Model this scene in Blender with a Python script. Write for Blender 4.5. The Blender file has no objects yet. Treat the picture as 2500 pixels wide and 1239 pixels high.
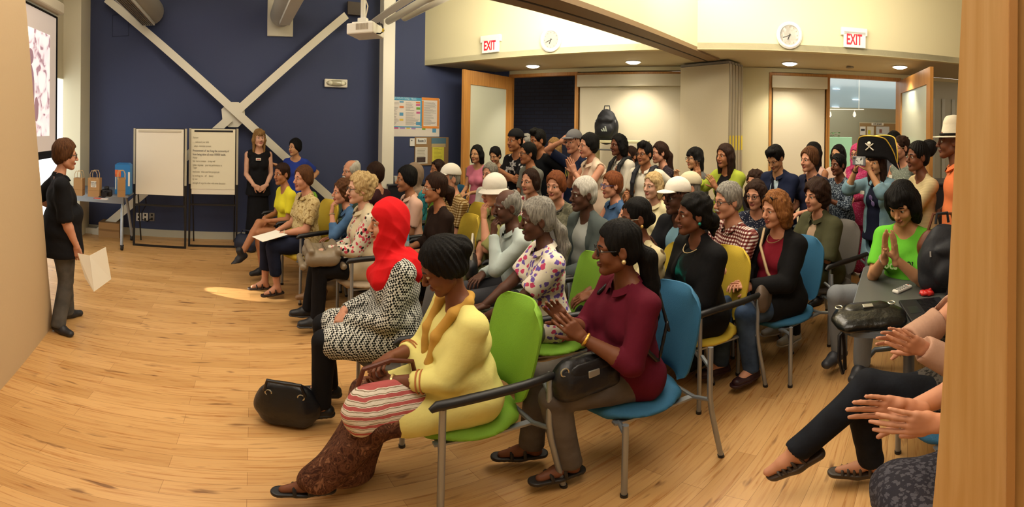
import bpy, bmesh, math, random
import numpy as np
from mathutils import Vector, Matrix
random.seed(7); np.random.seed(7)
SC = bpy.context.scene
C = SC.collection
PI = math.pi
# ------------------------------------------------------------------ camera (a stitched phone panorama)
CAMH = 1.68
R_H, R_V, YH, ROLL = 1023.0, 1120.0, 312.0, 0.015
cam_d = bpy.data.cameras.new('camera'); cam = bpy.data.objects.new('camera', cam_d); C.objects.link(cam)
cam_d.type = 'PANO'; cam_d.panorama_type = 'EQUIRECTANGULAR'
cam_d.longitude_min = -1250 / R_H; cam_d.longitude_max = 1250 / R_H
cam_d.latitude_min = -(1239 - YH) / R_V; cam_d.latitude_max = YH / R_V
cam_d.clip_start = 0.05; cam_d.clip_end = 100
ROT = Matrix.Rotation(-ROLL, 3, 'Y')
cam.matrix_world = Matrix.Translation((0, 0, CAMH)) @ (ROT @ Matrix.Rotation(PI / 2, 3, 'X')).to_4x4()
SC.camera = cam
SC.view_settings.view_transform = 'Standard'; SC.view_settings.look = 'None'
SC.view_settings.gamma = 1.0; SC.view_settings.use_curve_mapping = False
SC.view_settings.exposure = 0.0
try:
    cy = SC.cycles; cy.max_bounces = 4; cy.diffuse_bounces = 2; cy.glossy_bounces = 2; cy.transmission_bounces = 2; cy.transparent_max_bounces = 4
    cy.caustics_reflective = False; cy.caustics_refractive = False; cy.use_adaptive_sampling = True; cy.adaptive_threshold = .06; cy.use_light_tree = False; cy.sample_clamp_indirect = 6
except Exception: pass
# ------------------------------------------------------------------ world and large lights
w = bpy.data.worlds.new('world'); SC.world = w; w.use_nodes = True
w.node_tree.nodes['Background'].inputs[0].default_value = (1.0, 0.86, 0.68, 1)
w.node_tree.nodes['Background'].inputs[1].default_value = 0.75
def lamp(name, kind, loc, energy, col, size=1.0, sizey=None, target=None, **kw):
    d = bpy.data.lights.new(name, kind); d.energy = energy; d.color = col
    if kind == 'AREA':
        d.shape = 'RECTANGLE' if sizey else 'SQUARE'; d.size = size
        if sizey: d.size_y = sizey
    elif kind == 'SPOT':
        d.spot_size = kw.get('cone', 1.6); d.spot_blend = kw.get('blend', .6); d.shadow_soft_size = size
    elif kind == 'POINT': d.shadow_soft_size = size
    elif kind == 'SUN': d.angle = size
    o = bpy.data.objects.new(name, d); C.objects.link(o); o.location = loc
    if target is not None:
        o.rotation_euler = (Vector(target) - Vector(loc)).to_track_quat('-Z', 'Y').to_euler()
    return o
WARM = (1.0, 0.89, 0.74)
lamp('ceiling_light_front', 'AREA', (-2.6, 2.2, 3.9), 92, WARM, 3.0, 2.4, target=(-2.6, 2.2, 0))  # assumed overhead lamp, out of view, lighting the left floor
lamp('ceiling_light_back', 'AREA', (1.2, 3.6, 3.9), 170, WARM, 2.6, 2.4, target=(1.2, 3.6, 0))  # assumed overhead lamp, out of view, lighting the back rows
lamp('assumed_uplight_left', 'AREA', (0.3, 4.5, 3.0), 60, (1, .93, .8), 2.2, .4, target=(0.2, 6.3, 3.7))  # unseen uplight, assumed from the very bright left soffit
lamp('assumed_uplight_right', 'AREA', (2.9, 3.0, 3.0), 24, (1, .91, .76), 2.4, .4, target=(3.6, 4.4, 3.7))  # unseen uplight, assumed for the right part of the soffit
lamp('added_fill_near', 'AREA', (0.2, 0.6, 3.9), 62, WARM, 2.2, 1.6, target=(0.2, 0.6, 0))  # unseen fill lamp added overhead to brighten the oak jamb and right floor
# ------------------------------------------------------------------ pixel <-> place helpers (used to read positions off the photo)
def ray(px, py):
    lon = (px - 1250) / R_H; lat = (YH - py) / R_V
    return ROT @ Vector((math.sin(lon) * math.cos(lat), math.cos(lon) * math.cos(lat), math.sin(lat)))
def onz(px, py, z=0.0):
    r = ray(px, py); t = (z - CAMH) / r.z
    return Vector((r.x * t, r.y * t, z))
def atD(px, py, D):
    r = ray(px, py); t = D / math.hypot(r.x, r.y)
    return Vector((r.x * t, r.y * t, CAMH + r.z * t))
class Wall:
    """vertical plane: P.n = d, origin at the foot of the normal, s runs to the right in the picture"""
    def __init__(s, az, d):
        s.n = Vector((math.sin(az), math.cos(az), 0)); s.d = d; s.u = Vector((math.cos(az), -math.sin(az), 0)); s.az = az
    def hit(s, px, py, off=0.0):
        r = ray(px, py); t = (s.d - off) / r.dot(s.n); p = r * t
        return Vector((p.dot(s.u), off, CAMH + p.z))          # (along, distance in front, z)
    def P(s, a, off, z): return s.n * (s.d - off) + s.u * a + Vector((0, 0, z))
    def M(s, a, off, z):                                       # local x along, -y out of the wall into the room, z up
        m = Matrix((s.u, s.n, Vector((0, 0, 1)))).transposed().to_4x4()
        return Matrix.Translation(s.P(a, off, z)) @ m
# ------------------------------------------------------------------ object helpers
def tag(o, label=None, cat=None, group=None, kind=None):
    if label: o['label'] = label
    if cat: o['category'] = cat
    if group: o['group'] = group
    if kind: o['kind'] = kind
    return o
def link(name, me, parent=None, mats=(), M=None, smooth=False):
    o = bpy.data.objects.new(name, me); C.objects.link(o)
    for m in mats: me.materials.append(m)
    if parent is not None: o.parent = parent
    if M is not None: o.matrix_local = M
    if smooth: me.polygons.foreach_set('use_smooth', [True] * len(me.polygons))
    return o
def empty(name, label, cat, loc=(0, 0, 0), rz=0.0, group=None, M=None):
    o = bpy.data.objects.new(name, None); C.objects.link(o)
    if M is not None: o.matrix_world = M
    else: o.location = loc; o.rotation_euler = (0, 0, rz)
    return tag(o, label, cat, group)
class MB:
    """collects simple solids into one mesh"""
    def __init__(s): s.v = []; s.f = []; s.mi = []; s.sm = []
    def add(s, vs, fs, mi=0, sm=False):
        b = len(s.v); s.v += [tuple(v) for v in vs]; s.f += [[b + i for i in f] for f in fs]
        s.mi += [mi] * len(fs); s.sm += [sm] * len(fs); return s
    def box(s, c, d, mi=0, M=None, bev=0.0):
        x, y, z = d[0] / 2, d[1] / 2, d[2] / 2
        if bev > 0:
            bm = bmesh.new(); bmesh.ops.create_cube(bm, size=1)
            for v in bm.verts: v.co = Vector((v.co.x * d[0], v.co.y * d[1], v.co.z * d[2]))
            bmesh.ops.bevel(bm, geom=bm.edges[:], offset=bev, segments=2, affect='EDGES', profile=.5)
            bm.verts.index_update(); vs = [v.co.copy() for v in bm.verts]; fs = [[v.index for v in f.verts] for f in bm.faces]; bm.free()
        else:
            vs = [Vector((i * x, j * y, k * z)) for i in (-1, 1) for j in (-1, 1) for k in (-1, 1)]
            fs = [(0, 1, 3, 2), (4, 6, 7, 5), (0, 4, 5, 1), (2, 3, 7, 6), (0, 2, 6, 4), (1, 5, 7, 3)]
        vs = [v + Vector(c) for v in vs]
        if M is not None: vs = [M @ v for v in vs]
        return s.add(vs, fs, mi)
    def tube(s, pts, r, seg=10, mi=0, cap=True, close=False):
        pts = [Vector(p) for p in pts]; n = len(pts); rs = r if isinstance(r, (list, tuple)) else [r] * n
        vs = []; fs = []; up = None
        for i, p in enumerate(pts):
            if close: t = pts[(i + 1) % n] - pts[i - 1]
            else: t = (pts[min(i + 1, n - 1)] - pts[max(i - 1, 0)])
            t.normalize()
            if up is None:
                up = Vector((0, 0, 1)) if abs(t.z) < .9 else Vector((1, 0, 0))
            a = t.cross(up); a.normalize(); b = a.cross(t); b.normalize(); up = b
            for k in range(seg):
                g = 2 * PI * k / seg; vs.append(p + (a * math.cos(g) + b * math.sin(g)) * rs[i])
        m = n if close else n - 1
        for i in range(m):
            j = (i + 1) % n
            for k in range(seg):
                l = (k + 1) % seg; fs.append((i * seg + k, i * seg + l, j * seg + l, j * seg + k))
        if cap and not close:
            fs.append(tuple(range(seg))[::-1]); fs.append(tuple((n - 1) * seg + k for k in range(seg)))
        return s.add(vs, fs, mi, True)
    def lathe(s, prof, seg=24, mi=0, M=None):
        vs = []; fs = []; n = len(prof)
        for r, z in prof:
            for k in range(seg):
                g = 2 * PI * k / seg; vs.append(Vector((r * math.cos(g), r * math.sin(g), z)))
        for i in range(n - 1):
            for k in range(seg):
                l = (k + 1) % seg; fs.append((i * seg + k, i * seg + l, (i + 1) * seg + l, (i + 1) * seg + k))
        if prof[0][0] > 1e-5: fs.append(tuple(range(seg))[::-1])
        if prof[-1][0] > 1e-5: fs.append(tuple((n - 1) * seg + k for k in range(seg)))
        if M is not None: vs = [M @ v for v in vs]
        return s.add(vs, fs, mi, True)
    def prism(s, poly, t, mi=0, M=None):
        """poly in (x,z), thickness along y from 0 to t"""
        n = len(poly); vs = [Vector((p[0], 0, p[1])) for p in poly] + [Vector((p[0], t, p[1])) for p in poly]
        fs = [tuple(range(n)), tuple(range(2 * n - 1, n - 1, -1))] + [(i, i + n, (i + 1) % n + n, (i + 1) % n) for i in range(n)]
        if M is not None: vs = [M @ v for v in vs]
        return s.add(vs, fs, mi)
    def ball(s, c, r, mi=0, seg=14, rings=9, M=None):
        r = r if isinstance(r, (tuple, list)) else (r, r, r)
        prof = [(math.sin(PI * i / rings), -math.cos(PI * i / rings)) for i in range(rings + 1)]
        T = Matrix.Translation(c) @ Matrix.Diagonal((r[0], r[1], r[2], 1))
        if M is not None: T = M @ T
        return s.lathe(prof, seg, mi, T)
    def build(s, name, mats, parent=None, M=None, auto=True):
        me = bpy.data.meshes.new(name); me.from_pydata([tuple(v) for v in s.v], [], s.f)
        mats = mats if isinstance(mats, (list, tuple)) else [mats]
        o = link(name, me, parent, mats, M)
        me.polygons.foreach_set('material_index', s.mi); me.polygons.foreach_set('use_smooth', s.sm)
        bm = bmesh.new(); bm.from_mesh(me); bmesh.ops.recalc_face_normals(bm, faces=bm.faces)
        for e in bm.edges:
            if len(e.link_faces) == 2 and e.calc_face_angle(0) > .7: e.smooth = False
        bm.to_mesh(me); bm.free()
        return o
# ------------------------------------------------------------------ materials
_mc = {}
def srgb(h):
    if isinstance(h, str):
        h = h.lstrip('#'); h = [int(h[i:i + 2], 16) / 255 for i in (0, 2, 4)]
    return tuple((c / 12.92 if c <= .04045 else ((c + .055) / 1.055) ** 2.4) for c in h[:3]) + (1.0,)
def nd(nt, t, **kw):
    n = nt.nodes.new(t)
    for k, v in kw.items():
        if k in n.inputs: n.inputs[k].default_value = v
        else: setattr(n, k, v)
    return n
def mixc(nt, f, a, b, mode='MIX'):
    m = nt.nodes.new('ShaderNodeMix'); m.data_type = 'RGBA'; m.blend_type = mode
    for sock, val in ((0, f), (6, a), (7, b)):
        if hasattr(val, 'is_output'): nt.links.new(val, m.inputs[sock])
        else: m.inputs[sock].default_value = val
    return m.outputs[2]
def ramp(nt, fac, stops, const=False):
    r = nt.nodes.new('ShaderNodeValToRGB'); e = r.color_ramp.elements
    while len(e) < len(stops): e.new(.5)
    for i, (p, c) in enumerate(stops): e[i].position = p; e[i].color = c if len(c) == 4 else tuple(c) + (1,)
    if const: r.color_ramp.interpolation = 'CONSTANT'
    nt.links.new(fac, r.inputs[0]); return r.outputs[0]
def coords(nt, scale=(1, 1, 1), rot=(0, 0, 0), kind='Object'):
    tc = nt.nodes.new('ShaderNodeTexCoord'); mp = nt.nodes.new('ShaderNodeMapping')
    mp.inputs['Scale'].default_value = scale; mp.inputs['Rotation'].default_value = rot
    nt.links.new(tc.outputs[kind], mp.inputs[0]); return mp.outputs[0]
def tex(nt, kind, vec, **kw):
    n = nd(nt, kind, **kw); nt.links.new(vec, n.inputs['Vector']); return n
BLK, WHT = (0, 0, 0, 1), (1, 1, 1, 1)
def mat(col, rough=.7, pat=None, c2=None, c3=None, sc=1.0, metal=0.0, bump=0.0, bscale=60, emit=0.0, alpha=1.0, spec=.5, trans=0.0):
    key = (str(col), rough, pat, str(c2), str(c3), sc, metal, bump, bscale, emit, alpha, spec, trans)
    if key in _mc: return _mc[key]
    m = bpy.data.materials.new('%s_%s' % (pat or 'plain', str(col).strip('#'))); m.use_nodes = True
    nt = m.node_tree; b = nt.nodes['Principled BSDF']; c1 = srgb(col)
    b.inputs['Roughness'].default_value = rough; b.inputs['Metallic'].default_value = metal
    b.inputs['Specular IOR Level'].default_value = spec
    b.inputs['Base Color'].default_value = c1
    if alpha < 1: b.inputs['Alpha'].default_value = alpha
    if trans: b.inputs['Transmission Weight'].default_value = trans
    k2 = srgb(c2) if c2 else WHT; k3 = srgb(c3) if c3 else k2
    out = None
    if pat:
        v = coords(nt)
        if pat == 'hounds':
            v1 = coords(nt, (46 * sc, 46 * sc, 46 * sc), (0.3, .25, .6))
            ch = tex(nt, 'ShaderNodeTexChecker', v1, Scale=1.0)
            v2 = coords(nt, (92 * sc, 92 * sc, 92 * sc), (0.3, .25, .6 + PI / 4))
            wv = tex(nt, 'ShaderNodeTexChecker', v2, Scale=1.0)
            a = mixc(nt, ch.outputs[1], c1, k2)
            a2 = mixc(nt, wv.outputs[1], k2, a)
            out = mixc(nt, .25, a, a2)
        elif pat == 'plaid':
            def band(ax, s, o=0):
                wv = tex(nt, 'ShaderNodeTexWave', v, Scale=s * sc); wv.bands_direction = ax; wv.inputs['Phase Offset'].default_value = o
                return wv.outputs[1]
            r1 = ramp(nt, band('Z', 11), [(0.45, BLK), (0.6, WHT)]); r2 = ramp(nt, band('Y', 11), [(0.45, BLK), (0.6, WHT)])
            a = mixc(nt, r1, c1, k2); out = mixc(nt, r2, a, k3, 'MULTIPLY')
            a = mixc(nt, r1, WHT, k2); bb = mixc(nt, r2, WHT, k3); out0 = mixc(nt, 1.0, a, bb, 'MULTIPLY'); out = mixc(nt, 1.0, out0, c1, 'MULTIPLY')
        elif pat in ('floral', 'spots', 'leopard', 'dots'):
            s = {'floral': 26, 'spots': 34, 'leopard': 60, 'dots': 75}[pat] * sc
            nz = tex(nt, 'ShaderNodeTexNoise', v, Scale=s * 1.3, Detail=2.0)
            va = nt.nodes.new('ShaderNodeVectorMath'); va.operation = 'MULTIPLY_ADD'
            nt.links.new(nz.outputs[1], va.inputs[0]); va.inputs[1].default_value = (.025, .025, .025) if pat != 'dots' else (0, 0, 0); nt.links.new(v, va.inputs[2])
            vo = tex(nt, 'ShaderNodeTexVoronoi', va.outputs[0], Scale=s)
            th = {'floral': .44, 'spots': .3, 'leopard': .42, 'dots': .22}[pat]
            msk = ramp(nt, vo.outputs[0], [(th, WHT), (th + .06, BLK)])
            sp = nt.nodes.new('ShaderNodeSeparateColor'); nt.links.new(vo.outputs[1], sp.inputs[0])
            if pat in ('floral', 'spots'):
                cc = ramp(nt, sp.outputs[0], [(0, k2), (.36, k3), (.62, c1), (.8, k2)], True)
            else: cc = k2
            out = mixc(nt, msk, c1, cc)
        elif pat == 'stripes':
            wv = tex(nt, 'ShaderNodeTexWave', v, Scale=11 * sc, Distortion=1.2, **{'Detail Scale': 3.0}); wv.bands_direction = 'Z'
            out = ramp(nt, wv.outputs[1], [(0, c1), (.3, k2), (.55, k3), (.78, k2)], True)
        elif pat == 'batik':
            nz = tex(nt, 'ShaderNodeTexNoise', coords(nt, (5, 5, 2.4)), Scale=4 * sc, Detail=6.0, Distortion=2.2)
            out = ramp(nt, nz.outputs[0], [(.40, c1), (.5, k2), (.56, c1), (.66, k3)])
        elif pat == 'blotch':
            nz = tex(nt, 'ShaderNodeTexNoise', v, Scale=22 * sc, Detail=3.0, Distortion=.6)
            out = ramp(nt, nz.outputs[0], [(.38, c1), (.52, k2), (.64, k3)])
        elif pat == 'denim':
            nz = tex(nt, 'ShaderNodeTexNoise', v, Scale=9.0, Detail=5.0)
            out = ramp(nt, nz.outputs[0], [(.35, c1), (.68, k2)])
        elif pat == 'knit':
            wv = tex(nt, 'ShaderNodeTexWave', v, Scale=26 * sc, Distortion=.6); wv.bands_direction = 'Z'
            out = mixc(nt, wv.outputs[1], c1, k2)
        elif pat == 'skin':
            nz = tex(nt, 'ShaderNodeTexNoise', v, Scale=14.0, Detail=4.0)
            out = mixc(nt, nz.outputs[0], c1, k2)
        elif pat == 'hair':
            nz = tex(nt, 'ShaderNodeTexNoise', coords(nt, (60, 60, 9)), Scale=2.0, Detail=4.0, Distortion=.5)
            out = ramp(nt, nz.outputs[0], [(.3, c1), (.72, k2)])
            bp = nd(nt, 'ShaderNodeBump', Strength=.55, Distance=.01); nt.links.new(nz.outputs[0], bp.inputs['Height']); nt.links.new(bp.outputs[0], b.inputs['Normal'])
        elif pat == 'wood':
            nz = tex(nt, 'ShaderNodeTexNoise', coords(nt, (28 * sc, 28 * sc, 1.1 * sc)), Scale=2.2, Detail=5.0, Distortion=.3)
            out = ramp(nt, nz.outputs[0], [(.3, c1), (.7, k2)])
        elif pat == 'mottle':
            nz = tex(nt, 'ShaderNodeTexNoise', v, Scale=160 * sc, Detail=3.0)
            out = mixc(nt, nz.outputs[0], c1, k2)
        if out is not None: nt.links.new(out, b.inputs['Base Color'])
    if bump > 0 and pat != 'hair':
        nz = tex(nt, 'ShaderNodeTexNoise', coords(nt), Scale=float(bscale), Detail=3.0)
        bp = nd(nt, 'ShaderNodeBump', Strength=bump, Distance=.01); nt.links.new(nz.outputs[0], bp.inputs['Height']); nt.links.new(bp.outputs[0], b.inputs['Normal'])
    if emit > 0:
        b.inputs['Emission Color'].default_value = c1; b.inputs['Emission Strength'].default_value = emit
        if out is not None: nt.links.new(out, b.inputs['Emission Color'])
    _mc[key] = m; return m
def fab(col, pat=None, c2=None, c3=None, sc=1.0, rough=.85):
    return mat(col, rough, pat, c2, c3, sc, bump=.25, bscale=22, spec=.2)
_txtn = [0]
def text(s, size, M, m, name='lettering', parent=None, bold=0.0, align='CENTER', sx=1.0, depth=.0008):
    cu = bpy.data.curves.new(name, 'FONT'); cu.body = s; cu.size = size; cu.align_x = align; cu.align_y = 'CENTER'
    cu.extrude = depth; cu.offset = bold; cu.resolution_u = 2; cu.materials.append(m)
    o = bpy.data.objects.new(name, cu); C.objects.link(o)
    L = M @ Matrix.Rotation(PI / 2, 4, 'X') @ Matrix.Diagonal((sx, 1, 1, 1))
    if parent is not None: o.parent = parent
    o.matrix_local = L
    return o
# ------------------------------------------------------------------ smooth organic solids: signed distances + surface nets
def V3(*a): return np.array(a if len(a) == 3 else a[0], dtype=np.float32)
class Sdf:
    def __init__(s): s.p = []
    def cone(s, a, b, ra, rb=None, k=.02, flat=None, op='u'):
        a = V3(a); b = V3(b)
        if float(np.linalg.norm(b - a)) < 1e-4: b = b + V3(0, 0, 1e-3)
        s.p.append(('c', a, b, ra, ra if rb is None else rb, k, flat, op)); return s
    def chain(s, pts, rs, k=.02, flat=None):
        for i in range(len(pts) - 1): s.cone(pts[i], pts[i + 1], rs[i], rs[i + 1], k, flat)
        return s
    def ell(s, c, r, k=.02, R=None, op='u'):
        s.p.append(('e', V3(c), V3(r), None, None, k, R, op)); return s
    def plane(s, c, n, k=.004, op='i'):
        """keeps the side the normal points away from"""
        n = V3(n); n = n / np.linalg.norm(n); s.p.append(('p', V3(c), n, None, None, k, None, op)); return s
    def mesh(s, vox, disp=None, pad=None):
        lo = np.full(3, 1e9); hi = -lo
        for q in s.p:
            if q[7] != 'u': continue
            if q[0] == 'c':
                m = max(q[3], q[4]) + q[5]
                lo = np.minimum(lo, np.minimum(q[1], q[2]) - m); hi = np.maximum(hi, np.maximum(q[1], q[2]) + m)
            else:
                m = float(max(q[2])) if q[6] is not None else q[2]
                lo = np.minimum(lo, q[1] - m - q[5]); hi = np.maximum(hi, q[1] + m + q[5])
        lo -= 2.5 * vox; hi += 2.5 * vox
        n = np.ceil((hi - lo) / vox).astype(int) + 1
        ax = [(lo[i] + vox * np.arange(n[i])).astype(np.float32) for i in range(3)]
        F = np.full(n, 3 * vox + .03, np.float32)
        for q in s.p:
            t, k = q[0], q[5]
            if t == 'p':
                X = ax[0][:, None, None] - q[1][0]; Y = ax[1][None, :, None] - q[1][1]; Z = ax[2][None, None, :] - q[1][2]
                d = X * q[2][0] + Y * q[2][1] + Z * q[2][2]
                h = np.clip(.5 - .5 * (d - F) / k, 0, 1) if False else None
                F = np.maximum(F, d.astype(np.float32)); continue
            if t == 'c': m = max(q[3], q[4]) + k + 3 * vox; a = np.minimum(q[1], q[2]) - m; b = np.maximum(q[1], q[2]) + m
            else: m = (float(max(q[2])) if q[6] is not None else q[2]) + k + 3 * vox; a = q[1] - m; b = q[1] + m
            i0 = np.clip(np.floor((a - lo) / vox).astype(int), 0, n - 1); i1 = np.clip(np.ceil((b - lo) / vox).astype(int) + 1, 1, n)
            if np.any(i1 <= i0): continue
            sl = tuple(slice(i0[i], i1[i]) for i in range(3))
            X = ax[0][sl[0]][:, None, None] - q[1][0]; Y = ax[1][sl[1]][None, :, None] - q[1][1]; Z = ax[2][sl[2]][None, None, :] - q[1][2]
            if t == 'c':
                e = q[2] - q[1]; L2 = float(e @ e)
                if q[6] is not None:
                    nn, f = V3(q[6][0]), 1 / q[6][1] - 1
                    dn = (X * nn[0] + Y * nn[1] + Z * nn[2]) * f
                    X = X + dn * nn[0]; Y = Y + dn * nn[1]; Z = Z + dn * nn[2]
                T = np.clip((X * e[0] + Y * e[1] + Z * e[2]) / L2, 0, 1)
                d = np.sqrt((X - T * e[0]) ** 2 + (Y - T * e[1]) ** 2 + (Z - T * e[2]) ** 2) - (q[3] + (q[4] - q[3]) * T)
            else:
                if q[6] is not None:
                    R = q[6]
                    X, Y, Z = (X * R[0][0] + Y * R[1][0] + Z * R[2][0], X * R[0][1] + Y * R[1][1] + Z * R[2][1], X * R[0][2] + Y * R[1][2] + Z * R[2][2])
                r = q[2]
                k0 = np.sqrt((X / r[0]) ** 2 + (Y / r[1]) ** 2 + (Z / r[2]) ** 2)
                k1 = np.sqrt((X / r[0] ** 2) ** 2 + (Y / r[1] ** 2) ** 2 + (Z / r[2] ** 2) ** 2)
                d = k0 * (k0 - 1) / np.maximum(k1, 1e-6)
            G = F[sl]
            if q[7] == 'u':
                h = np.clip(.5 + .5 * (G - d) / k, 0, 1); F[sl] = G * (1 - h) + d * h - k * h * (1 - h)
            else:
                h = np.clip(.5 - .5 * (G + d) / k, 0, 1); F[sl] = G * (1 - h) - d * h + k * h * (1 - h)
        if disp is not None:
            F = F + disp(ax[0][:, None, None], ax[1][None, :, None], ax[2][None, None, :]).astype(np.float32)
        for a_ in range(3):
            for e_ in (0, -1):
                ix = [slice(None)] * 3; ix[a_] = e_; F[tuple(ix)] = vox
        return nets(F, lo, vox)
def nets(F, lo, vox):
    S = F < 0; n = np.array(F.shape) - 1
    corners = [(i, j, k) for i in (0, 1) for j in (0, 1) for k in (0, 1)]
    cnt = sum(S[i:n[0] + i, j:n[1] + j, k:n[2] + k].astype(np.int8) for i, j, k in corners)
    act = np.argwhere((cnt > 0) & (cnt < 8))
    if len(act) == 0: return np.zeros((0, 3)), np.zeros((0, 4), int)
    idx = np.full(n, -1, np.int32); idx[tuple(act.T)] = np.arange(len(act))
    fv = [F[act[:, 0] + i, act[:, 1] + j, act[:, 2] + k] for i, j, k in corners]
    acc = np.zeros((len(act), 3)); num = np.zeros(len(act))
    for a in range(8):
        for b in range(a + 1, 8):
            ca, cb = np.array(corners[a]), np.array(corners[b])
            if np.abs(ca - cb).sum() != 1: continue
            m = (fv[a] < 0) != (fv[b] < 0)
            t = np.where(m, fv[a] / np.where(m, fv[a] - fv[b], 1), 0)
            acc += np.where(m[:, None], ca + t[:, None] * (cb - ca), 0); num += m
    V = lo + vox * (act + acc / num[:, None])
    Q = []
    for ax_ in range(3):
        o = [(a + ax_) % 3 for a in (0, 1, 2)]; u, v = o[1], o[2]
        A = np.take(S, range(0, n[ax_]), axis=ax_); B = np.take(S, range(1, n[ax_] + 1), axis=ax_)
        e = np.argwhere(A != B)
        e = e[(e[:, u] > 0) & (e[:, v] > 0) & (e[:, u] < n[u]) & (e[:, v] < n[v])]
        if len(e) == 0: continue
        du = np.zeros(3, int); du[u] = 1; dv = np.zeros(3, int); dv[v] = 1
        g = lambda c: idx[tuple(c.T)]
        q = np.stack([g(e - du - dv), g(e - dv), g(e), g(e - du)], 1)
        inside = A[tuple(e.T)]
        q[~inside] = q[~inside][:, ::-1]
        Q.append(q)
    return V, np.concatenate(Q)
def mesh_np(name, parts):
    """parts: list of (V, Q(n,4), mi array or int)"""
    Vs, Qs, Ms, b = [], [], [], 0
    for V, Q, mi in parts:
        if len(V) == 0: continue
        Vs.append(V); Qs.append(Q + b); b += len(V)
        Ms.append(np.full(len(Q), mi) if np.isscalar(mi) else mi)
    V = np.concatenate(Vs); Q = np.concatenate(Qs); Mi = np.concatenate(Ms)
    me = bpy.data.meshes.new(name)
    me.vertices.add(len(V)); me.vertices.foreach_set('co', V.astype(np.float32).ravel())
    me.loops.add(Q.size); me.loops.foreach_set('vertex_index', Q.astype(np.int32).ravel())
    me.polygons.add(len(Q)); me.polygons.foreach_set('loop_start', np.arange(0, Q.size, 4, dtype=np.int32))
    me.polygons.foreach_set('material_index', Mi.astype(np.int32)); me.polygons.foreach_set('use_smooth', np.ones(len(Q), bool))
    me.update(calc_edges=True); return me
def sph_np(c, r, axis, seg=12, rings=8):
    """uv sphere as quads, pole along axis; returns V, Q, polar angle per quad"""
    c = V3(c); z = V3(axis) / np.linalg.norm(axis); x = np.cross(z, [0, 0, 1.0]); x = x / max(np.linalg.norm(x), 1e-6); y = np.cross(z, x)
    th = np.linspace(0.02, PI - .02, rings + 1); ph = np.arange(seg) * 2 * PI / seg
    V = np.array([c + r * (math.cos(t) * z + math.sin(t) * (math.cos(p) * x + math.sin(p) * y)) for t in th for p in ph])
    Q = np.array([(i * seg + k, (i + 1) * seg + k, (i + 1) * seg + (k + 1) % seg, i * seg + (k + 1) % seg) for i in range(rings) for k in range(seg)])
    return V, Q, np.repeat((th[:-1] + th[1:]) / 2, seg)
def folds(amp, seed=0, f=14.0):
    rs = np.random.RandomState(seed); ph = rs.rand(9) * 6.28; dd = rs.randn(4, 3); dd[:, 2] *= .6
    def g(X, Y, Z):
        wx = .05 * np.sin(9 * Z + ph[0]) + .03 * np.sin(11 * Y + ph[1]); r = 0
        for i in range(3):
            d = dd[i] / np.linalg.norm(dd[i])
            s = np.sin(f * (1 + .55 * i) * (X * d[0] + Y * d[1] + Z * d[2] + wx) + ph[2 + i] + 1.3 * np.sin(7 * (X * d[1] - Y * d[0] + Z * d[2]) + ph[6]))
            r = r + (1 - np.abs(s)) * (.8 / (1 + .5 * i))
        return -amp * (r - .75)
    return g
def lumps(amp, f=70, seed=0):
    rs = np.random.RandomState(seed); ph = rs.rand(6) * 6.28
    def g(X, Y, Z):
        return -amp * (np.sin(f * X + ph[0] + 1.5 * np.sin(f * .6 * Z + ph[3])) * np.sin(f * Y + ph[1] + np.sin(f * .5 * X)) * np.sin(f * Z + ph[2])
                       + .6 * np.sin(f * .45 * X + ph[4]) * np.sin(f * .5 * Y + ph[5] + f * .3 * Z))
    return g
def strand(amp, f=95, seed=0):
    rs = np.random.RandomState(seed); ph = rs.rand(6) * 6.28
    def g(X, Y, Z):
        A = np.arctan2(Y, X + .02)
        return -amp * (np.sin(22 * A + ph[0] + 2.2 * np.sin(16 * Z + ph[1])) * .7 + np.sin(41 * A + 30 * Z * .4 + ph[2]) * .4)
    return g
# ------------------------------------------------------------------ people
SKIN = {'light': ('#d39b7a', '#c4866a', '#a85a4c'), 'pale': ('#dfb195', '#cf9a80', '#b56a5c'), 'asian': ('#cf9d74', '#bf8a62', '#a85e4c'),
        'tan': ('#b67c56', '#a56c48', '#8c4c3c'), 'brown': ('#7d4c32', '#6a3e28', '#6e3a30'), 'dark': ('#5c3928', '#4c2f21', '#5a342c')}
HAIR = {'black': ('#060505', '#12100e'), 'dbrown': ('#1c100a', '#3a2316'), 'brown': ('#3c2414', '#6a4426'), 'auburn': ('#5c3218', '#9a6634'), 'red': ('#522814', '#8c5028'),
        'blond': ('#9c7c4c', '#d6bc88'), 'dblond': ('#6a4a28', '#a88450'), 'grey': ('#5c5852', '#a8a498'), 'white': ('#a8a496', '#dcd8cc')}
def rotm(yaw, pitch, roll=0.0):
    cy, sy, cp, sp = math.cos(yaw), math.sin(yaw), math.cos(pitch), math.sin(pitch); cr, sr = math.cos(roll), math.sin(roll)
    Rz = np.array([[cy, -sy, 0], [sy, cy, 0], [0, 0, 1]]); Ry = np.array([[cp, 0, sp], [0, 1, 0], [-sp, 0, cp]]); Rx = np.array([[1, 0, 0], [0, cr, -sr], [0, sr, cr]])
    return Rz @ Ry @ Rx
def ik(a, b, l1, l2, hint):
    a = np.array(a, float); b = np.array(b, float); d = b - a; L = np.linalg.norm(d)
    if L > (l1 + l2) * .995: b = a + d / L * (l1 + l2) * .995; d = b - a; L = np.linalg.norm(d)
    x = (l1 * l1 - l2 * l2 + L * L) / (2 * L); h = math.sqrt(max(l1 * l1 - x * x, 1e-6)); u = d / L
    p = np.array(hint, float); p = p - u * (p @ u); p /= max(np.linalg.norm(p), 1e-6)
    return a + u * x + p * h, b
def unit(v): v = np.array(v, float); return v / np.linalg.norm(v)
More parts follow.
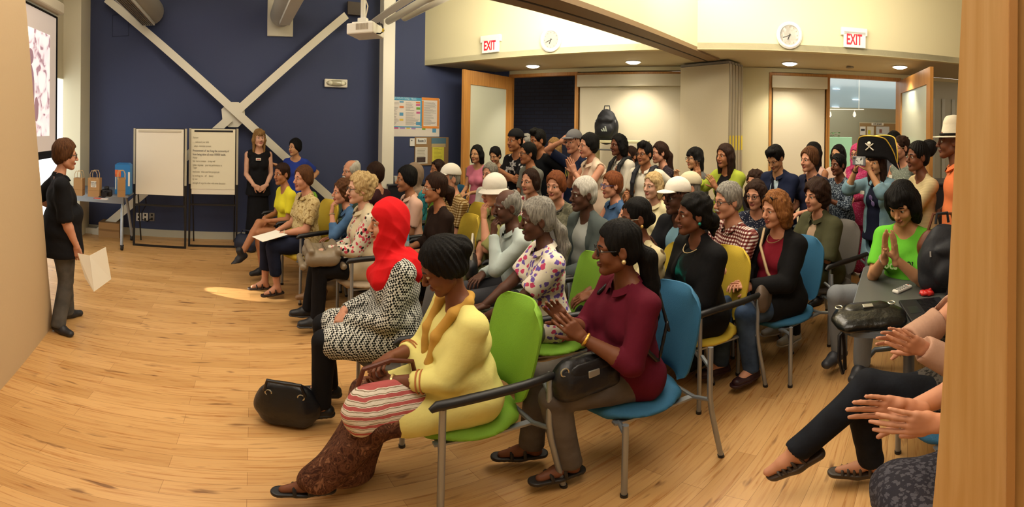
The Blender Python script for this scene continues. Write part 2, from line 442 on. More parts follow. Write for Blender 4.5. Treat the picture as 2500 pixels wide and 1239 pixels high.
def hand(w, f, n, side, vox, s=1.0, curl=.35, spread=1.0, thumb=1.0):
    """wrist w, finger direction f, palm facing n; side +1 left hand, -1 right hand"""
    w = np.array(w, float); f = unit(f); n = np.array(n, float); n = unit(n - f * (n @ f)); t = np.cross(f, n) * side      # towards the thumb
    S = Sdf(); A = lambda x, y, z: w + (f * x + t * y + n * z) * s
    S.cone(A(-.03, 0, 0), A(.012, 0, 0), .024 * s, .025 * s, .012 * s, (t, 1.15))
    ko = [(.084, .031), (.089, .010), (.085, -.011), (.077, -.030)]
    for x, y in ko: S.cone(A(.012, y * .55, 0), A(x, y, 0), .0135 * s, .0115 * s, .014 * s)
    S.ell(A(.045, .024, .012), (.019 * s,) * 3, .012 * s); S.ell(A(.045, -.02, .008), (.016 * s,) * 3, .012 * s)
    ln = [(.042, .026, .021), (.047, .029, .022), (.043, .027, .021), (.034, .021, .018)]
    for i, ((x, y), L) in enumerate(zip(ko, ln)):
        a = (.09 - .06 * i) * spread; c = curl * (1 + .12 * i) * .55; p = A(x, y, 0)
        for j, l in enumerate(L):
            cc, sc_ = math.cos(c), math.sin(c); d = f * math.cos(a) * cc + t * math.sin(a) * cc + n * sc_
            q = p + d * l * s; r0 = (.0092, .0084, .0076, .0066)[j] * (1 if i < 3 else .88); r1 = (.0084, .0076, .0066)[j] * (1 if i < 3 else .88)
            S.cone(p, q, r0 * s, r1 * s, .0035 * s); p = q; c += curl * (1.0, .9, .6)[j] * (1 + .1 * i)
    p = A(.018, .020, .008); d = unit(f * .62 + t * .72 * thumb + n * .30)
    for j, (l, r0, r1) in enumerate(((.040, .0155, .0125), (.033, .0118, .0098), (.026, .0098, .0075))):
        q = p + d * l * s; S.cone(p, q, r0 * s, r1 * s, .006 * s); p = q; d = unit(d + f * .28 + n * .12 * (1 + curl))
    return S.mesh(vox)
def face_mesh(vox, male=False, age=0.0, smile=0.0, nose=1.0):
    S = Sdf()
    S.ell((-.012, 0, .035), (.098, .076, .087), .02)
    S.ell((.022, 0, -.032), (.068, .059, .080), .03)
    j = 1.1 if male else 1.0
    for s in (-1, 1):
        S.cone((.0, .046 * s * j, -.062), (.062, .012 * s, -.098), .024, .018 * j, .03)
        S.ell((.056, .036 * s, -.036), (.030, .026, .028 + .006 * smile), .02)
        S.cone((.083, .010 * s, .021), (.066, .050 * s, .016), .012 + .002 * male, .011, .014)
    S.ell((.070, 0, -.101), (.020 * j, .022 * j, .017), .015)
    for s in (-1, 1): S.ell((.101, .0315 * s, .001), (.021, .019, .0125), .010, op='s')
    S.cone((.088, 0, .010), (.112 * (1 + .04 * (nose - 1)), 0, -.031), .0085, .0125 * nose, .010)
    for s in (-1, 1): S.ell((.101, .0115 * s * nose, -.036), (.010, .0078, .0075), .006)
    S.ell((.0895, 0, -.0625), (.0135, .024 + .006 * smile, .0058), .004); S.ell((.0875, 0, -.0725), (.0135, .020 + .005 * smile, .0070), .004)
    if smile > .5: S.ell((.101, 0, -.067), (.008, .019, .0035), .003, op='s')
    for s in (-1, 1):
        S.ell((.0775, .031 * s, .0105), (.0115, .0165, .0060), .003)
        S.ell((.0765, .031 * s, -.0090), (.0100, .0150, .0045), .003)
        R = rotm(-.35 * s, .15)
        S.ell((-.008, .081 * s, -.006), (.020, .0085, .032), .006, R=R)
        S.ell((-.003, .089 * s, -.002), (.011, .006, .018), .004, R=R, op='s')
    V, Q = S.mesh(vox)
    cc = V[Q].mean(1); mi = np.zeros(len(Q), int)
    lips = (((cc[:, 1]) / (.025 + .005 * smile)) ** 2 + ((cc[:, 2] + .0672) / .0125) ** 2 < 1) & (cc[:, 0] > .080)
    mi[lips] = 1
    parts = [(V, Q, mi)]
    for s in (-1, 1):
        E, q, th = sph_np((.0765, .031 * s, .001), .0128, (1, 0, 0), 14, 10)
        parts.append((E, q, np.where(th < .52, 3, 2)))
        B = Sdf(); B.chain([(.094, .013 * s, .0225), (.0905, .030 * s, .0275), (.078, .050 * s, .022)], [.0032, .0038, .0026], .003)
        v, q = B.mesh(min(vox, .0045)); parts.append((v, q, 4))
    return parts
def hair_sdf(st, q):
    """st: style name; q: options"""
    S = Sdf(); fr = q.get('front', .0)
    t = q.get('vol', 1.0)
    back = {'short': -.045, 'crop': -.03}.get(st, -.05)
    S.ell((-.016, 0, .040), (.098 + .011 * t, .076 + .012 * t, .087 + .012 * t), .02)
    S.ell((-.050, 0, -.010), (.062 + .006 * t, .070 + .008 * t, .078), .02)
    if st in ('bob', 'long', 'shag'):
        L = {'bob': -.115, 'shag': -.10, 'long': -.25}[st] + q.get('len', 0)
        for s in (-1, 1):
            S.chain([(.005, .074 * s, .045), (-.005, .085 * s, -.03), (-.01, .083 * s, L)], [.030 * t, .034 * t, .024 * t], .03)
        S.chain([(-.06, 0, .0), (-.075, 0, L + .01)], [.065 * t, .055 * t], .03, ((1, 0, 0), .8))
        for s in (-1, 1): S.chain([(-.05, .045 * s, .0), (-.06, .05 * s, L)], [.05 * t, .04 * t], .03)
    if st in ('puff', 'curly'):
        S.ell((-.03, 0, .045), (.112 * t, .098 * t, .098 * t), .03); S.ell((-.055, 0, -.03), (.075 * t, .092 * t, .075 * t), .03)
    fc = .060 if st in ('curly', 'puff', 'short', 'crop') else .058
    S.ell((.092, 0, -.045 - fr), (.074, .084, .120 if not q.get('bangs') else .104), .014, op='s')
    if st in ('short', 'crop'):
        for s in (-1, 1): S.ell((.010, .085 * s, -.040), (.042, .024, .044), .01, op='s')
        S.ell((.0, 0, -.115), (.09, .12, .05), .01, op='s')
    if q.get('bangs'):
        S.chain([(.040, .055, .085), (.085, 0, .068), (.040, -.055, .085)], [.026, .020, .026], .02)
        S.chain([(.086, .035, .045), (.098, 0, .042), (.086, -.035, .045)], [.012, .013, .012], .02)
    if q.get('quiff'):
        S.chain([(.03, 0, .125), (.075, .01, .115), (.088, .02, .090)], [.035, .026, .014], .03); S.cone((.05, -.045, .105), (.06, .04, .115), .026, .026, .02)
    if q.get('side'):                                           # swept side volumes round the ears
        for s in (-1, 1): S.ell((-.02, .078 * s, .005), (.045, .022, .055), .02)
    if 'bun' in q: S.ell(q['bun'], (q.get('bunr', .05),) * 3, .012)
    if 'pony' in q:
        pl = q['pony']; S.chain(pl, [.024] + [q.get('ponyr', .034)] * (len(pl) - 2) + [.014], .02)
    if st == 'ring': S.ell((.03, 0, .115), (.105, .070, .085), .015, op='s')
    return S
def tube_np(pts, r, seg=8, close=False):
    m = MB(); m.tube([Vector(p) for p in pts], r, seg, cap=False, close=close)
    return np.array([tuple(v) for v in m.v]), np.array(m.f), 0
def ring_pts(c, f, r, n=16, el=1.0):
    f = unit(f); a = np.cross(f, [0, 0, 1.0]); a = a / max(np.linalg.norm(a), 1e-6) if np.linalg.norm(a) > .05 else np.array([1.0, 0, 0]); b = np.cross(f, a)
    return [np.array(c) + r * (math.cos(g) * a + el * math.sin(g) * b) for g in np.arange(n) * 2 * PI / n]
PEOPLE = {}
import zlib
def crc(k): return zlib.crc32(k.encode())
BASE = {}
def person(key, label, x, y, rel=75, D=None, s=.95, sit=True, lean=4, hy=0, hp=0, hr=0, g=1.05, fem=True, bust=1.0, belly=0.0,
           arms=('lap', 'lap'), legs=None, skin='light', hair=('short', 'brown', {}), top=None, over=None, bottom=None, shoes=('shoe', '#15120f'),
           smile=0.0, glasses=None, watch=None, hat=None, q=None, elbow=None, seat_z=.455, beard=None, hcurl=None, male=None, nosz=1.0, group='seated and standing audience', hide_legs=False, extras=None, sleeve_w=1.0, sw=1.0, xyz=None):
    male = (not fem) if male is None else male
    g = g * 1.08; sw = sw * 1.05
    lr = math.radians(lean)
    fx = np.array([math.cos(lr), 0, -math.sin(lr)]); up = np.array([math.sin(lr), 0, math.cos(lr)]); ly = np.array([0, 1., 0])
    hz = (seat_z / s + .085) if sit else .90
    P0 = np.array([0, 0, hz]); T = lambda a, b, c: P0 + fx * a + ly * b + up * c
    RT = np.array([fx, ly, up]).T
    sh = .168 * sw * (1.08 if male else .96)
    Hc = T(.015, 0, .505) + np.array([.03 + .05 * math.sin(math.radians(max(hp, 0))), 0, .155])
    hs = 1.0
    Rh = rotm(math.radians(hy), math.radians(hp + lean * .3), math.radians(hr))
    # ---- where it stands: the crown of the head is read off the photo
    az = (x - 1250) / R_H
    ztop = s * (Hc[2] + .125 * hs + (hat[2] if hat and len(hat) > 2 else 0)) 
    r = ray(x, y)
    if D is None: Dd = (ztop - CAMH) / r.z * math.hypot(r.x, r.y)
    else: Dd = D
    hw = atD(x, y, Dd)
    ww = math.radians(rel); cdir = np.array([-math.sin(az), -math.cos(az)]); ldir = np.array([-math.cos(az), math.sin(az)])
    fw = cdir * math.cos(ww) + ldir * math.sin(ww); rz = math.atan2(fw[1], fw[0])
    if D is not None and not sit: s = s * 1.0; s = hw.z / (Hc[2] + .125 * hs + (hat[2] if hat and len(hat) > 2 else 0))
    c_, s_ = math.cos(rz), math.sin(rz)
    loc = (hw.x - s * (c_ * Hc[0] - s_ * Hc[1]), hw.y - s * (s_ * Hc[0] + c_ * Hc[1]), 0)
    if xyz: loc = xyz
    if q is None: q = 0 if Dd < 2.6 else (1 if Dd < 4.3 else 2)
    vg, vh, vhd = ((.0085, .0042, .0042), (.0125, .0056, .0060), (.0165, .0075, .0080))[q]
    root = empty('person', label, 'person', loc, rz, group); root.scale = (s, s, s)
    sk = SKIN[skin]
    mats = [mat(sk[0], .55, 'skin', sk[1], spec=.35), mat(sk[2], .5), mat('#d8d0c4', .25), mat('#1a0f0a', .2), mat(HAIR[(hair or ('', 'dbrown'))[1]][0] if hair else '#1c100a', .8)]
    # ---- joints
    J = {}
    zs = T(0, 0, .43)[2]
    seatp = (.0)
    def wrist(side, p):
        if not isinstance(p, str): return p
        d = {'lap': ((.30, .07 * side, hz + .13), (.75, -.6 * side, -.25), (0, .1 * side, -1), .45),
             'clasp': ((.30, .075 * side, hz + .13), (.45, -.85 * side, -.15), (-.6, 0, -.6), .8),
             'thigh': ((.33, .13 * side, hz + .11), (.95, -.15 * side, -.12), (0, 0, -1), .3),
             'clap': ((.30, .045 * side, zs - .16), (.55, -.12 * side, .8), (-.1, -1 * side, 0), .15),
             'claphi': ((.27, .045 * side, zs - .04), (.35, -.12 * side, .95), (-.1, -1 * side, 0), .15),
             'down': ((.05, .25 * side, hz + .02), (.1, 0, -1), (0, -side, 0), .5),
             'side': ((.02, .235 * side, hz + .14), (.2, 0, -1), (0, -side, 0), .5),
             'cross': ((.20, -.10 * side, zs - .17 + .03 * side), (.1, -1 * side, .1), (-1, 0, 0), .5),
             'chin': ((Hc[0] + .12, .05 * side, Hc[2] - .20), (-.1, -.25 * side, .95), (-1, -.2 * side, .1), 1.0),
             'front': ((.28, .06 * side, hz + .02), (.2, -.75 * side, -.6), (-1, 0, -.2), .7),
             'frontst': ((.20, .085 * side, hz + .02), (.1, -.85 * side, -.5), (-1, 0, 0), .7),
             'phone': ((Hc[0] + .24, .09 * side, Hc[2] - .06), (.15, -.35 * side, .95), (-.3, -side, 0), .8),
             'brow': ((Hc[0] + .09, .13 * side, Hc[2] + .00), (-.1, -.8 * side, .5), (-1, 0, -.4), .2),
             'write': ((.34, .06 * side, hz + .25), (.8, -.5 * side, -.3), (0, 0, -1), .9),
             }[p]
        return d
    dh = {'cross': (.3, 1, -.8), 'phone': (.2, .7, -1), 'brow': (.2, 1, -.3), 'chin': (.3, .35, -1), 'clap': (-.2, .8, -1), 'claphi': (-.1, .9, -1), 'down': (-1, .2, 0), 'side': (-1, .5, 0)}
    for side, p in ((1, arms[0]), (-1, arms[1])):
        wp = wrist(side, p); h_ = dh.get(p, (-.5, .55, -1)) if isinstance(p, str) else (p[4] if len(p) > 4 else (-.4, .6, -1))
        shp = T(-.01, sh * side, .425)
        el, wr = ik(shp, wp[0], .275, .245, (h_[0], h_[1] * side, h_[2]))
        J[side] = (shp, el, wr, wp)
    if legs is None:
        if sit: legs = [((.42, .10, hz + .0), (.40, .10, .075)), ((.42, -.10, hz + .0), (.40, -.10, .075))]
        else: legs = [((.02, .095, .49), (.0, .10, .075)), ((.02, -.095, .49), (.0, -.10, .075))]
    L = {}
    for side, lg in ((1, legs[0]), (-1, legs[1])):
        hp_ = P0 + ly * .085 * side
        kn = np.array(lg[0], float); an = np.array(lg[1], float)
        d = kn - hp_; kn = hp_ + d / np.linalg.norm(d) * .425
        d = an - kn; n_ = np.linalg.norm(d)
        an = kn + d / n_ * min(max(n_, .36), .43) if len(lg) < 4 else an
        L[side] = (hp_, kn, an, unit(lg[2]) if len(lg) > 2 else np.array([1., .12 * side, 0.]))
    # ---- body
    B = Sdf()
    B.ell(T(0, 0, .03), (.095 * g, .145 * g, .10), .03, RT); B.ell(T(0, 0, .20), (.080 * g, .115 * g, .14), .04, RT)
    B.ell(T(-.005, 0, .36), (.085, .125 * sw, .10), .04, RT)
    B.cone(T(-.01, -sh, .425), T(-.01, sh, .425), .042, .042, .03); B.cone(T(-.005, 0, .45), Hc + Rh @ np.array([-.022, 0, -.045]), .058 if male else .050, .054 if male else .046, .03)
    for s1 in (-1, 1): B.cone(T(-.012, s1 * sh * .9, .43), T(-.01, s1 * .02, .50), .035, .045, .03)
    ag = 1 + (g - 1) * .6
    for s1 in (-1, 1):
        a, e, w_, _ = J[s1]; m1 = a + (e - a) * .5; m2 = e + (w_ - e) * .3
        B.chain([a, m1, e], [.043 * ag, .040 * ag, .034 * ag], .01); B.chain([e, m2, w_], [.034 * ag, .035 * ag, .024], .01)
        hp_, kn, an, fd = L[s1]
        B.chain([hp_, kn, kn + (an - kn) * .3, an], [.072 * g, .050, .050, .034], .012)
        if shoes and shoes[0] in ('sandal', 'flat', 'slide', 'wedge', 'bare'):
            u3 = unit(fd); B.chain([an, an + u3 * .06 + np.array([0, 0, -.035]), an + u3 * .135 + np.array([0, 0, -.052 + .135 * 0])], [.036, .031, .022], .02, None)
            B.ell(an + np.array([-.02 * u3[0], -.02 * u3[1], -.045]), (.034,) * 3, .02)
    parts = [(*B.mesh(vg), 0)]
    for V, Q, mi in face_mesh(vhd * .85 if q == 0 else vhd * .8, male, 0, smile, nosz):
        parts.append(((V * hs) @ Rh.T + Hc, Q, mi))
    for s1 in (-1, 1):
        a, e, w_, wp = J[s1]
        f_ = wp[1]; cu = wp[3] if hcurl is None else hcurl
        parts.append((*hand(w_, f_, wp[2], s1, vh, 1.0 if male else .92, cu), 0))
    me = mesh_np('body', parts); link('body', me, root, mats)
    HM = lambda V: (V * hs) @ Rh.T + Hc
    # ---- garments
    def sleeves(S, kind, inf, k=.012, col=None):
        if kind == 'none': return
        for s1 in (-1, 1):
            a, e, w_, _ = J[s1]; r0, r1, r2 = (.046 * ag + inf) * sleeve_w, (.038 * ag + inf * 1.2) * sleeve_w, (.028 + inf * 1.2) * sleeve_w
            if kind in ('short', 'cap', 'elbow'):
                t_ = {'short': .68, 'cap': .35, 'elbow': .95}[kind]; en = a + (e - a) * t_; d = unit(e - a)
                S.cone(a, en, r0 + .004, r0 + .004 - (.004 if kind != 'elbow' else 0), k)
            else:
                t_ = {'long': .97, '34': .50, 'roll': .25}[kind]; en = e + (w_ - e) * t_; d = unit(w_ - e)
                S.cone(a, e, r0, r1 + .002, k); S.cone(e, en, r1 + .002, r1 + (r2 - r1) * t_, k)
            S.cone(en + d * .075, en + d * .13, .07, .07, .003, op='s')
    def torso(S, inf, hem=.0, wide=1.0, k=.02, neck=.07, vneck=0.0, b=1.0):
        S.ell(T(0, 0, .03), ((.112 * g + inf) * wide, (.158 * g + inf) * wide, .11 + inf), .03, RT)
        S.ell(T(.012 + .03 * belly, 0, .15), ((.100 + .03 * belly) * g + inf, .140 * g + inf, .13), .05, RT)
        S.ell(T(0, 0, .31), (.100 * (1 + (g - 1) * .6) + inf, (.148 * sw) * (1 + (g - 1) * .6) + inf, .14), .05, RT)
        S.cone(T(-.01, -sh * .97, .42), T(-.01, sh * .97, .42), .050 + inf, .050 + inf, .03)
        for s1 in (-1, 1): S.cone(T(-.012, s1 * sh * .85, .435), T(-.01, s1 * .03, .492), .036 + inf, .036 + inf, .03)
        if fem and b > 0:
            for s1 in (-1, 1): S.ell(T(.088 + inf * .5, s1 * .070, .285), (.045 * b, .062, .058), .035, RT)
        nb = T(.045, 0, .50)
        S.ell(nb, (.085, neck, .052), .006, RT, op='s')
        if vneck: S.cone(T(.10, 0, .50), T(.125, 0, .50 - vneck), .045, .012, .006, op='s')
    def hem(S, ln, inf, flare=1.0):
        if ln <= 0: return
        if sit:
            for s1 in (-1, 1):
                hp_, kn = L[s1][0], L[s1][1]; d = unit(kn - hp_); S.cone(hp_ + np.array([0, s1 * .01, .01]), hp_ + d * ln, .095 * g + inf, (.082 + .012 * flare) + inf, .03)
            S.cone(P0, (L[1][0] + L[-1][0]) / 2 + unit(L[1][1] - L[1][0]) * ln * .9 + np.array([0, 0, .02]), .10 * g, .06, .05)
        else:
            S.cone(P0 + np.array([0, 0, .04]), P0 - np.array([0, 0, ln]), .150 * g + inf, (.150 * g + inf) * (1 + .2 * flare), .03, ((1, 0, 0), .80))
            e_ = P0 - np.array([0, 0, ln]); S.ell(e_ - np.array([0, 0, .10 + .05]), (.30, .40, .15), .004, op='s')
    def garment(nm, t_, inf=.008, layer=0):
        kind = t_.get('kind', 'shirt'); S = Sdf()
        sleeves(S, t_.get('sl', 'short'), inf)
        hem(S, t_.get('hem', .05), inf, t_.get('flare', 1.0))
        if t_.get('neckup'): S.cone(T(0, 0, .46), T(.012, 0, .535), .062, .058, .02)
        torso(S, inf, k=.02, neck=t_.get('neck', .075), vneck=t_.get('v', 0), b=bust, wide=t_.get('wide', 1.0))
        if t_.get('open'):
            o = t_['open']
            S.cone(T(.105, 0, .54), T(.125 + .04 * belly, 0, -.16), .055 * o + .02, .070 * o + .01, .004, op='s')
        if t_.get('sleeveless') or t_.get('sl') == 'none':
            for s1 in (-1, 1): S.cone(J[s1][0] + ly * s1 * .035 + np.array([0, 0, .01]), J[s1][0] + (J[s1][1] - J[s1][0]) * .3 + ly * s1 * .03, .055, .045, .006, op='s')
        V, Q = S.mesh(vg, folds(t_.get('fold', .0035), crc(key) % 1000 + layer * 7, 16))
        return link(nm, mesh_np(nm, [(V, Q, 0)]), root, [t_['m']])
    if top: garment(top.get('name', 'shirt'), top, .009)
    if over: garment(over.get('name', 'jacket'), dict({'sl': 'long', 'open': 1.0}, **over), .021, 1)
    tt = over or top
    if tt and tt.get('collar'):
        cm = MB(); n_ = 17; R0 = .062
        rows = []
        for zz, rr in ((.0, .072), (.036, .064), (.040, .074), (.010, .092)):
            rr_ = rr + (.010 if over else 0)
            rows.append([T(.0, 0, .485) + fx * (rr_ * math.cos(a_) + .008) + ly * rr_ * 1.0 * math.sin(a_) + up * (zz - .035 * (.5 + .5 * math.cos(a_)) ** 2 * 1.6)
                         for a_ in np.linspace(.30, 2 * PI - .30, n_)])
        vs = [p for r_ in rows for p in r_]; fs = [(i * n_ + j, i * n_ + j + 1, (i + 1) * n_ + j + 1, (i + 1) * n_ + j) for i in range(3) for j in range(n_ - 1)]
        fs += [(3 * n_ + j, 3 * n_ + j + 1, j + 1, j) for j in range(n_ - 1)]
        cm.add(vs, fs, 0, True); cm.build('collar', tt['m'], root)
    for ex in (extras or ()):
        S = Sdf(); S.chain([T(*p_) for p_ in ex[2]], list(ex[3]), .02); V, Q = S.mesh(vg, folds(.003, 5, 22)); link(ex[0], mesh_np(ex[0], [(V, Q, 0)]), root, [ex[1]])
    # ---- bottom
    bt = bottom or {'kind': 'trousers', 'm': fab('#1d1c20')}
    bk = bt['kind']; S = Sdf()
    inf = .011 * bt.get('loose', 1.0)
    if bk in ('trousers', 'shorts', 'capri'):
        for s1 in (-1, 1):
            hp_, kn, an, fd = L[s1]; tl = {'trousers': .97, 'capri': .62, 'shorts': 0}[bk]
            if bk == 'shorts':
                en = hp_ + (kn - hp_) * bt.get('len', .55); S.cone(hp_, en, .082 * g + inf, .072 + inf, .02); d = unit(kn - hp_)
            else:
                en = kn + (an - kn) * tl; S.cone(hp_, kn, .080 * g + inf, .056 + inf, .015); S.cone(kn, en, .056 + inf, (.050 + .012 * bt.get('flare', 0)) * (1.0 if bk == 'trousers' else 1.15) + inf * .5, .012); d = unit(an - kn)
            S.cone(en + d * .085, en + d * .12, .075, .075, .003, op='s')
        S.ell(T(0, 0, .0), (.100 * g, .150 * g, .10), .04, RT); S.cone(L[1][0], L[-1][0], .083 * g, .083 * g, .03)
        V, Q = S.mesh(vg, folds(.004, crc(key) % 991 + 3, 13))
    else:
        ln = bt.get('len', .9)                                    # share of the shin that is covered
        k0, k1 = L[1][1], L[-1][1]; e0 = k0 + (L[1][2] - k0) * ln; e1 = k1 + (L[-1][2] - k1) * ln; fl = bt.get('flare', 1.0)
        if sit:
            for s1 in (-1, 1): S.cone(L[s1][0], L[s1][1], .10 * g, .075, .05)
            for t_ in (.0, .33, .66, 1.0):
                a_ = k0 * (1 - t_) + k1 * t_; b_ = e0 * (1 - t_) + e1 * t_
                S.cone(P0 + ly * .07 * (1 - 2 * t_), a_, .085, .07, .05); S.cone(a_, b_, .070, .075 * fl, .05)
            S.cone((k0 + k1) / 2, (e0 + e1) / 2 - np.array([.05, 0, 0]), .09, .10 * fl, .06)
            e_ = (e0 + e1) / 2
        else:
            e_ = (e0 + e1) / 2; S.cone(P0, e_ + np.array([0, 0, .0]), .145 * g, .15 * fl * g, .03, ((1, 0, 0), .78))
        S.ell(T(0, 0, .03), (.112 * g, .158 * g, .11), .04, RT)
        V, Q = S.mesh(vg, folds(.008, crc(key) % 991 + 3, 12))
    link({'trousers': 'trousers', 'capri': 'trousers', 'shorts': 'shorts', 'skirt': 'skirt'}[bk], mesh_np('bottom', [(V, Q, 0)]), root, [bt['m']])
    # ---- shoes
    if shoes and shoes[0] != 'bare' and not hide_legs:
        sm = mat(shoes[1], .5 if shoes[0] != 'boot' else .6, bump=.1)
        for s1 in (-1, 1):
            an, fd = L[s1][2], unit(L[s1][3]); lat = unit(np.cross([0, 0, 1.], fd)); upf = unit(np.cross(fd, lat))
            base = an - upf * .075; A = lambda x_, y_, z_: base + fd * x_ + lat * y_ + upf * z_
            kind = shoes[0]
            if kind in ('shoe', 'sneaker', 'boot', 'heel'):
                S = Sdf(); S.chain([A(-.035, 0, .040), A(.06, 0, .036), A(.145, .004 * -s1, .028)], [.036, .038, .030], .02, (lat, 1.12))
                S.cone(A(-.01, 0, .06), A(.05, 0, .055), .036, .034, .02)
                if kind == 'boot': S.cone(A(-.005, 0, .06), A(-.005, 0, .135), .042, .042, .02)
                if kind == 'heel': S.cone(A(-.045, 0, .03), A(-.045, 0, .0), .022, .02, .005)
                S.ell(A(.05, 0, -.10), (.3, .3, .1), .002, op='s')
                V, Q = S.mesh(vg * .62); o = link('shoe', mesh_np('shoe', [(V, Q, 0)]), root, [sm])
                if kind == 'sneaker':
                    S = Sdf(); S.chain([A(-.04, 0, .016), A(.06, 0, .016), A(.15, 0, .016)], [.036, .040, .031], .02, (lat, 1.15)); S.plane(A(0, 0, .016), upf); S.plane(A(0, 0, .0), -upf)
                    V, Q = S.mesh(vg * .62); link('sole', mesh_np('sole', [(V, Q, 0)]), o, [mat(shoes[2] if len(shoes) > 2 else '#d8d4cc', .7)])
            else:
                hgt = .045 if kind == 'wedge' else .0
                S = Sdf(); S.chain([A(-.045, 0, .008), A(.06, 0, .008), A(.155, 0, .008)], [.036, .041, .034], .02, (lat, 1.1)); S.plane(A(0, 0, .017), upf); S.plane(A(0, 0, -.004 - hgt), -upf)
                V, Q = S.mesh(vg * .55); o = link('sandal' if kind != 'flat' else 'shoe', mesh_np('shoe', [(V, Q, 0)]), root, [sm])
                if kind == 'flat':
                    S = Sdf(); S.chain([A(-.04, 0, .03), A(.06, 0, .026), A(.14, 0, .022)], [.037, .038, .031], .02, (lat, 1.1)); S.cone(A(.0, 0, .09), A(.075, 0, .075), .042, .040, .008, op='s'); S.ell(A(.05, 0, -.10), (.3, .3, .1), .002, op='s')
                    V, Q = S.mesh(vg * .55); link('upper', mesh_np('upper', [(V, Q, 0)]), o, [sm])
                else:
                    m_ = MB()
                    for xs in (.035, .095) if kind != 'wedge' else (.01, .05, .075, .10, .125):
                        w1 = .040 if xs > .05 else .042; hh = .062 - (xs - .035) * .42
                        m_.tube([A(xs, w1 * math.cos(a_), .012 + hh * math.sin(a_)) for a_ in np.linspace(0, PI, 9)], .009 if kind != 'wedge' else .007, 6)
                    m_.build('strap', sm, o)
    # ---- hair
    if hair:
        st, hc, hq = hair; S = hair_sdf(st, dict(hq, vol=.1) if hat and hat[0] != 'tricorne' and st in ('crop', 'short') else hq)
        am = {'curly': .010, 'puff': .008, 'shag': .005}.get(st, .0028); lo = lumps(.0045, 38, crc(key) % 53); sd = strand(am, 95, crc(key) % 97)
        V, Q = S.mesh(vhd * 1.1, lumps(am, 80 if st != 'puff' else 60, crc(key) % 97) if st in ('curly', 'puff', 'shag') else (lambda X, Y, Z: lo(X, Y, Z) + sd(X, Y, Z)))
        a_, b_ = HAIR[hc]
        link('hair', mesh_np('hair', [(HM(V), Q, 0)]), root, [mat(a_, .7, 'hair', b_, spec=.18)])
    if beard:
        S = Sdf(); S.chain([(.103, .026, -.056), (.106, 0, -.050), (.103, -.026, -.056)], [.006, .009, .006], .006)
        if beard[0] == 'full': S.chain([(.03, .062, -.05), (.06, .04, -.10), (.085, 0, -.108), (.06, -.04, -.10), (.03, -.062, -.05)], [.012, .014, .014, .014, .012], .01)
        V, Q = S.mesh(.004, lumps(.001, 200)); link('moustache' if beard[0] != 'full' else 'beard', mesh_np('beard', [(HM(V), Q, 0)]), root, [mat(beard[1], .8)])
    if glasses:
        m_ = MB(); gy = {'top': .085}.get(glasses[1] if len(glasses) > 1 else '', 0.0); gx = -.035 if gy else 0
        for s1 in (-1, 1):
            cc = np.array([.104 + gx, .033 * s1, .0 + gy]); sz = glasses[2] if len(glasses) > 2 else 1.0
            m_.tube([HM(cc + np.array([-.004 * abs(math.cos(a_)), .024 * sz * math.cos(a_), .018 * sz * math.sin(a_)])) for a_ in np.arange(16) * PI / 8], .0022, 6, close=True)
            m_.tube([HM(np.array(p_)) for p_ in ((.100 + gx, .056 * s1, .004 + gy), (.05 + gx, .074 * s1, .006 + gy), (-.01 + gx, .082 * s1, .004 + gy * .8))], .002, 6)
        m_.tube([HM(np.array(p_)) for p_ in ((.106 + gx, .010, .004 + gy), (.108 + gx, 0, .007 + gy), (.106 + gx, -.010, .004 + gy))], .002, 6)
        o = m_.build('glasses', mat(glasses[0], .4), root)
        if gy:
            m_ = MB()
            for s1 in (-1, 1): m_.ball((0, 0, 0), 1, M=Matrix.Translation(Vector(HM(np.array([.102 + gx, .033 * s1, gy])))) @ Matrix(Rh.tolist()).to_4x4() @ Matrix.Diagonal((.003, .023, .017, 1)), seg=12, rings=6)
            m_.build('lens', mat('#100c0a', .1), o)
    if watch:
        s1 = watch[0]; a, e, w_, _ = J[s1]; d = unit(w_ - e); p_ = w_ - d * .018
        m_ = MB(); m_.tube(ring_pts(p_, d, .0275, 18), watch[2] if len(watch) > 2 else .0045, 6, close=True); m_.build('bracelet' if len(watch) > 3 else 'watch', mat(watch[1], .3, metal=.7 if watch[1] != '#15120f' else 0), root)
    # ---- hats
    if hat:
        hk, hcol = hat[0], hat[1]; hm = hcol if not isinstance(hcol, str) else fab(hcol); hv = vhd
        S = Sdf(); ex = []
        if hk in ('cap', 'capback', 'flatcap'):
            S.ell((-.016, 0, .052), (.115, .094, .098), .01); S.plane((0, 0, .045), (0.12, 0, -1))
            sg = -1 if hk == 'capback' else 1
            S2 = Sdf(); S2.ell((.095 * sg, 0, .046), (.085, .072, .016), .005); S2.ell((.095 * sg, 0, .030), (.10, .09, .022), .004, op='s')
            V, Q = S.mesh(hv * .8); V2, Q2 = S2.mesh(hv * .6)
            o = link('cap', mesh_np('cap', [(HM(V), Q, 0)]), root, [hm]); link('visor', mesh_np('visor', [(HM(V2), Q2, 0)]), o, [fab(hat[3]) if len(hat) > 3 and hat[3] else hm])
        elif hk in ('bucket', 'fedora'):
            S.ell((-.016, 0, .055), (.116, .096, .102), .01); S.plane((0, 0, .030), (0, 0, -1))
            if hk == 'bucket':
                V2, Q2, rows = None, None, [(.105, .035), (.150, .0), (.152, -.004), (.106, .028)]
            else:
                rows = [(.105, .040), (.160, .036), (.162, .030), (.105, .030)]; S = Sdf(); S.cone((-.016, 0, .05), (-.016, 0, .125), .098, .080, .01, ((0, 1, 0), .85)); S.ell((-.016, 0, .215), (.06, .03, .03), .02, op='s'); S.plane((0, 0, .030), (0, 0, -1))
            V, Q = S.mesh(hv * .8, folds(.0008, 3, 30))
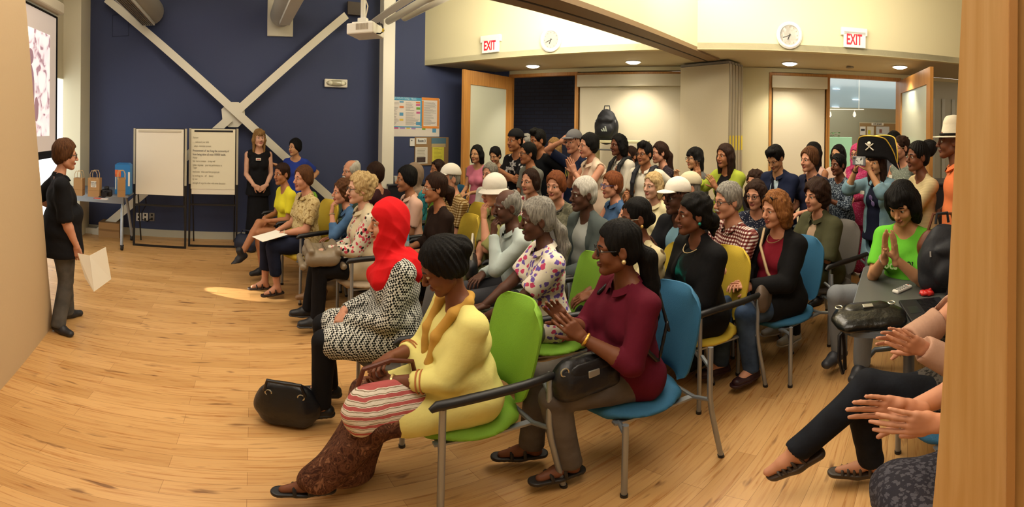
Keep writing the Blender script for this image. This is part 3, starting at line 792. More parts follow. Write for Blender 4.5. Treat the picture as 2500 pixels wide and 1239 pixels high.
            m_ = MB(); m_.lathe([(r_, z_) for r_, z_ in rows] + [rows[0]], 28, M=Matrix.Diagonal((1, .86, 1, 1))); Vb = np.array([tuple(v) for v in m_.v]) + np.array([-.014, 0, 0]); Qb = np.array([f for f in m_.f if len(f) == 4])
            o = link('hat', mesh_np('hat', [(HM(V), Q, 0)]), root, [hm]); link('brim', mesh_np('brim', [(HM(Vb), Qb, 0)]), o, [hm])
            if hk == 'fedora':
                m_ = MB(); m_.tube([(-.016 + .101 * math.cos(a_), .086 * math.sin(a_), .052) for a_ in np.arange(28) * PI / 14], .010, 6, close=True); Vb = np.array([tuple(v) for v in m_.v]); link('hatband', mesh_np('hatband', [(HM(Vb), np.array(m_.f), 0)]), o, [fab('#14100e')])
        elif hk == 'hijab':
            S.ell((-.014, 0, .038), (.112, .092, .102), .02); S.ell((.005, 0, -.05), (.085, .088, .10), .04); S.ell((-.05, 0, -.02), (.08, .088, .10), .03)
            S.cone((.0, 0, -.10), (.0, 0, -.16), .085, .092, .04)
            inv = lambda P: ((np.array(P) - Hc) @ Rh) / hs
            S.cone(inv(T(.01, .11, .42)), inv(T(.01, -.11, .42)), .085, .085, .05); S.cone(inv(T(.085, .07, .36)), inv(T(.085, -.07, .34)), .075, .075, .05); S.cone(inv(T(-.06, .08, .43)), inv(T(-.08, -.02, .42)), .075, .075, .05)
            S.cone(inv(T(-.08, .06, .38)), inv(T(-.08, -.06, .38)), .06, .06, .05)
            S.ell((.092, 0, -.018), (.050, .054, .080), .008, op='s')
            V, Q = S.mesh(hv, folds(.009, 11, 26)); link('headscarf', mesh_np('headscarf', [(HM(V), Q, 0)]), root, [hm])
        elif hk == 'tricorne':
            S.ell((-.016, 0, .065), (.112, .092, .085), .01); S.plane((0, 0, .045), (0, 0, -1)); V, Q = S.mesh(hv)
            o = link('pirate_hat', mesh_np('pirate_hat', [(HM(V), Q, 0)]), root, [hm])
            def flap(u, v, sg):
                e = max(0.0, 1 - abs(u) ** 2.4); y_ = .29 * u * (1 - .12 * v * (1 - e)); x_ = -.01 + sg * (.125 - .115 * u * u + .02 * v * e)
                z0 = .052 - .03 * abs(u) ** 3 - (.085 * max(0, abs(u) - .62) / .38); return (x_, y_, z0 + v * (.215 * e ** .6 + .07 * (1 - e)))
            for sg in (1, -1):
                U = np.linspace(-1, 1, 29); W_ = np.linspace(0, 1, 8)
                vs = [tuple(HM(np.array(flap(u, v_, sg)))) for v_ in W_ for u in U]; fs = [(i_ * 29 + j_, i_ * 29 + j_ + 1, (i_ + 1) * 29 + j_ + 1, (i_ + 1) * 29 + j_) for i_ in range(7) for j_ in range(28)]
                m_ = MB(); m_.add(vs, fs, 0, True); br = m_.build('brim', hm, o); md = br.modifiers.new('t', 'SOLIDIFY'); md.thickness = .006
                m_ = MB(); m_.tube([tuple(HM(np.array(flap(u, 1.0, sg)))) for u in U], .0065, 6); m_.build('gold_trim', mat('#e0b840', .4, metal=.2), br)
            m_ = MB(); bone = mat('#efe8d4', .6)
            F_ = lambda u, v_: tuple(HM(np.array(flap(u, v_, 1)) + np.array([.007, 0, 0])))
            m_.ball(F_(.0, .66), (.010, .024, .020), M=None); m_.ball(F_(.0, .54), (.008, .014, .012))
            m_.tube([F_(-.17, .36), F_(.17, .66)], .006, 6); m_.tube([F_(-.17, .66), F_(.17, .36)], .006, 6)
            m_.build('skull_emblem', bone, o)
    PEOPLE[key] = dict(root=root, s=s, rz=rz, J=J, L=L, T=T, Hc=Hc, HM=HM, loc=Vector(loc), D=Dd, hz=hz, vg=vg, P0=P0)
    return PEOPLE[key]
# ------------------------------------------------------------------ the room
WB = Wall(-.655, 6.5)            # long blue wall
WS = Wall(.527, 5.33)            # face of the soffit over the doors
WD = Wall(.4957, 6.81)           # door wall under the soffit
WL = Wall(-2.226, 2.69)          # window wall behind the projection screen
SOF = 2.64; CEIL = 4.0
# floor: narrow planks laid along the blue wall
fm = bpy.data.materials.new('plank_floor'); fm.use_nodes = True; nt = fm.node_tree; b = nt.nodes['Principled BSDF']
rot = (0, 0, -(PI / 2 - .655 - PI / 2 + 0) )
def fcoord(sx, sy):
    mp = nt.nodes.new('ShaderNodeMapping'); mp.inputs['Scale'].default_value = (sx, sy, 1); nt.links.new(coords(nt, (1, 1, 1), (0, 0, -.62)), mp.inputs[0]); return mp.outputs[0]
v = fcoord(1, 1)
br = tex(nt, 'ShaderNodeTexBrick', v, Scale=1.0); br.offset = .37; br.offset_frequency = 2
br.inputs['Color1'].default_value = srgb('#dcae72'); br.inputs['Color2'].default_value = srgb('#c8995e'); br.inputs['Mortar'].default_value = srgb('#8e6434')
br.inputs['Mortar Size'].default_value = .0009; br.inputs['Brick Width'].default_value = .92; br.inputs['Row Height'].default_value = .098; br.inputs['Mortar Smooth'].default_value = .3; br.inputs['Bias'].default_value = .1
gr = tex(nt, 'ShaderNodeTexNoise', fcoord(1.3, 24), Scale=2.4, Detail=6.0, Distortion=.8)
g1 = ramp(nt, gr.outputs[0], [(.30, srgb('#c9965a')), (.52, srgb('#ffffff')), (.75, srgb('#fff2dc'))])
c = mixc(nt, .5, br.outputs[0], g1, 'MULTIPLY')
kn = tex(nt, 'ShaderNodeTexNoise', fcoord(2.6, 13), Scale=1.5, Detail=2.5, Distortion=.4)
km = ramp(nt, kn.outputs[0], [(.64, BLK), (.74, WHT)])
c = mixc(nt, km, c, mixc(nt, .75, c, srgb('#5e2f10')))
nt.links.new(c, b.inputs['Base Color']); b.inputs['Roughness'].default_value = .34; b.inputs['Specular IOR Level'].default_value = .45
rr = ramp(nt, gr.outputs[0], [(.3, (.26,) * 3), (.7, (.38,) * 3)]); nt.links.new(rr, b.inputs['Roughness'])
m = MB(); m.box((0, 3, -.05), (26, 22, .1)); tag(m.build('floor', fm), kind='structure')
BLUE = mat('#3c4566', .8, 'mottle', '#414a6b', bump=.12, bscale=160)
CREAM = mat('#ece2b6', .8, bump=.05, bscale=80); CREAM2 = mat('#d8cda8', .8); TAUPE = mat('#b9a380', .8)
WHITE = mat('#efe9d6', .55); WPAINT = mat('#e9e4d2', .45); OAK = mat('#cf964c', .42, 'wood', '#b87c38'); OAKL = mat('#e6bd80', .5, 'wood', '#d6a764', sc=.8)
BLACK = mat('#121214', .45); DMETAL = mat('#1a1a1c', .4, metal=.4); STEEL = mat('#8e949c', .35, metal=.75); PLW = mat('#f2efe6', .4); PAPER = mat('#f4efdf', .8)
INK = mat('#1c1a1c', .8); GREYP = mat('#7c7f86', .6)
def wallbox(name, W, a0, a1, z0, z1, off=0.0, t=.12, m=CREAM, kind='structure', parent=None):
    q = MB(); q.box(((a0 + a1) / 2, t / 2 - off, (z0 + z1) / 2), (a1 - a0, t, z1 - z0), M=W.M(0, 0, 0)); o = q.build(name, m, parent)
    if kind: o['kind'] = kind
    return o
aL = WB.hit(178, 300).x; aC = WB.hit(1206, 300).x
wallbox('wall_back', WB, aL - .1, aC + .1, 0, CEIL, m=BLUE)
wallbox('baseboard_back', WB, aL, aC, 0, .11, off=.015, t=.015, m=mat('#c9c6b4', .6))
# door wall, built around its openings
d1a, d1b = WD.hit(1248, 300).x, WD.hit(1403, 300).x; p1a, p1b = WD.hit(1411, 300).x, WD.hit(1664, 300).x
w2a, w2b = WD.hit(1883, 300).x, WD.hit(2017, 300).x; d2a, d2b = WD.hit(2025, 300).x, WD.hit(2192, 300).x; a_end = d2b + 3.2
DT = 2.53
wallbox('wall_door_side', WD, WD.hit(1206, 300).x - .3, d1a - .05, 0, SOF, m=BLUE)
wallbox('wall_door_side', WD, p1b, w2a, 0, SOF, m=CREAM)
wallbox('wall_door_side', WD, d1a - .06, p1b, DT + .05, SOF, m=CREAM)
wallbox('wall_door_side', WD, w2a, a_end, DT + .05, SOF, m=CREAM)
# soffit face, soffit underside, bulkhead over the folding-wall track
s0 = WS.hit(1035, 160).x
wallbox('wall_soffit', WS, s0, s0 + 9.5, SOF, CEIL, t=.1)
q = MB(); A = [WS.P(s0 - .02, 0, 0), WS.P(s0 + 9.5, 0, 0), WD.P(a_end, 0, 0), WD.P(WD.hit(1206, 300).x - .5, -.1, 0)]
q.add([(p.x, p.y, SOF + .004) for p in A] + [(p.x, p.y, SOF + .08) for p in A], [(0, 1, 2, 3), (7, 6, 5, 4), (0, 4, 5, 1), (1, 5, 6, 2), (2, 6, 7, 3), (3, 7, 4, 0)])
tag(q.build('ceiling_soffit', mat('#cfc3a2', .8)), kind='structure')
bd = Vector((math.cos(.655), math.sin(.655), 0)); bp = Vector((-bd.y, bd.x, 0))
def beam_quad(p0, p1, ex):
    return p0 - bd * ex, p1
L0 = onz(1225, 1, SOF); R0 = onz(1388, 1, SOF); L1 = WS.P(WS.hit(1622, 150).x, 0, SOF); R1 = WS.P(WS.hit(1702, 150).x, 0, SOF)
ld = (L1 - L0).normalized(); rd = (R1 - R0).normalized(); L0 = L0 - ld * 1.6; R0 = R0 - rd * 1.9
def slab(name, P, z0, z1, m):
    q = MB(); n_ = len(P); q.add([(p.x, p.y, z0) for p in P] + [(p.x, p.y, z1) for p in P], [tuple(range(n_))[::-1], tuple(range(n_, 2 * n_))] + [(i, (i + 1) % n_, (i + 1) % n_ + n_, i + n_) for i in range(n_)])
    return q.build(name, m)
slab_o = tag(slab('wall_bulkhead', [L0, R0, R1 + rd * .02, L1 + ld * .02], SOF + .03, CEIL, CREAM), kind='structure')
L2, R2 = L1 + ld * .95, R1 + rd * .75
tr = tag(slab('trim_1', [L0, R0, R2, L2], SOF - .02, SOF + .03, mat('#8d7350', .6)), kind='structure')
mid0, mid1 = (L0 * .62 + R0 * .38), (L2 * .5 + R2 * .5); md = (mid1 - mid0).normalized(); mn = Vector((-md.y, md.x, 0)) * .012
tag(slab('trim_2', [mid0 - mn, mid0 + mn, mid1 + mn, mid1 - mn], SOF - .024, SOF - .019, mat('#2e2216', .7)), kind='structure')
m = MB(); m.box((0, 3, CEIL + .05), (26, 22, .1)); tag(m.build('ceiling', mat('#e8e2cc', .9)), kind='structure')
# folding wall panels parked in a stack
A_, B_ = atD(1660, 300, 6.55), atD(1778, 300, 6.05); A_.z = B_.z = 0; C_ = atD(1813, 300, 6.45); C_.z = 0
u_ = (B_ - A_).normalized(); w_ = (C_ - B_); nstep = w_ / 5
for i in range(5):
    a0 = A_ + nstep * i; b0 = B_ + nstep * i; th = nstep * .86
    root = empty('partition_panel', ['cream folding wall panel at the front of the stack, its whole face showing', 'second panel of the folding wall stack, only its edge showing', 'middle panel of the folding wall stack, only its edge showing', 'fourth panel of the folding wall stack, only its edge showing', 'last panel of the folding wall stack, beside the cream wall'][i], 'partition', group='folding wall panels parked in a stack')
    q = slab('panel', [a0, b0, b0 + th, a0 + th], .02, SOF - .06, mat('#d8ccab', .75, 'mottle', '#ccbf9c')); q.parent = root
    q = slab('top_seal', [a0 + u_ * .0, b0, b0 + th, a0 + th], SOF - .055, SOF - .022, mat('#8a8478', .5)); q.parent = root
    e0 = b0 + u_ * .001; q = slab('edge_trim', [b0 + th * .15, b0 + u_ * .012 + th * .15, b0 + u_ * .012 + th * .85, b0 + th * .85], .02, SOF - .06, mat('#a9a08c', .35, metal=.4)); q.parent = root
    q = slab('warning_label', [b0 + u_ * .012 + th * .25, b0 + u_ * .015 + th * .25, b0 + u_ * .015 + th * .8, b0 + u_ * .012 + th * .8], 1.42, 1.62, mat('#d8c030', .6)); q.parent = root
# framed roller shades
def frame(name, W, a0, a1, z0, z1, t=.06, dpt=.12, off=.02, m=OAK, bottom=False):
    q = MB(); M = W.M(0, 0, 0); y = dpt / 2 - off
    q.box((a0 - t / 2, y, (z0 + z1) / 2), (t, dpt, z1 - z0), M=M); q.box((a1 + t / 2, y, (z0 + z1) / 2), (t, dpt, z1 - z0), M=M)
    q.box(((a0 + a1) / 2, y, z1 + t / 2), (a1 - a0 + 2 * t, dpt, t), M=M)
    if bottom: q.box(((a0 + a1) / 2, y, z0 - t / 2), (a1 - a0 + 2 * t, dpt, t), M=M)
    return tag(q.build(name, m), kind='structure')
SH = mat('#e9e0c4', .9, 'mottle', '#e2d8ba')
def shade(a0, a1, label):
    r = empty('roller_shade', label, 'blind', M=WD.M((a0 + a1) / 2, 0, 0)); w2 = (a1 - a0)
    q = MB(); q.box((0, -.03, DT - .10), (w2, .09, .18)); q.build('cassette', mat('#ddd4b8', .6), r)
    q = MB(); q.box((0, .02, (DT - .18) / 2), (w2 - .05, .012, DT - .19)); q.build('fabric', SH, r)
    q = MB(); q.box((0, .01, .05), (w2 - .05, .03, .03)); q.build('bottom_bar', mat('#b8b09a', .5), r)
frame('window_1', WD, p1a, p1b, 0, DT, t=.03); shade(p1a, p1b, 'wide cream roller shade pulled down beside the dark open doorway')
frame('window_2', WD, w2a, w2b, 0, DT, t=.04); shade(w2a, w2b, 'narrow cream roller shade between the parked panels and the right doorway')
wallbox('wall_behind_shades', WD, p1a - .02, p1b, 0, DT + .02, off=-.10, t=.04, m=CREAM2); wallbox('wall_behind_shades', WD, w2a - .02, w2b + .02, 0, DT + .02, off=-.10, t=.04, m=CREAM2)
frame('trim_3', WD, d1a, d1b, 0, DT, t=.05); frame('trim_4', WD, d2a, d2b, 0, DT, t=.05)
wallbox('window_3', WD, d2b + .06, a_end, 0, DT + .05, off=-.02, t=.02, m=mat('#c9c8b0', .2))
for k in range(5):
    a = d2b + .25 + k * .22; wallbox('window_3', WD, a, a + .07, 0, DT - .25, off=0.0, t=.015, m=mat('#d8dcd0', .3))
# door leaves, oak frames round a glass pane
def door(hx, fx_, fD, label, lit, num):
    h = WD.P(WD.hit(hx, 300).x, .04, 0); f = atD(fx_, 300, fD); f.z = 0; d = f - h; L_ = d.length; d.normalize()
    r = bpy.data.objects.new('door_%d' % num, None); C.objects.link(r); r['kind'] = 'structure'
    n_ = d.cross(Vector((0, 0, 1))); r.matrix_world = Matrix.Translation(h) @ Matrix((d, -n_ if False else Vector((0, 0, 1)).cross(d), Vector((0, 0, 1)))).transposed().to_4x4()
    q = MB(); s = .16
    q.box((s / 2, 0, DT / 2), (s, .05, DT - .01)); q.box((L_ - s / 2, 0, DT / 2), (s, .05, DT - .01))
    q.box((L_ / 2, 0, DT - .11), (L_ - 2 * s, .05, .21)); q.box((L_ / 2, 0, .15), (L_ - 2 * s, .05, .29)); q.build('door_frame', OAK, r)
    q = MB(); q.box((L_ / 2, 0, (DT - .21 + .29) / 2), (L_ - 2 * s, .015, DT - .5)); q.build('pane', mat('#d9dcc2', .12, spec=.8), r)
    q = MB(); q.tube([(L_ - .08, -.03, 1.0), (L_ - .08, -.07, 1.0), (L_ - .19, -.075, 1.0)], .011, 8); q.tube([(L_ - .08, .03, 1.0), (L_ - .08, .07, 1.0), (L_ - .19, .075, 1.0)], .011, 8)
    q.box((L_ - .08, -.028, 1.0), (.04, .008, .16)); q.box((L_ - .08, .028, 1.0), (.04, .008, .16)); q.build('door_handle', STEEL, r)
    return r
door(1249, 1129, 6.7, '', 0, 1); door(2194, 2274, 5.75, '', 1, 2)
# beyond the left doorway: a dark blue brick wall; beyond the right one: a lit lobby
bm_ = bpy.data.materials.new('blue_brick'); bm_.use_nodes = True; nt = bm_.node_tree; b = nt.nodes['Principled BSDF']
br = tex(nt, 'ShaderNodeTexBrick', coords(nt, (1, 1, 1), (PI / 2, 0, 0)), Scale=1.0); br.inputs['Color1'].default_value = srgb('#2a3450'); br.inputs['Color2'].default_value = srgb('#262f48'); br.inputs['Mortar'].default_value = srgb('#1a2036')
br.inputs['Brick Width'].default_value = .22; br.inputs['Row Height'].default_value = .075; br.inputs['Mortar Size'].default_value = .006; nt.links.new(br.outputs[0], b.inputs['Base Color']); b.inputs['Roughness'].default_value = .7
q = MB(); q.box(((d1a + d1b) / 2 + .3, 1.6, 1.5), (3.6, .1, 3.0)); o = q.build('wall_lobby_brick', bm_); o.matrix_world = WD.M(0, 0, 0); tag(o, kind='structure')
LB = 4.6
q = MB(); q.box(((d2a + d2b) / 2 + .8, LB, 1.9), (7, .1, 3.8)); o = q.build('wall_lobby', mat('#a8a892', .8)); o.matrix_world = WD.M(0, 0, 0); tag(o, kind='structure')
q = MB(); q.box(((d2a + d2b) / 2 + .8, 2.4, 2.96), (7, 4.3, .06)); o = q.build('ceiling_lobby', mat('#e8e4d0', .8)); o.matrix_world = WD.M(0, 0, 0); tag(o, kind='structure')
q = MB(); q.box((d2a - .9, 2.4, 1.5), (.1, 4.3, 3.0)); o = q.build('wall_lobby_left', mat('#3a3a40', .7)); o.matrix_world = WD.M(0, 0, 0); tag(o, kind='structure')
q = MB(); q.box(((d2a + d2b) / 2 + .5, 2.3, 2.51), (5.2, .02, .62)); o = q.build('window_4', mat('#7f929a', .12, spec=.8)); o.matrix_world = WD.M(0, 0, 0); tag(o, kind='structure')
q = MB(); q.box(((d2a + d2b) / 2 + .5, 1.5, 2.84), (4.6, 1.5, .05)); o = q.build('light_cove', mat('#fffaf0', .5, emit=3.2)); o.matrix_world = WD.M(0, 0, 0); tag(o, 'long white light cove above the lobby glass beyond the right doorway', 'light')
lobby_l = lamp('lobby_light', 'AREA', tuple(WD.P((d2a + d2b) / 2 + .4, -3.4, 2.85)), 28, (1, .95, .82), 1.6, target=tuple(WD.P((d2a + d2b) / 2 + .4, -3.4, 0)))
# window wall on the left
cz = WL.hit(178, 300).x
mx = WL.hit(60, 300).x
GLOW = mat('#eef4f2', .6, emit=1.7)
wallbox('wall_window_side', WL, -6, cz - 2.9, 0, CEIL, m=CREAM2)
wallbox('wall_window_side', WL, cz - 2.9, cz + .1, 2.3, CEIL, m=mat('#d9d0b4', .8)); wallbox('wall_window_side', WL, cz - 2.9, cz, 0, .14, m=mat('#c8c0a8', .8))
for k in range(2):
    a0 = cz - 2.9 + k * 1.42; wallbox('window_%d' % (5 + k), WL, a0 + .06, a0 + 1.40, .14, 2.3, off=-.05, t=.02, m=GLOW)
    q = MB(); M = WL.M(0, 0, 0)
    for aa in (a0 + .03, a0 + 1.42): q.box((aa, .02, 1.22), (.07, .12, 2.16), M=M)
    tag(q.build('window_%d' % (5 + k), WPAINT), kind='structure')
wallbox('wall_column', WL, cz - .42, cz + .0, 0, CEIL, off=.30, t=.3, m=mat('#e8e0c4', .7))
# near partition end on the far left and near oak-faced jamb on the far right (both lean a little, as in the photo)
E0 = onz(97, 790); F0 = onz(0, 900); du = (F0 - E0).normalized()
def lean_slab(name, P0, du, pts, th, m):
    n_ = Vector((0, 0, 1)).cross(du); M = Matrix.Translation(P0) @ Matrix((du, n_, Vector((0, 0, 1)))).transposed().to_4x4()
    q = MB(); q.prism(pts, th, M=M); return tag(q.build(name, m), kind='structure')
lean_slab('wall_left_near', E0, du, [(0, .0), (2.6, .0), (2.6, CEIL), (1.12, CEIL), (.0, .0)][:4], -.12 if False else .12, mat('#c9ae88', .8, bump=.05))
WJ = Wall(1.13, .92)
h0, h1 = WJ.hit(2349, 0), WJ.hit(2277, 1239)
sl = (h0.x - h1.x) / (h0.z - h1.z)
M = WJ.M(0, 0, 0); q = MB(); xb = h1.x - sl * h1.z; xt = xb + sl * 3.2
q.prism([(xb, 0), (xb + 1.4, 0), (xt + 1.4, 3.2), (xt, 3.2)], .14, M=M); tag(q.build('wall_jamb', OAKL), kind='structure')
xg = WJ.hit(2470, 600).x; q = MB(); q.box((xg, -.008, 1.6), (.018, .03, 3.2), M=M); tag(q.build('trim_5', mat('#c08c50', .45)), kind='structure')
# ------------------------------------------------------------------ stacking armchairs
CHC = {'green': ('#7fae2c', '#74a326'), 'yellow': ('#d9bb3a', '#cdb034'), 'blue': ('#2f6f96', '#2a6488'), 'grey': ('#6a6560', '#615c57'), 'beige': ('#b5a184', '#a8947a')}
_ch = {}
def chair_proto(col, arms=True):
    key = (col, arms)
    if key in _ch: return _ch[key]
    FABM = mat(CHC[col][0], .75, 'mottle', CHC[col][1], bump=.15, bscale=200); TUBE = mat('#9aa0a6', .35, metal=.6)
    parts = []
    S = Sdf(); S.ell((0.01, 0, .0), (.245, .255, .034), .02); S.ell((.02, 0, .0), (.235, .215, .036), .03)
    S.cone((.17, -.13, -.005), (.17, .13, -.005), .034, .034, .03); S.cone((-.15, -.15, .005), (-.15, .15, .005), .034, .034, .03)
    V, Q = S.mesh(.012); sm_ = mesh_np('seat', [(V + np.array([.02, 0, .435]), Q, 0)]); sm_.materials.append(FABM); parts.append(('seat', sm_, FABM, ()))
    # backrest: a tall rounded pad curved round the sitter
    nz, ny = 16, 13; fr = []; bk = []
    for i in range(nz):
        t = i / (nz - 1); z = .50 + .43 * t; hw = .215 * (1 - .10 * (2 * t - 1) ** 2) * (1 - (max(0, t - .8) / .2) ** 2.2 * .35) * (1 - (max(0, .12 - t) / .12) ** 2 * .25)
        for j in range(ny):
            u = (j / (ny - 1)) * 2 - 1; y = u * hw; edge = (1 - abs(u) ** 5) * (1 - abs(2 * t - 1) ** 9)
            x = -.215 - .10 * t + .055 * u * u; th = .006 + .022 * edge ** .6
            fr.append((x + th, y, z - (1 - edge) * 0)); bk.append((x - th * .8, y, z))
    vs = fr + bk; n = nz * ny; fs = []
    for i in range(nz - 1):
        for j in range(ny - 1):
            a = i * ny + j; fs.append((a, a + 1, a + ny + 1, a + ny)); fs.append((n + a, n + a + ny, n + a + ny + 1, n + a + 1))
    rim = [j for j in range(ny)] + [i * ny + ny - 1 for i in range(1, nz)] + [(nz - 1) * ny + j for j in range(ny - 2, -1, -1)] + [i * ny for i in range(nz - 2, 0, -1)]
    for i, a in enumerate(rim): b_ = rim[(i + 1) % len(rim)]; fs.append((b_, a, n + a, n + b_))
    q = MB(); q.add(vs, fs, 0, True); o = q.build('backrest', FABM); parts.append(('backrest', o.data, FABM, ())); bpy.data.objects.remove(o)
    def P(nm, f, m, kids=()):
        q = MB(); f(q); o = q.build(nm, m); parts.append((nm, o.data, m, kids)); bpy.data.objects.remove(o)
    def cap(p, p2):
        q = MB(); q.tube([p, p2], .0165, 10); o = q.build('foot_cap', BLACK); d = o.data; bpy.data.objects.remove(o); return (('foot_cap', d),)
    top = .655 if arms else .455
    for s in (-1, 1):
        P('leg', lambda q: q.tube([(.205, .285 * s, .0), (.205, .285 * s, top)], .0135, 10), TUBE, cap((.205, .285 * s, 0), (.205, .285 * s, .02)))
        P('leg', lambda q: q.tube([(-.315, .285 * s, .0), (-.28, .285 * s, .18), (-.245, .285 * s, .36), (-.235, .285 * s, .45), (-.235, .285 * s, .60 if not arms else .66), (-.250, .27 * s, .70)], .0135, 10), TUBE, cap((-.315, .285 * s, 0), (-.311, .285 * s, .02)))
        if arms:
            P('armrest', lambda q: q.tube([(.25, .285 * s, .655), (.225, .285 * s, .672), (.10, .287 * s, .680), (-.12, .287 * s, .684), (-.245, .282 * s, .69), (-.27, .278 * s, .675)], [.012, .021, .022, .021, .018, .010], 10), BLACK)
    P('seat_frame', lambda q: (q.tube([(-.235, -.285, .42), (-.21, -.2, .405), (-.21, .2, .405), (-.235, .285, .42)], .012, 8), q.tube([(.205, -.285, .40), (.18, -.2, .40), (.18, .2, .40), (.205, .285, .40)], .012, 8),
                               q.box((0, -.19, .402), (.41, .03, .012)), q.box((0, .19, .402), (.41, .03, .012)), q.tube([(-.235, -.285, .60), (-.26, -.20, .62)], .010, 8), q.tube([(-.235, .285, .60), (-.26, .20, .62)], .010, 8)), TUBE)
    _ch[key] = parts; return parts
def chair(col, label, loc, rz, arms=True, group='armchairs set out in rows'):
    r = empty('armchair', label, 'chair', (loc[0], loc[1], 0), rz, group)
    for nm, me, m, kids in chair_proto(col, arms):
        o = bpy.data.objects.new(nm, me); C.objects.link(o); o.parent = r
        for kn, kd in kids:
            k = bpy.data.objects.new(kn, kd); C.objects.link(k); k.parent = o
    return r
def seat_under(key, col, label, arms=True, dx=-.02, dy=0.0, **kw):
    p = PEOPLE[key]; c_, s_ = math.cos(p['rz']), math.sin(p['rz'])
    return chair(col, label, (p['loc'].x + c_ * dx - s_ * dy, p['loc'].y + s_ * dx + c_ * dy), p['rz'], arms, **kw)
# ------------------------------------------------------------------ everybody in the room
def LG(a=.40, b=.40, y=.10, kz=.57):                             # both feet on the floor, ankles a (left) and b (right) in front of the hips
    return [((.42, y, kz), (a, y, .075)), ((.42, -y, kz), (b, -y, .075))]
CROSS_R = [((.42, .07, .57), (.36, .09, .075)), ((.43, .03, .68), (.66, .13, .34), (.85, .1, -.45))]
CROSS_L = [((.43, -.03, .68), (.66, -.13, .34), (.85, -.1, -.45)), ((.42, -.07, .57), (.36, -.09, .075))]
def T_(c, sl='short', **k): return dict(m=c if not isinstance(c, str) else fab(c), sl=sl, **k)
def TR(c, **k): return dict(kind=k.pop('kind', 'trousers'), m=c if not isinstance(c, str) else fab(c), **k)
ST = 'people standing along the back'; SE = 'people seated in the rows'
BK = '#131316'; NAVY = '#1c2238'
JEAN = fab('#2c3d55', 'denim', '#465a78'); DJ = fab('#161a2c', 'denim', '#20263c'); GJ = fab('#4c4c4c', 'denim', '#666460')
# ---- presenter
person('presenter', 'person in a black shirt and grey jeans by the screen holding a paper', 160, 343, rel=-98, D=3.52, sit=False, lean=-2, hy=-2, hp=4, g=1.32, sw=1.1, skin='light', hair=('short', 'brown', {'vol': 1.7, 'side': 1}),
       top=T_(BK, 'elbow', collar=1, hem=.15, flare=.8, fold=.004, wide=1.06), bottom=TR(GJ, flare=1.0, loose=1.3), shoes=('shoe', '#26262a'), glasses=('#1a1a1a',), belly=.6, bust=.9,
       arms=('side', ((.10, -.24, .83), (.25, .05, -1), (.3, 1, 0), .6, (-1, .3, 0))), legs=[((.05, .08, .49), (.08, .16, .075), (.9, .35, 0)), ((.03, -.09, .49), (-.04, -.12, .075), (.6, -.75, 0))], q=0, group='presenter')
# ---- left side, by the blue wall
person('dress', 'long-haired person in a long black sleeveless dress, hands clasped, beside the easels', 633, 315, rel=-8, D=6.05, sit=False, lean=-1, hy=8, skin='pale', hair=('long', 'dblond', {'bangs': 1, 'len': .06, 'vol': .7}),
       top=T_(BK, 'none', hem=.12, v=.05, neck=.10), bottom=TR(BK, kind='skirt', len=.97, flare=1.3), shoes=('flat', '#15120f'), arms=('frontst', 'frontst'), g=.95, bust=.9, group=ST, q=1)
person('bluetop', 'person with dark hair in a short-sleeved royal blue top smiling beside the black dress', 720, 340, rel=25, D=6.05, sit=False, lean=3, hy=-25, skin='asian', hair=('short', 'black', {'vol': 1.4, 'side': 1}), smile=1,
       top=T_('#2a3f94', 'short', neck=.10), bottom=TR(BK), g=1.0, arms=('side', ((.12, -.30, 1.28), (.3, -.8, .3), (.2, .2, -1), .3)), group=ST, q=1)
person('girl', 'young person in a bright yellow tee and shorts, legs crossed, black ankle boots', 688, 399, rel=68, s=.93, lean=6, hy=18, skin='tan', hair=('short', 'dbrown', {'vol': .8, 'bun': (-.10, 0, .0), 'bunr': .04}), g=.88, bust=.7,
       top=T_('#e3d832', 'short', hem=.03), bottom=TR(BK, kind='shorts', len=.4), shoes=('boot', '#1c1c20'), arms=('clasp', 'clasp'), legs=CROSS_R, group=SE, q=1)
person('tanshirt', 'person with short brown hair in a tan patterned shirt, papers on the lap, yellow chair', 740, 406, rel=66, s=.95, hy=10, lean=0, skin='light', hair=('short', 'brown', {'vol': 1.3, 'side': 1}), g=1.2,
       top=T_(fab('#b59a62', 'blotch', '#d8c48e', '#8a6c3a'), 'short', collar=1, hem=.05), bottom=TR(DJ, kind='capri', loose=1.6), shoes=('sandal', '#2a1c14'), arms=('lap', 'lap'), legs=LG(.36, .44), group=SE, q=1, watch=(1, '#c8c0a0', .006))
person('denimhand', 'person with curly brown hair in a denim shirt resting a hand over the mouth', 836, 440, rel=82, s=.89, hy=12, hp=-8, lean=24, skin='light', hair=('curly', 'brown', {}), g=1.05,
       top=T_(fab('#3f5f84', 'denim', '#5478a0'), '34', collar=1), bottom=TR(DJ), shoes=('heel', '#8c6a48'), arms=('chin', 'thigh'), legs=LG(.62, .46, kz=.57), watch=(1, '#d8c8a0', .006), group=SE, q=1)
person('oldmoust', 'bald person with white hair at the sides and a white moustache, against the blue wall', 857, 391, rel=55, s=.98, fem=False, hy=0, skin='light', hair=('ring', 'white', {}), beard=('m', '#d8d2c4'), top=T_('#4a5a4c', 'long'), group=SE)
person('maroonback', 'person in a dark plum top turned away, behind the fair curls', 915, 399, rel=120, s=.96, hy=-5, skin='light', hair=('short', 'dbrown', {'vol': 1.5, 'side': 1}), top=T_('#3a1c22', 'long'), group=SE)
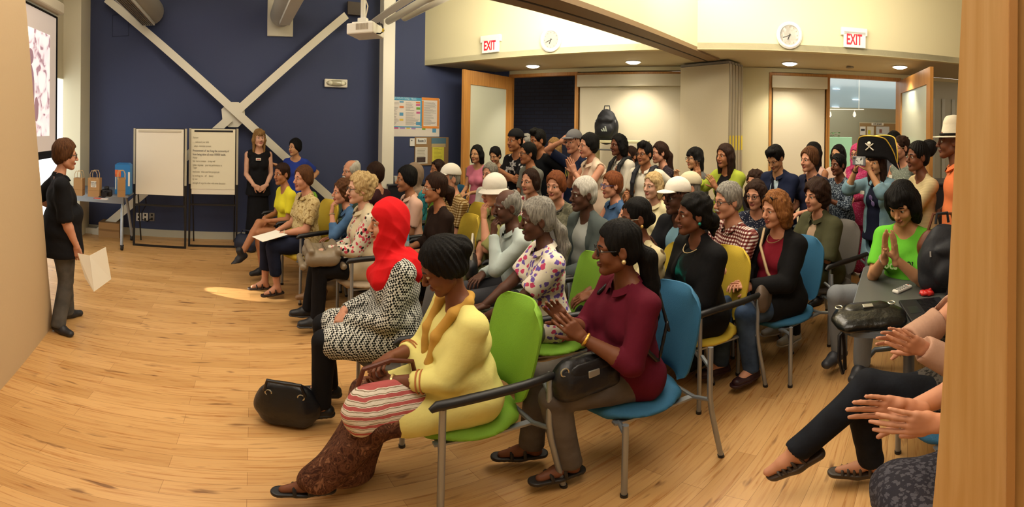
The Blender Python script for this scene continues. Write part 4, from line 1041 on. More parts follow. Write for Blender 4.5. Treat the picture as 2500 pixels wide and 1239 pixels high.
person('blonde', 'person with fair curled-up hair in a beige vest over bright flowered sleeves', 878, 424, rel=76, s=.97, lean=2, hy=4, skin='pale', hair=('curly', 'blond', {'bun': (-.115, 0, .05), 'bunr': .06}), g=1.15,
       top=T_(fab('#d8d0b8', 'floral', '#c84858', '#1c2420', sc=1.3), 'long', v=.03), over=dict(m=fab('#cdbd9c'), sl='none', open=.35, collar=1, hem=.12, name='vest'), bottom=TR(BK, flare=.5), shoes=('sneaker', '#1a1c20', '#3a3c40'),
       arms=(((.34, .05, .72), (.9, -.4, -.1), (0, 0, -1), .3), 'lap'), legs=LG(.44, .50), glasses=('#16181c',), watch=(1, '#15120f', .008), group=SE, q=0)
# ---- front row
person('hijab', 'person in a bright red headscarf and a black and white houndstooth coat', 948, 488, rel=80, s=.97, lean=2, hy=2, hp=2, skin='light', hair=None, hat=('hijab', fab('#d8181e', sc=1)), g=1.32,
       top=T_(fab('#e2e2d8', 'hounds', '#141614', sc=2.0), 'long', hem=.36, flare=1.0, fold=.005), bottom=TR(BK, flare=0), shoes=('flat', '#141416'), arms=('clasp', 'clasp'),
       legs=LG(.44, .38, .11), group=SE, q=0)
person('tunic', 'person in a pale yellow tunic and long brown patterned skirt in the foreground', 1082, 583, rel=71, s=.91, lean=4, hy=-12, hp=28, skin='brown', hair=('short', 'black', {'vol': 1.25, 'bun': (-.11, 0, .03), 'bunr': .055, 'side': 1}), g=1.38, bust=1.2, belly=.8,
       top=T_(fab('#e6dc86'), '34', hem=.30, flare=1.2, fold=.006, neck=.085), bottom=TR(fab('#3c2118', 'batik', '#6a4430', '#8c6248'), kind='skirt', len=.97, flare=1.18), shoes=('slide', '#141416'),
       arms=(((.36, .06, .73), (.5, -.75, .05), (-.4, 0, -.9), .9), ((.34, -.04, .80), (.6, .6, 0), (-.4, 0, -.9), .9)), extras=[('scarf', fab('#c89a48'), [(-.07, 0, .50), (-.03, .075, .50), (.05, .085, .47), (.125, .06, .36), (.155, .05, .22), (.16, .07, .10)], (.024, .022, .024, .026, .026, .022)), ('scarf_end', fab('#c89a48'), [(-.07, 0, .50), (-.03, -.075, .50), (.05, -.085, .47), (.13, -.05, .36), (.155, -.03, .24)], (.024, .022, .024, .026, .022))], legs=LG(.74, .50, .13, .55), watch=(1, '#e0c890', .008, 'b'), group=SE, q=0)
person('floralgrey', 'person with long grey hair tied back in a white blouse with purple and pink flowers', 1312, 485, rel=76, s=.96, lean=5, hy=0, hp=4, skin='dark', hair=('short', 'grey', {'vol': 1.15, 'pony': [(-.11, 0, -.02), (-.15, 0, -.10), (-.16, 0, -.20), (-.155, 0, -.30)], 'ponyr': .042}), g=1.1,
       top=T_(fab('#e4dcc8', 'floral', '#6e58a8', '#c8486c', sc=1.15), 'short', collar=1, hem=.06, fold=.005), bottom=TR('#6f7468'), arms=(((.42, .10, .66), (1, -.2, -.1), (0, 0, -1), .3), ((.42, -.06, .66), (1, .2, -.1), (0, 0, -1), .3)), group=SE, q=0, sleeve_w=1.15)
person('chinman', 'balding person with a hand raised to the mouth in a pale blue-grey long-sleeved shirt', 1238, 463, rel=72, s=.94, lean=10, hy=6, hp=2, fem=False, skin='dark', hair=('ring', 'grey', {'vol': .6}), g=1.1,
       top=T_('#b4c0ba', 'long', collar=1, fold=.006), bottom=TR('#3c3c40'), arms=('chin', 'lap'), beard=('m', '#3a3430'), group=SE, q=0)
person('maroonshirt', 'person with a long black ponytail and glasses in a maroon shirt and grey trousers', 1508, 540, rel=60, s=.96, lean=3, hy=-18, hp=2, skin='brown', hair=('short', 'black', {'vol': .9, 'pony': [(-.10, 0, .0), (-.15, 0, -.06), (-.16, 0, -.2), (-.15, 0, -.36), (-.14, 0, -.44)], 'ponyr': .045}), g=1.2, belly=.6,
       top=T_(fab('#5c1024'), 'roll', collar=1, hem=.10, fold=.006), bottom=TR(fab('#58504a', 'denim', '#6c645c'), flare=.3, loose=1.2), shoes=('sandal', '#1e1814'), glasses=('#16181c',),
       arms=(((.30, .10, .86), (.65, -.3, .7), (-.2, -.9, -.2), .45), ((.33, -.02, .90), (.6, -.1, .7), (-.1, 1, 0), .45)), watch=(1, '#e0b050', .007, 'b'), legs=LG(.34, .46), group=SE, q=0, elbow=1)
person('beigearm', 'person in a cream patterned tunic and thin glasses, one arm reaching forward', 1552, 485, rel=62, s=.94, lean=6, hy=-8, hp=4, skin='brown', hair=('short', 'black', {'vol': .7, 'bun': (-.10, 0, -.02)}), g=1.25,
       top=T_(fab('#c9bd94', 'spots', '#5c4a2c', '#8a7440', sc=.35), '34', hem=.1), arms=(((.46, .12, .80), (.9, -.2, -.3), (0, -.3, -1), .4), ((.42, -.04, .76), (.9, .1, -.3), (0, .3, -1), .4)), glasses=('#b0a890',), watch=(1, '#e0b050', .008, 'b'), group=SE, q=0)
person('blackcardi', 'curly-haired person in a black cardigan over a black and teal top', 1692, 474, rel=56, s=.98, lean=1, hy=-12, hp=0, skin='brown', hair=('puff', 'black', {'vol': .9, 'pony': [(-.09, 0, .0), (-.13, 0, -.05), (-.15, 0, -.14)], 'ponyr': .055}), g=1.25, smile=.3,
       top=T_(fab('#101214', 'blotch', '#0c2a28', '#14746a', sc=.3), 'none', hem=.12, v=.09, neck=.10), over=dict(m=fab('#101012'), sl='long', open=.9, hem=.22), bottom=TR('#141318'), shoes=('sneaker', '#141416', '#d0ccc0'),
       arms=('lap', 'lap'), legs=LG(.46, .30), group=SE, q=0)
person('auburn', 'person with auburn hair in a deep red top, black cardigan and jeans', 1893, 467, rel=44, s=.96, lean=0, hy=-4, hp=6, skin='light', hair=('shag', 'auburn', {'vol': 1.25}), g=1.2,
       top=T_('#7a1626', 'none', v=.07, neck=.10, hem=.16), over=dict(m=fab('#121214'), sl='long', open=1.5, hem=.18), bottom=TR(JEAN, kind='trousers', loose=1.4), shoes=('flat', '#2c0e14'), arms=(((.34, .07, .74), (.7, -.6, .2), (0, -.7, -.7), .35), ((.34, -.05, .74), (.75, .3, .1), (0, .3, -1), .35)),
       glasses=('#1a1410', 'top'), watch=(1, '#e0dcc8', .007), legs=LG(.36, .48), group=SE, q=0)
# ---- middle rows
person('pink', 'person with short dark hair in a pale pink shirt seated behind the red headscarf', 992, 407, rel=72, s=.97, hy=0, skin='tan', hair=('short', 'black', {'vol': 1.2, 'side': 1}), top=T_('#e2b8a2', 'short', collar=1, v=.06), group=SE, q=1)
person('beigescarf', 'person in a beige headscarf and a teal patterned top by the blue wall', 1010, 394, rel=70, D=4.9, s=.95, skin='tan', hair=None, hat=('hijab', '#8c7866'), top=T_(fab('#1e6a78', 'blotch', '#3a9aa0', '#1a3a5c')), group=SE)
person('ponybrown', 'person with a brown ponytail and glasses in a dark brown dress with a cream yoke', 1062, 424, rel=72, s=.97, hy=0, skin='tan', hair=('short', 'dbrown', {'vol': 1.1, 'pony': [(-.10, 0, .01), (-.14, 0, -.04), (-.15, 0, -.15)], 'ponyr': .05}), g=1.1,
       top=T_('#24160f', '34', hem=.1), over=dict(m=fab('#d8c8a0'), sl='none', open=.01, hem=0, name='yoke') if False else None, bottom=TR('#24160f', kind='skirt', len=.6), glasses=('#c8c0b0',), arms=('lap', 'lap'), group=SE, q=1)
person('sunhair', 'person with dark hair and sunglasses pushed up, mostly hidden below the notice board', 1068, 404, rel=60, D=5.7, s=.93, skin='tan', hair=('bob', 'dbrown', {}), glasses=('#1a1614', 'top'), top=T_(fab('#2a8a7a', 'blotch', '#58b090', '#1a4a4c')), group=SE)
person('whitecap', 'person in a white baseball cap and a tan checked shirt behind the ponytail', 1098, 402, rel=66, s=.99, fem=False, hy=4, skin='light', hair=('short', 'grey', {'vol': .5}), hat=('cap', '#e8e2d4', .01), top=T_(fab('#c8b488', 'plaid', '#b09a70', '#c0a880', sc=1.3), 'short', collar=1), watch=(1, '#c8b890', .006), group=SE, q=1)
person('greyback', 'grey-haired person in glasses and a white and orange shirt behind the white bucket hat', 1196, 401, rel=40, D=5.0, fem=False, s=.96, skin='light', hair=('short', 'grey', {}), top=T_(fab('#e0dcd0')), group=SE)
person('bucket', 'person in a white knitted sun hat and an olive shirt, fist near the mouth', 1205, 422, rel=60, s=.97, hy=6, skin='light', hair=('crop', 'grey', {}), hat=('bucket', '#e4decd', .03), top=T_('#8c8a52', 'elbow', collar=1, hem=.1), g=1.2, arms=('chin', ((.34, .16, .62), (.9, 0, -.5), (0, 0, -1), .6)), bottom=TR('#6c6a48'), group=SE, q=1)
person('whitefloral', 'person with grey-brown bobbed hair in a white blouse with small red flowers', 1294, 413, rel=38, s=.96, hy=-4, skin='light', hair=('bob', 'dbrown', {'vol': .8, 'len': .05}), top=T_(fab('#e8e0d2', 'floral', '#a83848', '#6c4c50', sc=1.1), 'short', collar=1, v=.05), group=SE, q=1)
person('redbrown', 'person with short reddish brown hair in a grey-green patterned top and beads', 1357, 421, rel=24, s=.97, hy=-4, skin='light', hair=('short', 'red', {'vol': 1.5, 'side': 1}), top=T_(fab('#5c5a48', 'blotch', '#7a7660', '#38382e'), 'short'), g=1.2, watch=None, group=SE, q=1)
person('whitehair', 'dark-skinned person with white hair in a light grey shirt and open grey jacket', 1424, 434, rel=58, s=1.0, fem=False, hy=-2, skin='dark', hair=('short', 'white', {'vol': .9}), top=T_('#a7aaa4', 'long', collar=1, fold=.005), over=dict(m=fab('#4c5452'), sl='long', open=1.4, hem=.1), bottom=TR('#8a8880'), arms=('thigh', 'lap'), group=SE, q=0)
person('redhair', 'person with short red hair and blue glasses in a sleeveless denim shirt clapping', 1494, 421, rel=62, s=.96, hy=-4, skin='light', hair=('short', 'red', {'vol': 1.3}), top=T_(fab('#3a5578', 'denim', '#4c6a90'), 'none', collar=1), glasses=('#2c4c9c',), arms=('clap', 'clap'), group=SE, q=1)
person('creamblond', 'person with straight fair hair in a cream shirt seated in front of the backpack wearer', 1594, 421, rel=42, s=.97, hy=0, skin='pale', hair=('shag', 'blond', {'vol': .8}), top=T_('#ece0b0', 'long', collar=1, v=.05), group=SE, q=1)
person('capjacket', 'dark-skinned person in a white brimmed cap, black jacket and light blue shirt', 1652, 436, rel=48, s=1.0, fem=False, hy=-2, skin='dark', hair=('crop', 'black', {}), hat=('cap', '#e9e2d2', .01), top=T_('#7fa8bc', 'long', collar=1), over=dict(m=fab('#191a1e'), sl='long', open=.8), glasses=('#201814',), arms=('clap', 'clap'), group=SE, q=1)
person('beigecap', 'person in a beige cap hidden behind the white brimmed cap', 1682, 432, rel=70, D=3.95, s=.98, fem=False, skin='light', hair=('crop', 'grey', {}), hat=('cap', '#cfc4a4', .01), top=T_('#5a5c58', 'long'), group=SE)
person('plaidman', 'grey-haired person with a moustache and glasses in a red and white checked shirt clapping', 1777, 447, rel=54, s=1.0, fem=False, hy=-2, hp=2, skin='light', hair=('short', 'grey', {'vol': 1.1}), beard=('m', '#b8b0a0'), top=T_(fab('#e6ded4', 'plaid', '#8a4a4a', '#a86a62', sc=1.25), 'short', collar=1, hem=.08), glasses=('#403028',),
       arms=('clap', 'clap'), g=1.1, group=SE, q=1, bottom=TR('#2a2c34'))
person('dots', 'person with dark wavy hair and black glasses in a navy dotted blouse', 1846, 441, rel=26, s=.95, hy=-2, hp=4, skin='light', hair=('shag', 'dbrown', {'vol': 1.2}), top=T_(fab('#1e2234', 'dots', '#c8c8cc'), 'short', v=.05), glasses=('#16181c',), arms=('clap', 'clap'), group=SE, q=1)
person('curlyhid', 'person with curly hair half hidden beside the navy suit', 1843, 411, rel=30, D=4.6, s=.95, skin='light', hair=('curly', 'dbrown', {}), top=T_('#3a3236'), group=SE)
person('olive', 'person with dark curly hair in an olive short-sleeved jacket clapping on a grey chair', 1992, 442, rel=48, s=.97, lean=5, hy=2, hp=0, skin='light', hair=('puff', 'dbrown', {'vol': 1.15}), g=1.2, top=T_('#b59a80', 'none', v=.08), over=dict(m=fab('#4a4a32'), sl='elbow', open=.5, collar=1, hem=.14), bottom=TR('#1c1c1e'), shoes=('sneaker', '#b8b4ac'),
       arms=('clap', 'clap'), watch=(1, '#3a2418', .007, 'b'), group=SE, q=0)
person('greentee', 'person with a black bob in a lime green tee, palms pressed together', 2203, 446, rel=20, s=1.06, lean=8, hy=-4, hp=24, skin='asian', hair=('bob', 'black', {'bangs': 1, 'vol': 1.2}), g=1.0, top=T_('#6cc838', 'short', hem=.12), bottom=TR('#7c8084'), arms=(((.34, .035, .88), (.1, -.05, 1), (0, -1, 0), .08), ((.34, -.035, .88), (.1, .05, 1), (0, 1, 0), .08)),
       shoes=('shoe', '#303034'), watch=(-1, '#c8c0b0', .006), group=SE, q=0, legs=[((.34, -.16, .57), (.30, -.20, .075)), ((.26, -.34, .57), (.22, -.40, .075))])
# ---- standing along the back
person('pinktee', 'person with a black bob in a pink tee in front of the left door leaf', 1164, 355, rel=40, D=5.6, sit=False, lean=4, hy=5, skin='asian', hair=('bob', 'black', {'bangs': 0}), top=T_('#d97c94', 'cap', neck=.09), bottom=TR(JEAN), group=ST, g=.9)
person('darkupdo', 'person with pinned-up black hair just behind the pink tee', 1209, 360, rel=30, D=5.9, sit=False, hp=15, skin='asian', hair=('short', 'black', {'vol': 1.3}), top=T_('#2c2426', 'short'), group=ST)
person('capcross', 'person in a backwards black cap with folded arms and a black tee printed in white', 1258, 316, rel=48, D=5.25, sit=False, fem=False, hy=-4, skin='tan', hair=('crop', 'black', {}), hat=('capback', '#16161a', .01), top=T_(fab('#141418', 'spots', '#c8c8c8', '#141418', sc=.45), 'short'), arms=('cross', 'cross'), smile=1, group=ST, q=1)
person('palescarf', 'person with pale hair seen only between two people in black tees', 1283, 328, rel=50, D=5.9, sit=False, skin='light', hair=('shag', 'grey', {}), top=T_('#4a4444'), group=ST)
person('greytee', 'person with cropped dark hair and glasses in a grey tee with a striped sleeve', 1288, 349, rel=62, D=4.85, sit=False, fem=False, hy=-4, skin='tan', hair=('crop', 'black', {'vol': 1.1}), top=T_('#77786f', 'short', hem=.1), glasses=('#303030',), group=ST, q=1, bottom=TR('#1c1c20'))
person('facehand', 'tall person with swept-up dark hair in a black tee covering the mouth with a hand', 1313, 317, rel=58, D=5.35, sit=False, fem=False, lean=6, hy=0, hp=8, skin='tan', hair=('crop', 'black', {'quiff': 1}), top=T_('#14161a', 'short'), arms=('side', 'chin'), group=ST, q=1)
person('pinkhid', 'fair-haired person in a pink shirt mostly hidden behind the grey cap', 1352, 338, rel=50, D=5.9, sit=False, skin='light', hair=('shag', 'dblond', {'vol': 1.2}), top=T_('#d89aa4', 'short'), group=ST)
person('greycap', 'person in a grey baseball cap and navy tee raising a hand to the brow', 1400, 318, rel=46, D=5.0, sit=False, fem=False, hy=4, skin='light', hair=('crop', 'dbrown', {}), hat=('cap', '#78787c', .01), top=T_(fab('#1a2440'), 'short'), arms=('side', 'brow'), group=ST, q=1, bottom=TR('#20304c'))
person('peach', 'person with short black hair in a sleeveless pale peach top clapping', 1437, 327, rel=62, D=4.6, sit=False, hy=-6, skin='light', hair=('short', 'black', {'vol': 1.2, 'side': 1}), top=T_('#e8bfa4', 'none', v=.07, hem=.16), over=dict(m=fab('#e6cfb4'), sl='none', open=.8, hem=.26, collar=1, name='vest'), arms=('claphi', 'claphi'), smile=1, group=ST, q=1, g=.95)
person('longhair', 'person with chin-length black hair in a long-sleeved white shirt, backpack on', 1510, 329, rel=58, D=5.25, sit=False, fem=False, hy=0, skin='brown', hair=('shag', 'black', {'vol': 1.2}), top=T_('#e4ddcb', 'long', collar=1), group=ST, q=1)
person('whiteshirt', 'person with glasses and dark hair in a white shirt clapping between the two backpack wearers', 1540, 359, rel=50, D=5.3, sit=False, skin='tan', hair=('short', 'dbrown', {'vol': 1.0, 'bun': (-.1, 0, 0)}), top=T_('#e6e0d4', 'short', collar=1), arms=('claphi', 'claphi'), glasses=('#2a2a2a',), group=ST)
person('polo', 'person with thick black hair and black glasses in a white short-sleeved polo', 1573, 349, rel=34, D=4.75, sit=False, fem=False, hy=-2, skin='tan', hair=('crop', 'black', {'quiff': 1, 'vol': 1.2}), top=T_('#e8e1cc', 'short', collar=1, hem=.12), glasses=('#101012',), arms=('side', ((.28, -.14, 1.02), (.4, .1, .9), (-.3, .6, 0), .8)), group=ST, q=1, bottom=TR('#2c2c34'))
person('lace', 'smiling person with a long dark ponytail in a dark lace top', 1611, 348, rel=66, D=5.0, sit=False, hy=0, skin='light', hair=('short', 'dbrown', {'vol': 1.1, 'pony': [(-.10, 0, .03), (-.14, 0, -.04), (-.14, 0, -.2), (-.13, 0, -.3)], 'ponyr': .045}), smile=1, top=T_(fab('#2a2228', 'dots', '#6a5c60'), '34'), arms=('claphi', 'claphi'), group=ST, q=1)
person('greyjkt', 'person with black shoulder-length hair and glasses in a grey jacket with a name sticker', 1696, 361, rel=62, D=4.8, sit=False, hy=0, skin='asian', hair=('long', 'black', {'bangs': 1, 'len': .08}), top=T_('#5e5c58', '34'), arms=(((.22, .02, 1.06), (.2, -.9, .2), (-1, 0, 0), .8), ((.24, -.16, 1.30), (.3, 0, 1), (-.2, .8, 0), .8)), glasses=('#302c2c',), group=ST, q=1)
person('lime', 'person with dark wavy hair in a lime cardigan over a black top clapping high, smiling', 1770, 352, rel=40, D=4.5, sit=False, hy=-4, skin='tan', hair=('long', 'dbrown', {'vol': 1.1}), smile=1, top=T_('#17161a', 'none', v=.08, hem=.1), over=dict(m=fab('#a8b53e'), sl='34', open=1.2, hem=.12), arms=(((.26, .02, 1.24), (.4, -.3, .8), (-.3, -.8, 0), .3), ((.24, -.26, 1.34), (.3, -.1, 1), (.3, .8, 0), .1)), group=ST, q=1, g=1.05)
person('suit', 'person in a navy suit and dark tie looking down at a phone', 1893, 357, rel=38, D=4.35, sit=False, fem=False, hy=4, hp=30, lean=4, skin='asian', hair=('crop', 'black', {'quiff': 1, 'vol': 1.2}), top=T_('#b8cdd8', 'long', collar=1), over=dict(m=fab('#18203a'), sl='long', open=.6, collar=1, hem=.12), extras=[('tie', fab('#101424'), [(.112, 0, .45), (.130, 0, .36), (.142, 0, .22)], (.012, .016, .020))], bottom=TR('#18203a'), arms=('front', 'front'), group=ST, q=1)
person('navypolo', 'person with short wavy brown hair in a navy polo with a bag strap', 1976, 361, rel=46, D=4.3, sit=False, hy=0, skin='light', hair=('short', 'brown', {'vol': 1.5, 'side': 1}), top=T_('#1c2036', 'short', collar=1), g=1.05, group=ST, q=1)
person('blacktop', 'person with black hair peeping over the brown wavy hair', 1984, 348, rel=50, D=4.95, sit=False, skin='tan', hair=('long', 'black', {}), top=T_('#d8b0a0', 'none'), group=ST)
person('leaf', 'person with sunglasses on tied-back hair in a navy and white leafy blouse and grey trousers', 2046, 377, rel=42, D=4.65, sit=False, hy=0, skin='brown', hair=('short', 'black', {'vol': .9, 'bun': (-.1, 0, .02), 'bunr': .035}), top=T_(fab('#26303e', 'leopard', '#8c98a4'), '34', v=.04, hem=.18), bottom=TR('#5c5b57'), shoes=('flat', '#241c1a'), glasses=('#1a1614', 'top'), arms=('clap', 'clap'), group=ST, q=1)
person('peachback', 'person with long black parted hair in a pale pink top behind the leafy blouse', 2046, 354, rel=30, D=5.3, sit=False, skin='asian', hair=('long', 'black', {'len': .05}), top=T_('#e2c0aa', '34'), glasses=('#1a1a1c',), group=ST)
person('pinkscarf', 'person in a pink patterned headscarf and dress', 2093, 352, rel=28, D=5.2, sit=False, skin='light', hair=None, hat=('hijab', fab('#c03a6c', 'dots', '#e0a0b8')), top=T_(fab('#a82c54', 'dots', '#d890a8'), 'long', hem=.2), bottom=TR(fab('#a82c54', 'dots', '#d890a8'), kind='skirt', len=.7), glasses=('#403838',), group=ST, q=1)
person('pirate', 'person in a black pirate hat and a denim shirt holding up a phone', 2140, 338, rel=36, D=4.1, sit=False, hy=2, hp=0, skin='asian', hair=('long', 'dbrown', {'bangs': 1, 'len': -.05}), hat=('tricorne', '#151416', .115), top=T_('#161a30', 'short', v=.05, hem=.1), over=dict(m=fab('#6c8ea0', 'denim', '#88a8b4'), sl='roll', open=1.1, hem=.30, collar=1), bottom=TR(BK), shoes=('flat', '#1c1a1c'), arms=('phone', 'phone'), watch=(-1, '#3a2a20', .008), group=ST, q=1)
person('specsman', 'person with short dark hair and glasses in the right doorway, behind the pirate hat', 2181, 322, rel=40, D=5.4, sit=False, fem=False, skin='light', hair=('short', 'black', {}), top=T_('#4c5058', 'short', collar=1), glasses=('#202020',), group=ST)
person('shortcurl', 'person with short curly dark hair and glasses in a grey patterned sleeveless top', 2198, 333, rel=44, D=4.8, sit=False, skin='light', hair=('curly', 'dbrown', {'vol': .8}), top=T_(fab('#7c8478', 'dots', '#c0c4b8'), 'none', neck=.09), glasses=('#c8b890',), arms=('side', ((.26, -.12, 1.12), (.2, .2, 1), (-.2, 1, 0), .3)), group=ST, q=1)
person('bun', 'person with a large dark hair bun in a cream knitted sweater', 2240, 347, rel=62, D=3.7, sit=False, hy=6, skin='brown', hair=('short', 'black', {'vol': 1.1, 'bun': (-.135, 0, .07), 'bunr': .075}), g=.95, nosz=1.0, top=T_(fab('#cbb88c', 'knit', '#b8a67c'), '34', hem=.14, neck=.10), arms=('cross', ((.26, -.10, 1.22), (.2, .2, 1), (-.3, 1, 0), .4)), group=ST, q=0, bottom=TR('#2a2a30'))
person('fedora', 'person in a cream fedora and an orange shirt half hidden by the oak jamb', 2322, 297, rel=80, D=3.5, sit=False, fem=False, hy=0, skin='brown', hair=('crop', 'black', {}), hat=('fedora', '#e6dcc2', .02), top=T_('#e07a48', 'short', collar=1, hem=.12), arms=('side', ((.16, -.2, .98), (.6, .1, -.7), (0, 0, -1), .5)), watch=(1, '#c8b890', .007), group=ST, q=1, bottom=TR('#3a3a40'))
# ---- the two clapping people cut off by the oak jamb on the right
person('farclap', 'clapping person with crossed legs in black jeans and strappy wedge sandals', 2300, 560, rel=70, D=1.9, s=.97, lean=-14, skin='light', hair=('bob', 'dbrown', {}), g=1.1, top=T_(fab('#4a443e', 'leopard', '#1c1814', sc=.8), 'none', hem=.12), over=dict(m=fab('#b8917a'), sl='long', open=1.6, hem=.06, name='cardigan'), bottom=TR(fab('#14161c', 'denim', '#1c2028'), flare=.2), shoes=('wedge', '#40342a'),
       arms=(((.27, .30, .98), (.80, .25, .55), (-.2, -1, 0), .10), ((.33, .20, .96), (.85, .35, .40), (-.1, 1, 0), .12)), legs=[((.43, -.03, .68), (.70, .05, .36), (.80, .1, -.55)), ((.42, -.07, .57), (.36, -.09, .075))], watch=(1, '#e8e4dc', .009), group=SE, q=0, xyz=(1.58, .86, 0))
PEOPLE['farclap']['root'].rotation_euler[2] = math.atan2(.60, -.80)
person('nearclap', 'nearest clapping person beside the oak jamb, only hands, forearms and lap showing', 2300, 600, rel=62, D=1.3, s=.98, lean=0, skin='light', hair=('bob', 'brown', {}), g=1.1, top=T_('#e6dfcc', 'elbow', hem=.10), bottom=TR(fab('#2a2830', 'leopard', '#4c4a52'), kind='skirt', len=.5), shoes=('shoe', '#40342a'),
       arms=(((.40, .15, .985), (.90, -.10, .18), (-.1, -1, 0), .08), ((.45, .065, .99), (.88, .04, .25), (-.1, 1, 0), .10)), group=SE, q=0, xyz=(1.24, .38, 0))
PEOPLE['nearclap']['root'].rotation_euler[2] = math.atan2(.60, -.80)
for k_ in ('farclap', 'nearclap'): PEOPLE[k_]['rz'] = math.atan2(.60, -.80)
# ---- their chairs
seat_under('girl', 'green', 'green chair under the young person in the yellow tee')
seat_under('tanshirt', 'yellow', 'yellow armchair behind the tan patterned shirt')
seat_under('denimhand', 'blue', 'chair under the person in the denim shirt, mostly hidden')
seat_under('oldmoust', 'beige', 'chair under the bald person with the white moustache', True)
seat_under('maroonback', 'grey', 'chair under the person in the dark plum top')
seat_under('blonde', 'beige', 'beige armchair under the person in the flowered sleeves')
seat_under('hijab', 'grey', 'grey chair under the houndstooth coat', False)
seat_under('tunic', 'green', 'bright green armchair in the foreground under the yellow tunic')
seat_under('floralgrey', 'green', 'green armchair behind the purple and pink flowered blouse')
seat_under('chinman', 'grey', 'armchair under the person in the pale blue-grey shirt')
seat_under('maroonshirt', 'blue', 'blue chair without arms under the maroon shirt', False)
seat_under('beigearm', 'yellow', 'yellow chair behind the cream patterned tunic', False)
seat_under('blackcardi', 'yellow', 'yellow armchair under the black cardigan')
seat_under('auburn', 'blue', 'blue chair without arms under the auburn-haired person', False)
seat_under('olive', 'grey', 'grey armchair under the olive jacket')
seat_under('greentee', 'green', 'green armchair beside the lime green tee')
seat_under('nearclap', 'grey', 'chair beside the oak jamb, under the nearest clapping person', False)
seat_under('farclap', 'blue', 'blue chair beside the oak jamb, under the crossed black jeans', False)
for k_, c_, l_ in (('pink', 'green', 'chair under the pale pink shirt'), ('beigescarf', 'green', 'chair under the beige headscarf'), ('ponybrown', 'yellow', 'yellow armchair under the brown ponytail'),
                   ('sunhair', 'blue', 'chair under the pushed-up sunglasses below the notice board'), ('whitecap', 'yellow', 'yellow chair behind the tan checked shirt'), ('greyback', 'grey', 'chair behind the white bucket hat'),
                   ('bucket', 'green', 'armchair under the olive shirt and bucket hat'), ('whitefloral', 'beige', 'chair under the blouse with small red flowers'), ('redbrown', 'grey', 'chair under the grey-green patterned top'),
                   ('whitehair', 'grey', 'chair under the white-haired person in grey'), ('redhair', 'blue', 'chair under the sleeveless denim shirt'), ('creamblond', 'green', 'chair under the cream shirt'),
                   ('capjacket', 'grey', 'chair under the black jacket'), ('beigecap', 'blue', 'chair under the beige cap'), ('plaidman', 'blue', 'chair under the checked shirt'),
                   ('dots', 'grey', 'chair under the navy dotted blouse'), ('curlyhid', 'green', 'chair under the curly hair beside the navy suit')):
    seat_under(k_, c_, l_, True)
# ------------------------------------------------------------------ things on and by the blue wall
MW = WB.M(0, 0, 0)
def hb(x, y, off=0.0): return WB.hit(x, y, off)
def thing(name, label, cat, M, group=None): return empty(name, label, cat, group=group, M=M)
def part(name, f, m, parent): q = MB(); f(q); return q.build(name, m, parent)
def bar2(q, a, b, w_, t_):                                        # flat bar in the wall plane between (x,z) points
    a, b = Vector((a[0], 0, a[1])), Vector((b[0], 0, b[1])); d = b - a; L_ = d.length; d.normalize(); n_ = Vector((-d.z, 0, d.x))
    M = Matrix((d, Vector((0, 1, 0)), n_)).transposed().to_4x4(); M.translation = (a + b) / 2; q.box((0, 0, 0), (L_, t_, w_), M=M)
cb = thing('cross_brace', 'white steel cross brace fixed to the blue wall', 'brace', WB.M(0, .16, 0))
pa0, pa1 = hb(285, 18, .16), hb(798, 476, .16); dA = (pa1 - pa0); A0 = pa0 - dA * .05; A1 = pa0 + dA * 1.24
pb0, pb1 = hb(845, 38, .16), hb(240, 566, .16); dB = pb1 - pb0; B0 = pb0 - dB * .0; B1 = pb0 + dB * 1.02
part('diagonal_bar', lambda q: bar2(q, (A0.x, A0.z), (A1.x, A1.z), .115, .07), WPAINT, cb)
mid = hb(570, 280, .16); e1 = Vector((mid.x, 0, mid.z))
part('diagonal_bar', lambda q: bar2(q, (B0.x, B0.z), (mid.x + .05, mid.z + .045), .115, .05), WPAINT, cb)
part('diagonal_bar', lambda q: bar2(q, (mid.x - .05, mid.z - .045), (B1.x, B1.z), .115, .05), WPAINT, cb)
def octo(q): q.prism([(mid.x + .19 * math.cos(PI / 8 + k * PI / 4) * (1.05 if k % 2 else .95), mid.z + .19 * math.sin(PI / 8 + k * PI / 4)) for k in range(8)], .02, M=Matrix.Translation((0, .02, 0)))
gp = part('gusset_plate', octo, WPAINT, cb)
for dx, dz in ((.1, .09), (.13, -.1), (-.1, -.1), (-.12, .11)): part('bolt', lambda q: q.ball((mid.x + dx, .015, mid.z + dz), .018, seg=8, rings=5), WPAINT, gp)
fp = hb(222, 575, .1); part('foot_plate', lambda q: (q.box((fp.x, .02, fp.z + .02), (.34, .04, .22)),), WPAINT, cb)
tp = hb(868, 22, .1); part('top_plate', lambda q: q.box((tp.x, .05, tp.z), (.27, .05, .20)), mat('#4a4038', .6), cb)
# column and the pipes that run from its head
ca, cbx = hb(929, 300, .33).x, hb(957, 300, .33).x
wallbox('column', WB, ca, cbx, 0, CEIL, off=.42, t=.18, m=WPAINT)
def pipe(name, label, p0, p1, r, seg, m):
    q = MB(); q.tube([p0, p1], r, seg); o = q.build(name, m); return tag(o, label, 'pipe' if seg > 6 else 'beam')
def pp(x, y, z): return onz(x, y, z)
pipe('steel_beam', 'white square steel beam running from the column head towards the room', atD(909, 56, 6.2), atD(1010, -12, 4.3), .055, 4, WPAINT)
pipe('pipe', 'white pipe just below the steel beam at the column head', atD(948, 52, 6.3), atD(1060, -12, 4.4), .050, 12, WPAINT)
pipe('pipe', 'thicker white pipe ending at the soffit corner', atD(988, 42, 6.6), atD(1100, -16, 4.8), .062, 12, mat('#ded4bc', .5))
